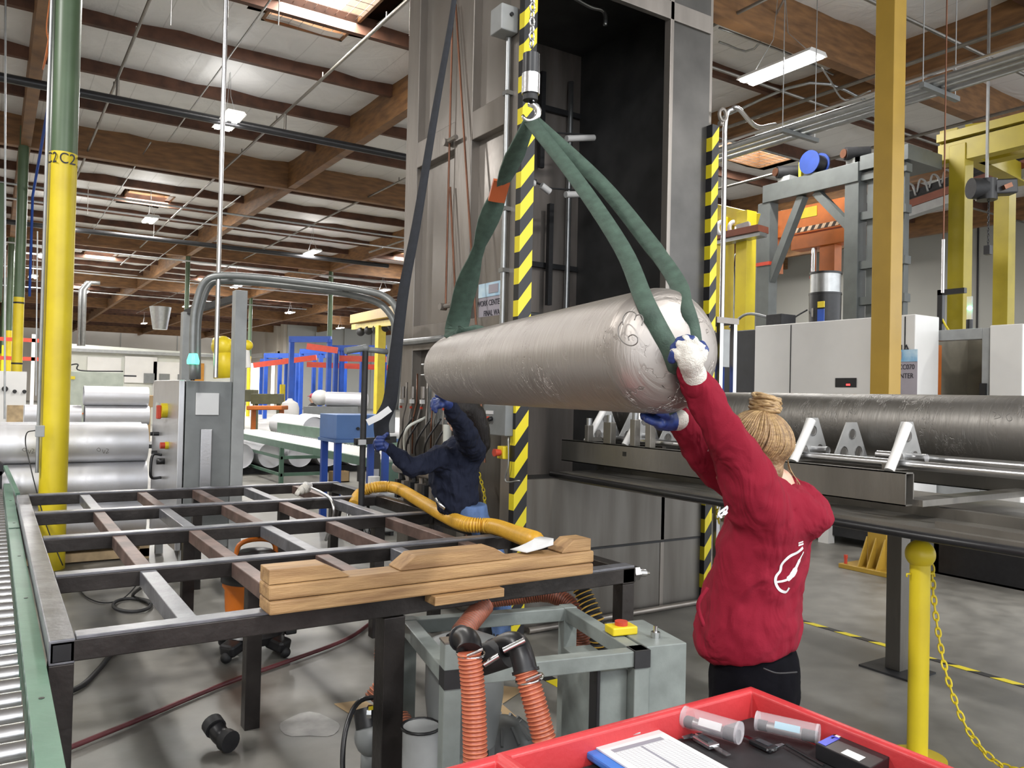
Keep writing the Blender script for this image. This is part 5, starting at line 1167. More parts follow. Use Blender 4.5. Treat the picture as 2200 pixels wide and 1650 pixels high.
# yellow crane column
CX, CY = 7.70, 4.83
t = thing('crane_column', 'thick ochre yellow steel column with gusseted base on the right', 'steel column', (CX, CY, 0))
MB().box(CX-.105, CY-.105, .04, CX+.105, CY+.105, 9).build('post', ochre, t, bevel=.006)
MB().box(CX-.30, CY-.30, 0, CX+.30, CY+.30, .045).build('base_plate', ochre, t, bevel=.004)
for s_ in (-1, 0, 1):
    MB().prism([(CX-.12, CY+.1*s_-.006, .045), (CX-.27, CY+.1*s_-.006, .045), (CX-.12, CY+.1*s_-.006, .34)], (0, .012, 0)).build('gusset', ochre, t)
    MB().prism([(CX+.1*s_-.006, CY-.12, .045), (CX+.1*s_-.006, CY-.27, .045), (CX+.1*s_-.006, CY-.12, .34)], (.012, 0, 0)).build('gusset', ochre, t)
for a, b in ((-1, -1), (-1, 1), (1, -1)): MB().cyl((CX+.25*a, CY+.25*b, .045), (CX+.25*a, CY+.25*b, .10), .016, n=8).cyl((CX+.25*a, CY+.25*b, .10), (CX+.25*a, CY+.25*b, .135), .02, n=8).build('anchor_bolt', redc, t)
# machining centre
MX = 8.5
t = thing('machining_centre', 'long white machining centre enclosure behind the ochre column', 'machine tool', (9.5, 6.3, 0))
MB().box(MX, 5.38, .36, 9.75, 7.20, 2.70).box(MX, 4.99, .36, 8.98, 5.379, 2.70).build('enclosure', white, t, bevel=.01)
MB().box(MX+.02, 7.2, .36, 9.6, 8.3, 2.66).build('dark_end_panel', mat('charcoal_panel', (.045, .047, .052), .4), t, bevel=.01)
for y in (6.62, 5.10): MB().box(MX-.004, y, .4, MX+.001, y+.012, 2.68).build('panel_gap', blackm, t)
q_ = at(1817, 822, X=MX-.003); MB().box(MX-.006, q_.y-.14, q_.z-.055, MX, q_.y+.14, q_.z+.055).build('display_recess', blackp, t)
MB().box(MX-.009, q_.y-.06, q_.z-.035, MX-.005, q_.y-.01, q_.z-.015).build('red_display', redlamp, t)
MB().box(MX+.1, 5.1, .1, 9.6, 8.2, .36).build('plinth', blackm, t)
for y in (6.05, 7.4): MB().box(MX+.02, y, 0, MX+.14, y+.14, .36).build('levelling_foot', white, t)
q_ = at(1937, 750, X=MX-.004); text('machine_lettering', 'OKUMA', .125, ink, (MX-.006, 5.27, q_.z), ROT_MX, t, .002)
q_ = at(1945, 805, X=MX-.01); sign('sign reading work center and machining center on white machine beside the column', (MX-.012, 5.20, 2.02), .50, .58, ROT_MX, (-1, 0, 0), ['CENTER CC070', 'NING CENTER'], .078)
MB().box(MX+.15, 6.9, 2.70, MX+.45, 7.15, 2.86).build('top_motor', blackm, t, bevel=.01)
MB().tube(smooth_path([(MX+.3, 7.1, 2.8), (MX+.2, 7.5, 2.9), (MX+.3, 7.9, 2.75)]), .02, 8).build('top_hose', greyl, t, smooth=True)
# second machine with open door
t = thing('machine_tool_enclosure', 'grey and white machine with open doorway and green beacon at far right', 'machine tool', (9.8, 4.3, 0))
q0, q1 = at(1975, 712, X=9.0), at(2110, 712, X=9.0); ya, yb2 = q0.y, q1.y; zt = q0.z
m = MB().box(9.0, yb2-.08, 0, 9.12, yb2, zt).box(9.0, ya-.06, 0, 9.12, ya, zt).box(9.0, yb2, zt-.12, 9.12, ya-.06, zt).box(9.0, yb2, 0, 9.12, ya-.06, 1.0); m.build('door_frame', greyl, t, bevel=.006)
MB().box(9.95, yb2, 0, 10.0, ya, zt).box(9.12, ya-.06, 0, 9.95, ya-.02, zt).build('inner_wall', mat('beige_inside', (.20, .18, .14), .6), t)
MB().box(9.12, ya-.10, 0, 9.3, ya-.065, zt-.15).build('orange_curtain', orange, t)
MB().box(8.98, yb2-.42, 0, 10.4, yb2-.09, zt+.02).build('white_door', white, t, bevel=.01)
MB().box(8.96, ya-.06, 1.2, 9.0, ya-.01, 2.0).build('black_handle', blackp, t); MB().box(8.96, yb2-.06, 1.2, 9.0, yb2+.0, 1.95).build('black_handle', blackp, t)
q_ = at(2083, 690, X=9.2); MB().cyl((9.2, q_.y, zt), (9.2, q_.y, zt+.12), .035, n=14).build('beacon_base', blackp, t, smooth=40)
MB().cyl((9.2, q_.y, zt+.12), (9.2, q_.y, zt+.38), .03, n=14).build('beacon_glass', glass, t, smooth=40)
MB().ell((9.2, q_.y, zt+.25), .028).build('beacon_lamp', mat('beacon_green_glow', (.1, .9, .4), .4, emit=(.1, 1, .45), estr=6), t, smooth=True)
q_ = at(2020, 710, X=9.3); MB().box(9.28, q_.y-.03, zt, 9.34, q_.y+.03, zt+.5).box(9.28, q_.y-.28, zt+.44, 9.34, q_.y+.03, zt+.5).build('black_bracket', blackp, t)
MB().tube(smooth_path([(9.3, q_.y-.1, zt+.02), (9.3, q_.y-.05, zt+.1), (9.3, q_.y-.0, zt+.2)]), .012, 6).build('yellow_cable', yellow, t, smooth=True)
# press gantry
XG = 11.0
t = thing('grey_gantry_frame', 'grey steel gantry frame with knee braces rising behind white machine', 'gantry', (XG, 8.4, 0))
yl, yr = at(1640, 500, X=XG).y, at(1828, 500, X=XG).y
zt = 5.45
for y, w_ in ((yl, .26), (yr, .24)): MB().box(XG, y-w_/2, 0, XG+.22, y+w_/2, zt-.35).build('column', gantryg, t, bevel=.008)
MB().box(XG-.02, yr-.12, zt-.36, XG+.24, yl+.02, zt-.06).build('top_beam', gantryg, t, bevel=.008)
MB().box(XG, yr-.9, zt-.20, XG+.9, yr-.05, zt+.02).build('end_platform', gantryg, t)
for a, b in (((XG+.1, yl-.08, 3.75), (XG+.1, (yl+yr)/2+.12, zt-.36)), ((XG+.1, yr+.05, 4.4), (XG+.1, (yl+yr)/2-.15, zt-.36))): MB().bar(a, b, .14, .12).build('knee_brace', gantryg, t)
for y in (yr-.25, yr-.5, yr-.75):
    MB().box(XG+.1, y-.05, 0, XG+.22, y+.05, zt-.1).build('lattice_post', gantryg, t)
for z in (5.1, 4.5, 3.75, 3.2): MB().box(XG+.05, yr-.85, z, XG+.2, yr, z+.12).build('lattice_rail', gantryg, t)
MB().box(XG+.25, yr-.62, 0, XG+.3, yr-.52, 5).build('black_track', blackp, t)
MB().box(XG-.012, yl-.14, 4.02, XG+.22, yl+.14, 4.08).build('red_band', redc, t)
q_ = at(1750, 355, X=XG+.1)
r_ = thing('hose_reel', 'blue hose reel on top of the grey gantry frame', 'hose reel', tuple(q_))
MB().cyl((XG-.02, q_.y, zt+.13), (XG+.22, q_.y-.02, zt+.13), .14, n=26).build('hose_roll', blackp, r_, smooth=40)
for x_ in (XG-.04, XG+.22):
    MB().cyl((x_, q_.y, zt+.13), (x_+.02, q_.y, zt+.13), .19, n=26).build('reel_flange', mat('reel_blue', (.01, .04, .22), .5), r_, smooth=40)
MB().box(XG+.05, q_.y+.22, zt-.06, XG+.12, q_.y+.27, zt+.2).build('yellow_stop', yellow, r_)
for xx, l_ in ((1690, 'black motor with white band at left on top of gantry frame'), (1838, 'black motor at right end on top of gantry frame')):
    q_ = at(xx, 370, X=XG+.1); k = thing('gear_motor', l_, 'motor', (XG+.1, q_.y, zt)); MB().cyl((XG-.05, q_.y+.08, zt+.10), (XG+.25, q_.y-.12, zt+.12), .10, n=16).build('motor_body', blackm, k, smooth=40); MB().cyl((XG-.09, q_.y+.09, zt+.10), (XG-.05, q_.y+.08, zt+.10), .07, n=14).build('motor_cap', copper, k, smooth=40)
    MB().box(XG, q_.y-.14, zt-.06, XG+.2, q_.y+.1, zt+.02).build('mount', greyl, k)
t = thing('orange_bridge_crane', 'orange bridge crane beam with warning stripes seen through gantry', 'crane', (12.2, 9, 0))
qa, qb = at(1660, 470, X=12.2), at(1815, 440, X=12.2)
hz3 = hazard_mat('orange_stripes', (0, 1, .6), 7, .5, (.8, .6, .4), (.05, .03, .02))
MB().box(12.2, qb.y, 4.75, 12.5, qa.y, 5.25).build('bridge_beam', orange, t, bevel=.01); MB().box(12.19, qb.y+.1, 4.78, 12.2, qa.y-.35, 4.86).build('stripe_band', hz3, t)
MB().box(12.19, qb.y+.55, 5.02, 12.2, qb.y+.95, 5.20).build('warning_label', yellow, t)
MB().box(12.1, qb.y-.1, 4.45, 12.4, qa.y-.5, 4.70).build('lower_beam', orange, t, bevel=.01)
MB().box(12.2, qa.y+.3, 0, 12.4, qa.y+.45, 5.2).box(12.2, qa.y, 5.05, 12.4, qa.y+.45, 5.2).build('support_column', greyp, t)
MB().box(12.15, qb.y+.15, 3.7, 12.35, qb.y+.45, 4.5).build('carriage', orange, t); MB().box(12.1, qa.y-.1, 4.1, 12.4, qa.y+.25, 5.0).build('end_truck', orange, t)
MB().cyl((12.2, qb.y+.6, 3.0), (12.2, qb.y+.6, 4.6), .05, n=12).build('ram', chrome, t, smooth=40)
MB().box(12.15, qb.y+.35, 3.9, 12.25, qb.y+.65, 4.0).build('red_clamp', redc, t)
# drum vacuum on machine
q_ = at(1772, 690, X=9.3); zt_ = at(1772, 588, X=9.3).z; zm = at(1772, 632, X=9.3).z
t = thing('mist_collector', 'black and silver cylindrical mist collector standing on the white machine', 'mist collector', (9.3, q_.y, 2.7))
MB().cyl((9.3, q_.y, 2.70), (9.3, q_.y, zm), .20, .205, n=28).build('black_drum', blackp, t, smooth=40)
MB().cyl((9.3, q_.y, zm), (9.3, q_.y, zt_), .195, n=28).build('filter_sleeve', zinc, t, smooth=40)
for z in (zm, zt_): MB().cyl((9.3, q_.y, z-.015), (9.3, q_.y, z+.01), .21, n=28).build('rim', blackp, t, smooth=40)
MB().box(9.085, q_.y-.14, 2.75, 9.10, q_.y-.04, 2.93).build('blue_label', blue, t); MB().box(9.085, q_.y-.14, 2.95, 9.10, q_.y-.04, 3.03).build('yellow_label', yellow, t)
MB().box(9.08, q_.y+.02, 2.83, 9.095, q_.y+.05, 2.95).build('latch', chrome, t)
MB().tube(smooth_path([(9.2, q_.y+.2, 2.95), (9.1, q_.y+.32, 2.85), (9.05, q_.y+.45, 2.72)]), .012, 6).build('hose', blackm, t, smooth=True)
# yellow gantries
def gantry(label, posts, zt, beams, m_=dulley, w_=.24, name='yellow_gantry', cat='gantry'):
    t = thing(name, label, cat, (posts[0][0], posts[0][1], 0))
    for x, y, z in posts: MB().box(x-w_/2, y-w_/2, 0, x+w_/2, y+w_/2, z).build('post', m_, t, bevel=.006)
    for a, b, ww, hh in beams: MB().bar(a, b, ww, hh).build('beam', m_, t)
    return t
gp1, gp2 = at(2063, 500, d=12), at(2158, 500, d=13.4)
t = gantry('yellow gantry crane frame with two posts at the right edge', [(gp1.x, gp1.y, 5.6), (gp2.x, gp2.y, 5.4)], 5.6,
    [((gp1.x, gp1.y+.3, 5.75), (gp1.x, 1.5, 5.75), .3, .12), ((gp1.x, gp1.y+.3, 5.5), (gp1.x, 1.5, 5.55), .2, .3), ((gp1.x, gp1.y+.2, 5.75), (gp2.x+1, gp2.y+.2, 5.75), .25, .3), ((gp1.x+1.2, gp1.y+.3, 5.75), (gp1.x+1.2, 1.5, 5.75), .25, .3), ((gp1.x+.1, gp1.y, 5.8), (gp1.x+1.3, 4.2, 5.85), .08, .25)])
ra, rb = at(1935, 448, d=15.5), at(2260, 335, d=13.5)
t = thing('crane_runway', 'rust red crane runway with grey rail crossing behind ochre column', 'crane rail', tuple(ra))
MB().bar(ra, rb, .22, .14).build('runway_beam', mat('rust_red', (.22, .06, .03), .5), t); MB().bar(ra-UP*.16, rb-UP*.16, .2, .16).build('grey_rail', greyl, t)
MB().bar(ra+UP*.18+_F*.2, rb+UP*.22+_F*.2, .18, .12).build('festoon_track', blackm, t)
for k in range(5): MB().tube(smooth_path([ra.lerp(rb, .03+.09*k)+UP*.2, ra.lerp(rb, .05+.09*k)+UP*.42, ra.lerp(rb, .09+.09*k)+UP*.35, ra.lerp(rb, .11+.09*k)+UP*.15]), .02, 6).build('festoon_cable', greyl, t, smooth=True)
hp = at(2112, 405, d=10.9)
t = thing('electric_chain_hoist', 'black electric hoist hanging under the runway at upper right', 'hoist', tuple(hp))
MB().cyl(hp+_R*(-.17), hp+_R*.02, .14, n=18).build('motor', blackm, t, smooth=40); MB().bar(hp, hp+_R*.42+UP*.02, .2, .2).build('gearbox', blackp, t, bevel=.02)
MB().bar(hp+UP*.1+_R*.05, hp+_R*.05+UP*4.2, .03, .03).build('suspension_rod', zinc, t); MB().bar(hp+_R*.2-UP*.02-_F*.11, hp+_R*.3+UP*.02-_F*.11, .1, .06).build('orange_plate', copper, t)
MB().cyl(hp+_R*.05-UP*.16, hp+_R*.05+UP*.12, .13, n=14).build('brake_housing', blackp, t, smooth=40)
c1 = MB(); q_ = hp+_R*.08
for k in range(17):
    z = q_.z-.12-.04*k; s1 = _R if k % 2 else FH; c1.tube([V((q_.x, q_.y, z))+s1*(.012*math.cos(a))+UP*(.026*math.sin(a)) for a in [2*PI*j/8 for j in range(8)]], .006, 5, closed=True)
c1.build('chain', blackm, t, smooth=True); MB().box(q_.x-.04, q_.y-.04, q_.z-.9, q_.x+.04, q_.y+.04, q_.z-.78).build('hook_block', blackp, t)
# yellow frame right of washer
ga_, gb_ = at(1556, 560, d=13), at(1602, 560, d=12.6)
t = gantry('bright yellow small gantry frame just right of wash cabinet', [(ga_.x, ga_.y, at(1556, 470, d=13).z), (gb_.x, gb_.y, at(1602, 455, d=12.6).z)], 5, [(at(1540, 456, d=13.3), at(1617, 475, d=12.6), .25, .26)], yellow, .22)
MB().bar(at(1542, 512, d=12.8), at(1640, 492, d=12.2), .3, .10).build('rail', mat('rust_red', (.22, .06, .03)), t); MB().bar(at(1542, 522, d=12.8), at(1640, 502, d=12.2), .2, .08).build('lower_rail', zinc, t)
t = thing('crane_trolley', 'white and grey trolley wheels on rail beside bright yellow frame', 'trolley', tuple(at(1570, 490, d=12)))

for x in (1550, 1576): MB().tube([at(x+9*math.cos(a), 490+13*math.sin(a), d=12.6) for a in [PI*.55+PI*1.0*k/8 for k in range(9)]], .035, 8).build('white_hook_frame', white, t, smooth=True)
MB().bar(at(1585, 494, d=12.5), at(1612, 486, d=12.4), .12, .14).build('trolley_body', greyl, t)
# conduit bundle on wall behind
t = thing('wall_conduits', 'bundle of thin grey conduits curving down behind yellow frame', 'conduit bundle', tuple(at(1580, 560, d=15)))
for k in range(9):
    x = 1562+6.5*k; MB().tube(smooth_path([at(x+6, 545, d=15.5), at(x+2, 552, d=15.5), at(x, 572, d=15.5), at(x+1, 600, d=15.5), at(x+1, 700, d=15.5)]), .02, 6).build('conduit', zinc, t, smooth=True)
# vertical conduit and support table at right of washer
pv = at(1556, 400, d=7.2)
one('vertical_conduit', 'slim silver conduit rising right of wash cabinet and bending towards ceiling', 'conduit', MB().tube(smooth_path([(pv.x, pv.y, 0), (pv.x, pv.y, 3.5), (pv.x, pv.y, 4.2), (pv.x+.05, pv.y-.03, 4.32), (pv.x+.12, pv.y-.05, 4.33), at(1625, 272, d=7.7), at(1665, 268, d=8.1)]), .022, 8), alu, smooth=True)
t = thing('steel_side_table', 'small stainless table top beside wash cabinet at right', 'table', tuple(at(1560, 700, d=6.6)))
b_ = at(1588, 685, d=6.9); tz = b_.z; x1_, y0_ = b_.x, b_.y
MB().box(x1_-.27, y0_, tz-.05, x1_, y0_+.55, tz).build('table_top', stainf, t)
for x, y in ((x1_-.03, y0_+.03), (x1_-.2, y0_+.03), (x1_-.03, y0_+.5)): MB().box(x-.02, y-.02, 0, x+.02, y+.02, tz-.05).build('leg', alu, t)
MB().box(x1_-.26, y0_+.08, 1.2, x1_-.08, y0_+.3, 2.0).build('blue_unit', mat('reel_blue', (.01, .04, .22), .5), t); MB().box(x1_-.18, y0_+.01, tz-.42, x1_-.1, y0_+.06, tz-.1).build('white_box', greyl, t)
# overhead conduit rack on the right
def at2(px, py, X): return at(px, py, X=X)
XR = 8.8
ct1, ct2 = at(1545, 318, X=XR), at(2210, 118, X=XR)
t = thing('overhead_conduit_rack', 'rack of three large conduits with cross hangers under the right ceiling', 'conduit rack', tuple(ct1))
zr = (ct1.z+ct2.z)/2
for dx, dz in ((0, 0), (.16, 0), (.34, .01)): MB().cyl((XR+dx, 1.5, zr), (XR+dx, 11, zr), .045 if dx != .16 else .04, n=12).build('conduit', zinc, t, smooth=40)
MB().cyl((XR-.1, 1.5, zr+.05), (XR-.1, 11, zr+.05), .02, n=8).build('thin_conduit', alu, t, smooth=40)
for px in (1700, 2000):
    q_ = at(px, 250, X=XR); MB().box(XR-.2, q_.y-.03, zr-.1, XR+.55, q_.y+.03, zr-.045).build('hanger_channel', greyp, t)
    for dx in (-.17, .5): MB().cyl((XR+dx, q_.y, zr-.1), (XR+dx, q_.y, 8.3), .007, n=6).build('hanger_rod', zinc, t)
q_ = at(2030, 300, d=7.5); t = thing('pendant_cable', 'thin brown pendant cable with silver tip hanging at right', 'cable', (q_.x, q_.y, 2.9))
MB().cyl((q_.x, q_.y, 3.2), (q_.x, q_.y, 8.4), .008, n=6).build('cable', copper, t); MB().cyl((q_.x, q_.y, at(2030, 630, d=7.5).z), (q_.x, q_.y, 3.25), .014, n=8).build('silver_tip', alu, t, smooth=40)
for i, (pts, r_) in enumerate([([at(1700, -30, Z=8), at(1620, 105, Z=8), at(1545, 90, Z=8)], .02), ([at(1545, 255, Z=7.6), at(1740, 178, Z=7.6), at(1880, 225, Z=7.6)], .028), ([at(1545, 60, Z=7.8), at(1700, 118, Z=7.8), at(1790, 160, Z=7.8)], .02), ([at(1765, 145, Z=7.0), at(1785, 175, Z=7.0), at(1815, 215, Z=7.0), at(1870, 195, Z=7.0)], .015)]):
    one('ceiling_conduit', ['bent thin conduit on ceiling above the twin tube lamp', 'silver conduit bending under ceiling below the twin tube lamp', 'conduit behind lamp along the big beam', 'flexible cable drooping from the twin tube lamp'][i], 'conduit', MB().tube(smooth_path(pts, 4), r_, 8), zinc, 'right ceiling conduits', smooth=True)
for i, y in enumerate((10.0, 12.6, 7.0)):
    one('sprinkler_pipe', ['dark sprinkler pipe crossing the right ceiling, far one', 'dark sprinkler pipe crossing the right ceiling, farthest', 'dark sprinkler pipe crossing the right ceiling, near one'][i], 'pipe', MB().cyl((7.5, y, 7.6), (28, y, 7.6), .03, n=8), steel, smooth=40)
for i, x in enumerate((12.5, 16.0)):
    one('sprinkler_pipe', ['long sprinkler pipe under right roof with small heads', 'long thin sprinkler pipe farther under right roof'][i], 'pipe', MB().cyl((x, 2, 7.3), (x, 30, 7.3), .035, n=8).build if False else MB().cyl((x, 2, 7.3), (x, 30, 7.3), .035, n=8), steel, smooth=40)
# bins at lower right
t = thing('black_spill_tray', 'black plastic tray holding paint cans on floor at right', 'tray', (8.6, 4.4, 0))
MB().box(8.06, 3.0, 0, 8.92, 4.5, .02).box(8.06, 3.0, 0, 8.11, 4.5, .42).box(8.87, 3.0, 0, 8.92, 4.5, .42).box(8.06, 3.0, 0, 8.92, 3.05, .42).box(8.06, 4.45, 0, 8.92, 4.5, .42).build('tray_body', blackp, t)
for x, y, m_, l_ in ((8.2, 3.95, greyl, 'grey paint can in black tray'), (8.25, 3.65, redc, 'red paint can with pale lid in black tray')):
    k = thing('paint_can', l_, 'can', (x, y, .02)); MB().cyl((x, y, .02), (x, y, .46), .13, n=20).build('can_body', m_, k, smooth=40); MB().cyl((x, y, .46), (x, y, .49), .135, n=20).build('can_lid', paper, k, smooth=40)
t = thing('rubbish_bag', 'black plastic rubbish bag beside black tray at right edge', 'bag', (8.0, 2.7, 0)); blob('bag_body', MB().ell((8.0, 2.6, .28), (.3, .36, .30)), blackp, t, .03, 3, .09, .12)
# pipes on right wall
one('wall_pipe', 'grey pipe running along the right grey wall', 'pipe', MB().cyl((29.3, 10, 3.8), (29.3, 30, 3.8), .06, n=8), zinc, smooth=40)
# ================================================================ LEFT SIDE
def column(label, x, y, zt, r=.117, hasC=True):
    t = thing('steel_column', label, 'column', (x, y, 0), 'round building columns')
    MB().cyl((x, y, 0), (x, y, 3.72), r, n=32).build('yellow_lower_post', yellow, t, smooth=40)
    MB().cyl((x, y, 3.86), (x, y, zt), r, n=32).build('green_upper_post', darkgreen, t, smooth=40)
    MB().cyl((x, y, 3.72), (x, y, 3.86), r*1.005, n=32).build('label_band', yellow, t, smooth=40)
    return t
t = column('round column, yellow below and green above, marked C2 in black, nearest on the left', .5, 8.56, 8.1)
def on_col(name, s_, cx, cy, r, ang, z, size, par):
    n_ = V((math.sin(ang), -math.cos(ang), 0)); return text(name, s_, size, ink, V((cx, cy, z))+n_*(r+.002), (PI/2, 0, ang), par, .001, sx=.85)
for a in (.24, -.98, 1.5): on_col('lettering', 'C2', .5, 8.56, .1175, a+.0, 3.79, .14, t)
MB().cyl((.5-.135, 8.50, .9), (.5-.135, 8.50, 8.1), .016, n=8).build('conduit', zinc, t, smooth=40)
q_ = at(84, 926, X=.36); MB().box(.33, q_.y-.06, q_.z-.05, .40, q_.y+.03, q_.z+.05).build('outlet_box', greyl, t, bevel=.004)
one('power_cord', 'thin dark cord drooping from outlet box on the column', 'cord', MB().tube(smooth_path([at(75, 925, d=7.1), at(58, 930, d=7), at(55, 955, d=7), at(65, 1000, d=6.9), at(76, 1045, d=6.9), at(100, 1130, d=6.9), at(135, 1215, d=6.9)]), .005, 6), blackp, smooth=True)
t2 = column('farther round column with green top, wooden board strapped beside it', .5, 23.3, 8.1)
MB().box(-.45, 22.9, 2.2, .1, 23.0, 3.7).build('wooden_board', palletw, t2); MB().box(-1.4, 22.8, 2.3, -.45, 22.95, 3.8).build('dark_panel', blackm, t2)
MB().box(-.3, 23.1, 3.7, .15, 23.3, 6.6).build('green_duct', darkgreen, t2, bevel=.03); MB().cyl((-.35, 23.1, 1.5), (-.35, 23.1, 6.3), .06, n=10).build('grey_pipe', zinc, t2, smooth=40)
for z in (2.2, 3.7): MB().cyl((.5, 23.3, z), (.5, 23.3, z+.04), .125, n=24).build('strap_band', blackm, t2, smooth=40)
one('blue_cable', 'blue cable bundle running down beside the farther column', 'cable', MB().tube([(.72, 23.3, 3.9), (.72, 23.3, 6.4), (.85, 20, 7.7), (.78, 14, 7.9), (.75, 8, 7.95)], .035, 6), blue, smooth=True)
for y, l_ in ((38., 'third'), (52.6, 'fourth'), (67.3, 'fifth'), (82., 'sixth')): column('%s round yellow and green column of the left row, counted from nearest' % l_, .5, y, 8.1)
for y, l_ in ((38., 'nearer'), (52.6, 'farther')): column('%s round column standing among the blue cranes' % l_, 7.2+GP, y, 8.1)
for i, (x, y, l_) in enumerate(((7.2, 38., 'slim distant green column left of blue cranes'), (13.86, 23.3, 'green column passing behind the curved conduits'))): column(l_, x, y, 8.1, .1)
one('power_cord', 'very thin dark vertical cord at far left edge of the hall', 'cord', MB().cyl(at(77, 850, d=12), at(76, 640, d=12)+UP*1.0, .01, n=5).cyl(at(10, 900, d=12), at(12, -30, d=12), .015, n=5), zinc)
one('orange_cable', 'orange cable looping beside the top of column', 'cable', MB().tube(smooth_path([at(108, -10, d=9), at(100, 60, d=9), at(105, 100, d=9), at(92, 150, d=9.2), at(100, 110, d=9), at(112, 30, d=9)]), .008, 6), orange, smooth=True)
# drop pole
pa, pb = at(463, 815, d=7.0), at(477, 0, d=7.0)
one('drop_pole', 'slender silver pole dropping from roof onto the grey cabinet', 'pole', MB().cyl((pa.x, pa.y, 1.80), (pa.x, pa.y, 8.6), .02, n=12), alu, smooth=40)

# ---- roof pipes
def pipe(name, label, a, b, r, m_, grp=None): return one(name, label, 'pipe', MB().cyl(a, b, r, n=10), m_, grp, smooth=40)
pipe('sprinkler_main', 'thick black sprinkler main crossing the left roof behind the lamp', (-9, 17.35, 7.3), (9.2, 17.35, 7.3), .085, mat('black_pipe', (.03, .03, .032), .35, .4))
pipe('sprinkler_main', 'second black pipe crossing the hall beyond the lamp', (-9, 31.5, 7.1), (14, 31.5, 7.1), .09, mat('black_pipe', (.03, .03, .032)))
for i, x in enumerate((1.9, 5.2, 9.6)):
    o = one('sprinkler_branch', ['dark branch pipe with drops crossing roof left of nearest lamp', 'dark branch pipe with upright heads right of nearest lamp', 'dark branch pipe farther right under the roof'][i], 'pipe', MB().cyl((x, 5, 7.75), (x, 44, 7.75), .028, n=8).cyl((x, 17.35, 7.36), (x, 17.35, 7.75), .03, n=8), steel, 'sprinkler branches', smooth=40)
    for k in range(5): MB().cyl((x, 9+3*k, 7.76), (x, 9+3*k, 7.87), .014, n=6).build('sprinkler_head', steel, o)
for i, (x, y0, y1, z) in enumerate(((3.6, 9, 22, 8.0), (3.2, 22, 40, 7.9), (6.2, 25, 45, 7.6), (9.5, 40, 70, 7.6))):
    pipe('roof_conduit', 'thin silver conduit running along the roof, run %s' % ('nearest the left lamp', 'between the second and third lamps', 'right of the girder', 'far down the hall')[i], (x, y0, z), (x, y1, z), .016, zinc)
for i, y in enumerate((24.5, 26.2, 34.0, 40.5, 48.0)):
    pipe('cross_pipe', 'light pipe crossing the hall roof, %s' % ('just past the column row beam', 'with the curved drops', 'beyond the second skylight', 'far behind', 'farthest of all')[i], (-9, y, 6.9-.05*i), (16, y, 6.9-.05*i), .03, alu if i % 2 else zinc)
for i, (x, y) in enumerate(((2.2, 13.5), (3.6, 12.5), (6.0, 12.2), (2.5, 30), (5.0, 33))):
    one('ceiling_rod', 'short thin white rod hanging from the roof, %s' % ['between column and lamp', 'above the nearest lamp', 'right of the nearest lamp', 'near the second lamp', 'far right of second lamp'][i], 'rod', MB().cyl((x, y, 7.4), (x, y, 8.5), .009, n=6), white, 'short hanging rods')
for i, px in enumerate((171, 180)):
    q_ = at(px, 700, d=30); one('drop_conduit', ['left one of two grey conduits dropping to the far long machine', 'right one of two grey conduits dropping to the far long machine'][i], 'conduit', MB().tube([(q_.x, q_.y, 3.2), (q_.x, q_.y, 5.3), (q_.x+.2, q_.y, 5.6), (q_.x+.5, q_.y, 5.6)], .07, 8), zinc, smooth=True)

# ---- control cabinet with conduits
CXa, CXb, CY0 = 1.40, 1.86, 7.62
q_ = at(330, 815, X=CXa); CY1 = q_.y; CH = 1.77
t = thing('control_cabinet', 'grey control cabinet with aluminium switch face behind the grid table', 'electrical cabinet', (1.6, 7.9, 0))
MB().box(CXa+.06, CY0, .25, CXb, CY1, CH).build('cabinet_body', greyp, t, bevel=.006)
MB().box(CXa, CY0+.0, .25, CXa+.05, CY1, CH+.005).build('switch_face', mat('cabinet_aluminium', (.56, .56, .57), .32, .75, .06, 4), t, bevel=.006)
MB().box(CXb+.002, CY0-.03, 0, CXb+.11, CY0+.10, 2.62).build('square_post', greyl, t, bevel=.004)
MB().box(CXa+.25, CY1-.1, 0, CXa+.35, CY1+.02, 2.5).build('square_post', greyl, t, bevel=.004)
MB().bar((CXa+.3, CY1, 2.5), (CXb+.05, CY0, 2.56), .05, .06).build('top_bar', blackm, t)
for x, y in ((CXa+.05, CY0+.02), (CXb-.1, CY0+.02), (CXa+.05, CY1-.1)): MB().box(x, y, 0, x+.07, y+.07, .25).build('leg', greyl, t)
q_ = at(445, 868, Y=CY0); MB().box(q_.x-.10, CY0-.02, q_.z-.10, q_.x+.10, CY0, q_.z+.10).build('white_plate', paper, t, bevel=.004)
q_ = at(440, 990, Y=CY0); MB().box(q_.x-.045, CY0-.03, .75, q_.x+.05, CY0, at(445, 922, Y=CY0).z).build('wire_duct', alu, t, bevel=.003)
MB().box(CXb+.03, CY0-.02, .2, CXb+.04, CY0-.0, .9).build('dark_seam', blackm, t)
def on_face(px, py): return at(px, py, X=CXa-.005)
q_ = on_face(357, 882); MB().cyl((CXa, q_.y, q_.z), (CXa-.05, q_.y, q_.z), .07, n=20).build('yellow_switch_plate', yellow, t, smooth=40); MB().box(CXa-.09, q_.y-.02, q_.z-.08, CXa-.05, q_.y+.03, q_.z+.05).build('red_rotary_handle', redc, t, bevel=.008)
q_ = on_face(360, 957); MB().cyl((CXa, q_.y, q_.z), (CXa-.03, q_.y, q_.z), .035, n=16).build('yellow_collar', yellow, t, smooth=40); MB().cyl((CXa-.03, q_.y, q_.z), (CXa-.07, q_.y, q_.z), .03, n=16).build('red_stop_button', redc, t, smooth=40)
for px, py in ((333, 932), (340, 932), (336, 972)): q_ = on_face(px, py); MB().cyl((CXa, q_.y, q_.z), (CXa-.05, q_.y, q_.z), .02, n=10).build('black_knob', blackp, t, smooth=40)
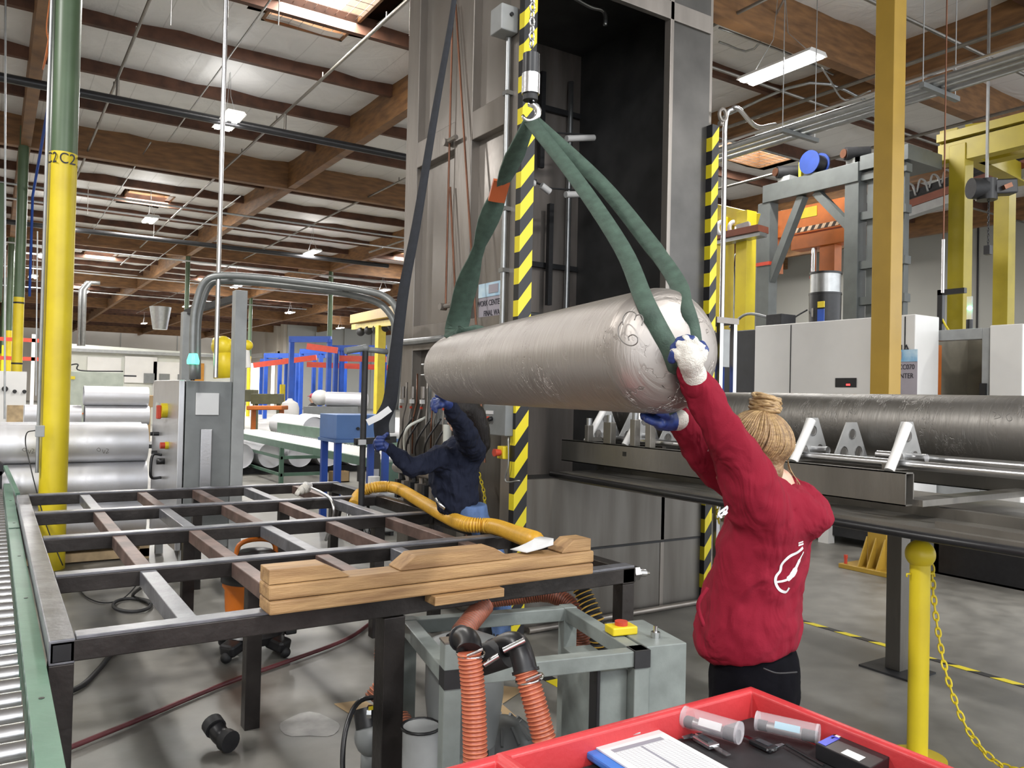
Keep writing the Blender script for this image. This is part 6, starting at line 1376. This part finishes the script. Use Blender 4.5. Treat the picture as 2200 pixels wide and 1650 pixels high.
q_ = on_face(338, 880); MB().box(CXa-.012, q_.y-.05, q_.z-.07, CXa, q_.y+.05, q_.z+.07).build('label_plate', offwhite, t)
q_ = on_face(350, 990); MB().tube(smooth_path([(CXa, q_.y+.10, q_.z+.05), (CXa-.08, q_.y+.10, q_.z+.05), (CXa-.1, q_.y+.08, q_.z-.1), (CXa-.08, q_.y+.1, q_.z-.17), (CXa, q_.y+.1, q_.z-.17)]), .014, 8).cyl((CXa, q_.y-.05, q_.z+.0), (CXa-.07, q_.y-.05, q_.z), .03, n=12).build('black_lever_handle', blackp, t, smooth=True)
q_ = at(415, 770, d=7.0)
b_ = thing('green_beacon', 'glowing green beacon on black stem above the grey control cabinet', 'beacon', (q_.x, q_.y, CH)); MB().cyl((q_.x, q_.y, CH), (q_.x, q_.y, q_.z-.05), .018, n=10).build('stem', blackp, b_, smooth=40)
MB().lathe([(.05, -.05), (.052, -.02), (.035, .04), (.01, .05)], q_, n=20).build('lamp_dome', greenlamp, b_, smooth=40)
m1_ = thing('curved_conduits', 'pair of fat grey conduits arching from cabinet over to the wash cabinet', 'conduit', (1.6, 7.9, CH))
for k in (0, 1):
    dd = 7.0+.12*k; o_ = 10*k
    P_ = [at(414+o_, 815, d=dd), at(415+o_, 700, d=dd), at(423+o_, 645+o_, d=dd), at(440+o_*.9, 605+o_, d=dd), at(475, 592+o_*1.2, d=dd), at(560, 596+o_*1.2, d=dd), at(700, 612+o_*1.2, d=dd-.1), at(780-o_, 624+o_*1.3, d=dd-.2), at(825-o_, 636+o_*1.6, d=dd-.25), at(851-o_, 662+o_*1.8, d=dd-.3), at(858-o_, 710, d=dd-.3), at(855-o_*1.2, 790, d=dd-.3), at(848-o_, 880, d=dd-.3)]
    MB().tube(smooth_path(P_, 5), .030, 12).build('conduit', conduit, m1_, smooth=True)
q_ = at(740, 620, d=7.0); MB().cyl(at(738, 618, d=6.95), at(752, 620, d=6.94), .036, n=12).build('coupling', conduit, m1_, smooth=40)
t = thing('black_pipe_stand', 'black pipe stand with elbow and grey handle left of the far worker', 'pipe stand', tuple(at(775, 1040, d=6.3)))
d_ = 6.3; MB().tube([at(773, 1200, d=d_), at(785, 752, d=d_)], .024, 10).build('upright', blackm, t, smooth=40)
MB().ell(at(785, 748, d=d_), .032).cyl(at(785, 750, d=d_), at(832, 756, d=d_+.1), .022).build('top_elbow', greyp, t, smooth=True)
MB().cyl(at(782, 748, d=d_), at(742, 754, d=d_-.1), .026).build('grey_handle', greyp, t, smooth=40)
MB().bar(at(762, 949, d=d_-.03), at(850, 944, d=d_+.2), .03, .05).build('cross_bracket', blackm, t); MB().box(*(at(778, 950, d=d_-.06)-V((.03, .01, .02))), *(at(778, 950, d=d_-.06)+V((.03, .01, .02)))).build('clamp', alu, t)

# ---- stacked cylinders, left
def rowcyl(label, x0, y, z, L_, D, grp, mm=tube_bright, open_=True, rz=0): return cylinder('metal_cylinder', label, (x0, y, z), rz, L_, D, mm, grp if False else .05, .05, grp, 0., open_, 32)
D1 = .385; zz = [.36, .36+D1, .36+2*D1]
nm3 = ['bottom', 'middle', 'top']
for i, z in enumerate(zz): rowcyl('long bright aluminium cylinder, %s of the front stack behind the C2 column' % nm3[i], -1.6, 9.08, z, 2.96, D1, 'bright cylinders stacked behind column')
for i, z in enumerate(zz): rowcyl('long bright aluminium cylinder, %s of the rear stack behind the C2 column' % nm3[i], -1.6, 9.08+D1+.01, z, 2.96, D1, 'bright cylinders stacked behind column')
def ring_mark(parent, pts, L_=0, R0=.1925):
    MB().tube([(s_, (R0+.0008)*math.cos(a), (R0+.0008)*math.sin(a)) for s_, a in pts], .003, 5).build('hand_written_mark', blackm, parent, local=True)
cyls = [o for o in COL.objects if o.name.startswith('metal_cylinder') and 'front stack' in o.get('label', '')]
def wr(o, s0, a0):
    ring_mark(o, arc(s0, a0, .02, .09, 0, 2*PI)); ring_mark(o, [(s0+.05, a0+.25), (s0+.06, a0+.5), (s0+.08, a0+.3), (s0+.09, a0+.55), (s0+.11, a0+.3)]); ring_mark(o, [(s0+.13, a0+.3), (s0+.15, a0+.25), (s0+.15, a0+.4), (s0+.13, a0+.55), (s0+.17, a0+.5)])
def ang_of(o): return 0
if cyls:
    cy_ = cyls[2]
    for ox in (0, 160):
        for pts in ([(52+ox, 962), (56+ox, 966), (53+ox, 970), (48+ox, 966), (52+ox, 962)], [(60+ox, 966), (63+ox, 974), (66+ox, 967)], [(68+ox, 964), (73+ox, 966), (68+ox, 974), (74+ox, 972)]):
            mark_on(cy_, cy_.location, 0, pts, .0022, mk, lambda x, y: hitC(x, y, cy_.location, (1, 0, 0), .1935))
pal = thing('wooden_pallet', 'wooden pallet under the bright cylinder stack behind column', 'pallet', (1, 8.9, 0))
for k in range(6): MB().box(-1.4, 8.68+.16*k, .145, 1.36, 8.68+.16*k+.11, .165).build('top_board', palletw, pal)
for y in (8.68, 9.1, 9.5): MB().box(-1.4, y, .02, 1.36, y+.04, .10).build('stringer', palletw, pal)
for x in (-1.4, -.5, .4, 1.27):
    for y in (8.68, 9.48): MB().box(x, y, .0, x+.09, y+.09, .145).build('block', palletw, pal)
for i, (x0, z) in enumerate(((1.30, 1.54), (1.32, 1.21))):
    rowcyl(['short bright aluminium cylinder on top left of control cabinet', 'short bright aluminium cylinder second from top left of control cabinet'][i], x0, 15.3, z, 1.0, .33, 'short bright cylinders')
for x0, y_, z, l_ in ((.45, 15.3, 1.21, 'short bright cylinder just right of the C2 column, upper layer'), (.4, 15.3, .88, 'short bright cylinder just right of the C2 column, bottom layer'), (1.33, 15.3, .88, 'short bright cylinder at bottom of the three high pile left of cabinet'), (1.33, 15.66, .88, 'short bright cylinder behind the three high pile left of cabinet')): rowcyl(l_, x0, y_, z, .82, .33, 'short bright cylinders')
rk = thing('cylinder_rack', 'low dark rack carrying the short bright cylinders', 'rack', (1.5, 15.6, 0))
for x in (.2, 1.4, 2.6): MB().box(x, 15.2, 0, x+.1, 16, .70).build('rack_frame', blackm, rk)
MB().box(.1, 15.15, .64, 3.0, 16, .71).build('rack_shelf', blackm, rk)
# ---- green conveyor and cylinders under it
GX0_, GX1_ = 4.42, 5.25
t = thing('green_conveyor', 'green roller conveyor table with white rollers behind far worker', 'conveyor', (4.8, 14, 0))
MB().box(GX0_, 10.3, .66, GX0_+.05, 19, .78).box(GX1_, 10.3, .66, GX1_+.05, 19, .78).build('side_rail', greenp, t)
MB().box(GX1_+.0, 10.4, .80, GX1_+.04, 17.5, 1.0).build('guard_board', greenp, t); MB().box(GX0_+.02, 10.25, .45, GX1_+.05, 10.31, .74).build('end_board', greenp, t)
MB().box(GX0_-.06, 10.18, .40, GX0_+.06, 10.32, .86).cyl((GX0_, 10.2, .86), (GX0_, 10.32, .86), .06, n=14).build('black_drive_end', blackp, t); MB().box(GX0_-.04, 10.17, .55, GX0_+.04, 10.18, .66).build('white_label', paper, t)
for k in range(58): y = 10.42+.148*k; MB().cyl((GX0_+.05, y, .755), (GX1_, y, .755), .03, n=8).build('roller', white, t, smooth=40)
for y in (10.35, 14.5, 18.5):
    for x in (GX0_, GX1_): MB().box(x, y, 0, x+.07, y+.07, .66).build('leg', greenp, t)
    for z in (.14, .45): MB().box(GX0_, y+.02, z, GX1_, y+.05, z+.06).build('leg_brace', greenp, t)
for z in (.14, .45): MB().box(GX0_+.01, 14.5, z, GX0_+.05, 18.5, z+.05).build('leg_brace', greenp, t)
k = 0
for i, x in enumerate((3.55, 4.15, 4.75, 5.35, 5.95, 6.55, 7.15)):
    rowcyl('wide aluminium cylinder on the low black rack under the green conveyor, %s from the left' % ['first', 'second', 'third', 'fourth', 'fifth', 'sixth', 'seventh'][i], x, 16.2, .39, 2.2, .51, 'wide cylinders by the conveyor', tube_bright, True, PI/2)
for i, (x, y, z) in enumerate(((6.2, 12.4, .95), (6.85, 12.6, .95), (7.5, 12.8, .95), (5.66, 16.25, .91), (6.25, 16.25, .91), (4.4, 19.6, .98))):
    rowcyl(['white cylinder behind the blue box machine, left one', 'white cylinder behind the blue box machine, middle one', 'white cylinder behind the blue box machine, right one', 'white cylinder on top layer just behind green guard board', 'white cylinder on top layer, second behind green guard board', 'white cylinder end showing right beside the grey control cabinet'][i], x, y, z, 2.4, .52, 'wide cylinders by the conveyor', tube_bright, True, PI/2)
k3 = thing('cylinder_rack', 'black rack under the single white cylinder beside control cabinet', 'rack', (4.4, 20.5, 0)); MB().box(4.1, 19.6, 0, 4.2, 21.8, .72).box(4.6, 19.6, 0, 4.7, 21.8, .72).box(4.1, 19.6, .64, 4.7, 21.8, .72).build('rack_frame', blackm, k3)
rk = thing('cylinder_rack', 'black steel rack under the wide cylinders behind green conveyor', 'rack', (5, 17, 0))
MB().box(3.3, 16.5, .0, 7.8, 16.7, .133).box(3.3, 18.0, .0, 7.8, 18.2, .133).build('rack_beam', blackm, rk)
for x in (5.9, 6.6, 7.3, 7.9):
    for y in (13.0, 14.4): MB().box(x, y, 0, x+.08, y+.08, .69).build('rack_leg', blackm, rk)
MB().box(5.9, 12.9, .62, 7.98, 14.6, .69).build('rack_shelf', blackm, rk)
q_ = at(770, 915, d=10.0)
t = thing('blue_box_machine', 'blue rectangular metal cabinet on blue legs behind green conveyor end', 'cabinet', (q_.x, q_.y, 0))
MB().box(q_.x-.32, q_.y-.1, q_.z-.16, q_.x+.38, q_.y+.5, q_.z+.14).build('blue_housing', bluem, t, bevel=.006); MB().box(q_.x-.34, q_.y-.12, q_.z-.2, q_.x+.5, q_.y+.5, q_.z-.16).build('blue_shelf', bluem, t)
MB().cyl((q_.x-.05, q_.y-.12, q_.z-.03), (q_.x-.05, q_.y-.1, q_.z-.03), .02, n=10).build('lock', blackp, t)
for x in (q_.x-.28, q_.x+.35):
    for y in (q_.y-.05, q_.y+.42): MB().box(x-.04, y-.03, 0, x+.04, y+.03, q_.z-.2).build('blue_leg', blue, t)
t = thing('cardboard_box', 'small open brown cardboard box on floor under green conveyor', 'box', tuple(at(730, 1035, Z=0))); q_ = at(728, 1035, Z=0)
MB().box(q_.x-.16, q_.y-.12, 0, q_.x+.16, q_.y+.12, .02).box(q_.x-.16, q_.y-.12, 0, q_.x-.15, q_.y+.12, .2).box(q_.x+.15, q_.y-.12, 0, q_.x+.16, q_.y+.12, .2).box(q_.x-.16, q_.y-.12, 0, q_.x+.16, q_.y-.11, .2).box(q_.x-.16, q_.y+.11, 0, q_.x+.16, q_.y+.12, .2).build('box_body', card, t)

# ---- far machines
t = thing('long_machine', 'long cream machine enclosure with sloping roof far behind the cylinder stack', 'machine tool', (5.5, 41, 0))
MB().prism([(2.6, 40, 0), (10.2, 40, 0), (10.2, 40, 3.35), (2.6, 40, 3.55)], (0, 3, 0)).build('enclosure', offwhite, t); MB().box(2.3, 39.7, 3.2, 10.3, 39.99, 3.34).build('top_ledge', greyl, t)
for x0, z0, z1, m_ in ((3.5, 1.9, 3.0, white), (5.0, 1.9, 3.1, white), (6.2, 1.3, 2.9, white)): MB().box(x0, 39.9, z0, x0+1.35, 39.98, z1).build('door_panel', m_, t)
for x0 in (6.45, 7.25, 5.8): MB().box(x0, 39.85, 1.9, x0+.45, 39.9, 2.35).build('dark_window', greyp, t)
MB().box(7.75, 39.8, 1.2, 8.4, 40, 2.9).build('orange_panel', mat('amber_panel', (.55, .24, .02), .5), t)
MB().cyl((6.2, 38.5, 4.3), (6.2, 38.5, 5.3), .3, .45, n=18).build('duct_cone', zinc, t, smooth=40)
t = thing('sage_machine', 'pale sage green machine with yellow label and blue base behind stack', 'machine tool', (1.8, 18.5, 0))
qa, qb = at(143, 797, Y=18), at(266, 797, Y=18)
MB().box(qa.x, 18, .75, qb.x, 19.5, qa.z).build('housing', mat('pale_sage', (.48, .52, .44), .5), t, bevel=.01); MB().box(qa.x, 17.98, .55, qb.x+.2, 19.5, .75).build('blue_base', blue, t); MB().box(qa.x, 17.97, 1.14, qb.x, 17.98, 1.17).build('orange_stripe', orange, t)
MB().box(qa.x+.04, 17.97, qa.z-.16, qa.x+.15, 17.98, qa.z-.10).build('yellow_label', yellow, t); MB().box(qa.x, 18, 0, qb.x, 19.4, .55).build('plinth', greyl, t)
MB().tube(smooth_path([(qa.x+.05, 18.1, qa.z+.12), (qa.x+.2, 18.1, qa.z+.14), (qa.x+.25, 18.1, qa.z+.02), (qb.x, 18.1, qa.z+.03)]), .015, 6).build('top_pipe', blackm, t, smooth=True); MB().bar((qb.x-.02, 18.1, qa.z-.06), (qb.x+.25, 18.1, qa.z-.06), .04, .03).build('side_arm', blackp, t)
text('machine_lettering', 'MI', .12, ink, (qb.x-.3, 17.97, .68), ROT_MY, t, .002)
t = thing('test_console', 'white instrument console with round gauges at far left edge', 'console', (0, 20, 0))
qa, qb = at(0, 797, Y=20.5), at(58, 797, Y=20.5)
MB().box(qa.x-1, 20.5, 0, qb.x, 21.5, qa.z).build('console_body', white, t); MB().box(qa.x+.15, 20.48, .4, qa.x+.45, 20.5, 1.25).build('vent_grille', palletw, t)
for k in range(3): MB().cyl((qa.x+.1+.18*k, 20.5, 1.55+.05*(k == 0)), (qa.x+.1+.18*k, 20.46, 1.55+.05*(k == 0)), .06 if k == 0 else .04, n=14).build('round_gauge', blackm, t, smooth=40)
t = thing('red_white_rack', 'rack with red beams behind the columns at far left', 'rack', (-2, 35, 0))
for z in (2.6, 3.3): MB().box(-6, 35, z, 2.2, 35.1, z+.14).build('red_beam', redc, t)
for x in (-5, -1.5, 1.2): MB().box(x, 35, 0, x+.12, 35.1, 3.6).build('upright', white if x > 0 else blue, t)
t = thing('industrial_robot', 'yellow industrial robot arm behind control cabinet posts', 'robot', tuple(at(490, 815, d=22)))
W_ = lambda x, y, dd=0: at(x, y, d=22+dd)
MB().lathe([(.45, 0), (.42, 1.2), (.32, 1.5)], (W_(485, 815).x, W_(485, 815).y, 0), n=20).build('base', yellow, t, smooth=40)
MB().cyl(W_(482, 812), W_(478, 750), .28, .24, n=14).ell(W_(478, 745), .30).build('lower_arm', yellow, t, smooth=True)
MB().cyl(W_(460, 738), W_(528, 742), .17, .14, n=12).ell(W_(530, 742), (.17, .17, .15)).build('upper_arm', yellow, t, smooth=True)
MB().cyl(W_(528, 752), W_(532, 790), .1, n=10).build('wrist', white, t, smooth=40)
def jib(label, x0, x1, yt, yb, d_, legs, m_=blue):
    t = thing('blue_workstation_crane', label, 'crane', tuple(at(x0, yb, d=d_)), 'blue workstation cranes')
    a, b = at(x0, yt, d=d_), at(x1, yt, d=d_); MB().bar(a, b, .25, .28).build('top_beam', m_, t)
    for x in legs:
        p = at(x, yt, d=d_); MB().box(p.x-.10, p.y-.10, 0, p.x+.10, p.y+.10, p.z).build('post', m_, t)
    return t
jib('blue crane portal with red trolley, nearest and tallest of the blue cranes', 622, 712, 729, 870, 38, (627, 708))
jib('blue crane frame at the right by the curved conduits', 712, 830, 748, 870, 40, (722, 735, 779, 826)); jib('blue crane frame behind, left of the tall blue portal', 568, 700, 764, 860, 48, (572, 602, 640, 675)); jib('low blue crane frame in the middle behind the portal', 645, 780, 755, 860, 46, (648, 690, 742)); jib('thin blue crane frame at the back left', 560, 640, 775, 850, 56, (562, 615, 632))
for i, (x0, y0, x1, y1, d_, l_) in enumerate(((660, 744, 725, 753, 37, 'bright red crane trolley beam inside tall blue portal'), (545, 785, 680, 768, 43.5, 'long faded red crane runway left of portal'), (730, 770, 830, 772, 39, 'red crane runway beside curved conduits'), (660, 783, 835, 790, 43, 'thin red crane runway at back'))):
    one('red_crane_beam', l_, 'crane beam', MB().bar(at(x0, y0, d=d_), at(x1, y1, d=d_), .2, .28), redc, 'red crane beams')
t = thing('yellow_monorail', 'yellow overhead monorail with row of black hoists at left of wash cabinet', 'crane', tuple(at(800, 700, d=30)))
MB().bar(at(757, 686, d=34), at(870, 664, d=26), .2, .35).build('monorail_beam', ochre, t); MB().bar(at(760, 703, d=35), at(870, 690, d=27), .2, .22).build('lower_beam', yellow, t)
for k in range(6): MB().ell(at(775+17*k, 713-3*k, d=33-k), .18, 10, 8).build('black_hoist', blackm, t, smooth=True)
for x in (818, ): p = at(x, 700, d=30); MB().box(p.x-.15, p.y-.15, 0, p.x+.15, p.y+.15, p.z).build('yellow_post', yellow, t)
one('yellow_guard_post', 'short yellow guard post left of white gas tank', 'post', MB().cyl(V((at(607, 870, d=26).x, at(607, 870, d=26).y, 0)), at(607, 826, d=26), .09, n=12), yellow, smooth=40)
for i, (x, y, w_, h_, d_) in enumerate(((635, 855, 46, 40, 19), )):
    p = at(x-12, 870, d=21); k = thing('gas_tank', 'white domed gas tank in front of the blue cranes', 'tank', (p.x, p.y, 0)); MB().lathe([(.24, 0), (.24, 1.25), (.20, 1.38), (.08, 1.45), (.05, 1.5)], (p.x, p.y, 0), n=20).build('tank_body', white, k, smooth=40)
t = thing('grey_workbench', 'grey steel bench holding a white cylinder in front of blue cranes', 'workbench', tuple(at(700, 890, d=20)))
p = at(660, 873, d=20); q_ = at(775, 873, d=20)
MB().bar(p-UP*.25, q_-UP*.25, .7, .5).build('bench_body', greyp, t)
for v_ in (p, q_): MB().box(v_.x-.2, v_.y-.2, 0, v_.x+.2, v_.y+.2, v_.z-.4).build('bench_leg', greyp, t)
p = at(703, 865, d=19.8); p.z = at(703, 873, d=20).z+.185; cylinder('metal_cylinder', 'white cylinder lying across the grey bench in front of blue cranes', (p.x, p.y, p.z+.0), -R(32), .95, .36, tube_bright, .05, .06, 'white cylinders on bench', 0, False, 28)
p = at(688, 868, d=20.2); p.z = at(703, 873, d=20).z+.21; one('white_dome_tank', 'rounded white tank left of the cylinder on grey bench', 'tank', MB().ell(p, (.22, .22, .20)), white, smooth=True)
# far person in dark clothes with pink cap
p = at(672, 850, d=21.8); b3 = MB(); hc3 = V((p.x, p.y, 1.52)); f3 = skull(b3, hc3, -RH); cap(b3, [hc3-UP*.06, hc3-UP*.16, hc3-UP*.35, hc3-UP*.7], [.05, .05, .12, .12])
for s_ in (-1, 1):
    sd = FH*s_; cap(b3, [hc3-UP*.25+sd*.17, hc3-UP*.5+sd*.2-RH*.1, hc3-UP*.55+sd*.12-RH*.35], [.045, .036, .03]); cap(b3, [hc3-UP*.72+sd*.09, hc3-UP*1.1+sd*.1, hc3-UP*1.46+sd*.1], [.08, .055, .04])
p3 = blob('person', b3, skin, None, .014, 3); tag(p3, 'small far off person in dark clothes and pink cap bent at bench', 'person')
sh = MB(); cap(sh, [hc3-UP*.24, hc3-UP*.45, hc3-UP*.72], [.12, .15, .14])
for s_ in (-1, 1): sd = FH*s_; cap(sh, [hc3-UP*.25+sd*.17, hc3-UP*.48+sd*.2-RH*.09], [.07, .055])
blob('shirt', sh, blackm, p3, .016, 3); tr = MB()
for s_ in (-1, 1): sd = FH*s_; cap(tr, [hc3-UP*.74+sd*.08, hc3-UP*1.1+sd*.1, hc3-UP*1.42+sd*.1], [.11, .08, .07])
blob('trousers', tr, navy_m, p3, .016, 3)
MB().ell(hc3+UP*.05, (.09, .1, .075)).ell(hc3+UP*.04-RH*.1, (.05, .05, .012)).build('cap', mat('pink_cap', (.65, .10, .16), .7), p3, smooth=True)
# crates at the middle distance
for i, (x, y, w_, h_, d_, m_, l_) in enumerate(((575, 857, 60, 22, 24, mat('olive', (.16, .16, .10), .6), 'olive grey crate stack below bright doorway'), (575, 876, 75, 9, 20, orange, 'orange painted rail in front of olive crates'), (535, 850, 30, 26, 26.5, mat('olive', (.16, .16, .10)), 'darker olive crate left of the crate stack'), (300, 862, 50, 26, 24, card, 'brown boxes right of short cylinders'))):
    a, b = at(x-w_/2, y, d=d_), at(x+w_/2, y, d=d_); hh = h_*d_/F_PX
    k = thing('crate', l_, 'crate', tuple(at(x, y, d=d_))); MB().bar(a, b, .6, hh).build('crate_body', m_, k, bevel=.02)
    for v_ in (a.lerp(b, .1), a.lerp(b, .9)): MB().box(v_.x-.05, v_.y-.05, 0, v_.x+.05, v_.y+.05, v_.z-hh/2).build('support_post', m_, k)

t = thing('cable_bundle', 'bundle of grey looping cables hanging low behind the far table corner', 'cables', tuple(at(775, 1150, d=6.8)))
for k in range(5):
    x = 735+14*k; MB().tube(smooth_path([at(x, 1085, d=6.9), at(x-6+5*(k % 3), 1115, d=6.8), at(x+10, 1150, d=6.75), at(x+25, 1165, d=6.75), at(x+34, 1130, d=6.8)]), .014, 6).build('cable', zinc if k % 2 else blackp, t, smooth=True)
t = thing('valve_cart', 'low white and grey pump unit behind the far table corner', 'pump', tuple(at(790, 1140, Z=0))); q_ = at(800, 1150, Z=0)
MB().box(q_.x-.2, q_.y-.15, .05, q_.x+.25, q_.y+.2, .5).build('pump_housing', greyl, t, bevel=.02); MB().cyl((q_.x, q_.y, .5), (q_.x, q_.y, .7), .07, n=16).build('white_filter', white, t, smooth=40)
for a_ in (-.15, .2): MB().box(q_.x+a_-.02, q_.y-.12, 0, q_.x+a_+.02, q_.y+.15, .05).build('foot', blackp, t)
for i,(x,y,l_) in enumerate([(4.2,28.5,'second nearest on the left side'),(2.0,31.5,'third, left of the second skylight'),(1.7,39.5,'fourth along the left row'),(1.6,47.5,'fifth along the left row'),(10.5,31,'nearest right of the girder'),(10.8,44,'second right of the girder'),(4.4,53,'sixth along the left row'),(10.8,57,'third right of the girder'),(4.4,68,'seventh along the left row'),(17.5,40,'above the blue cranes, nearest'),(17.5,56,'above the blue cranes, middle'),(18,72,'above the blue cranes, farthest'),(10.8,75,'far away over the long machine'),(25,50,'over the yellow monorail'),(25,66,'beyond the yellow monorail'),(4.4,84,'last of the left row')]):
    lamp('small bright hanging lamp, ' + l_, x, y, 7.2, group='far hanging lamps', watts=LAMP_W*(1.5 if y < 35 else 2.6))
for i,(x,y,k) in enumerate([(-4,6,1.5),(-5,16,1.5),(4,-3,1.4),(12,-3,.8),(-4,-3,1.5),(20,4,.7),(20,14,.7),(-5,30,1.5),(-5,45,1.5),(30,40,1.5)]):
    area('hall_fill_light', (x, y, 7.2), .42, 1.25, LAMP_W*k)  # fill lights added for soft overhead light, without any fixtures
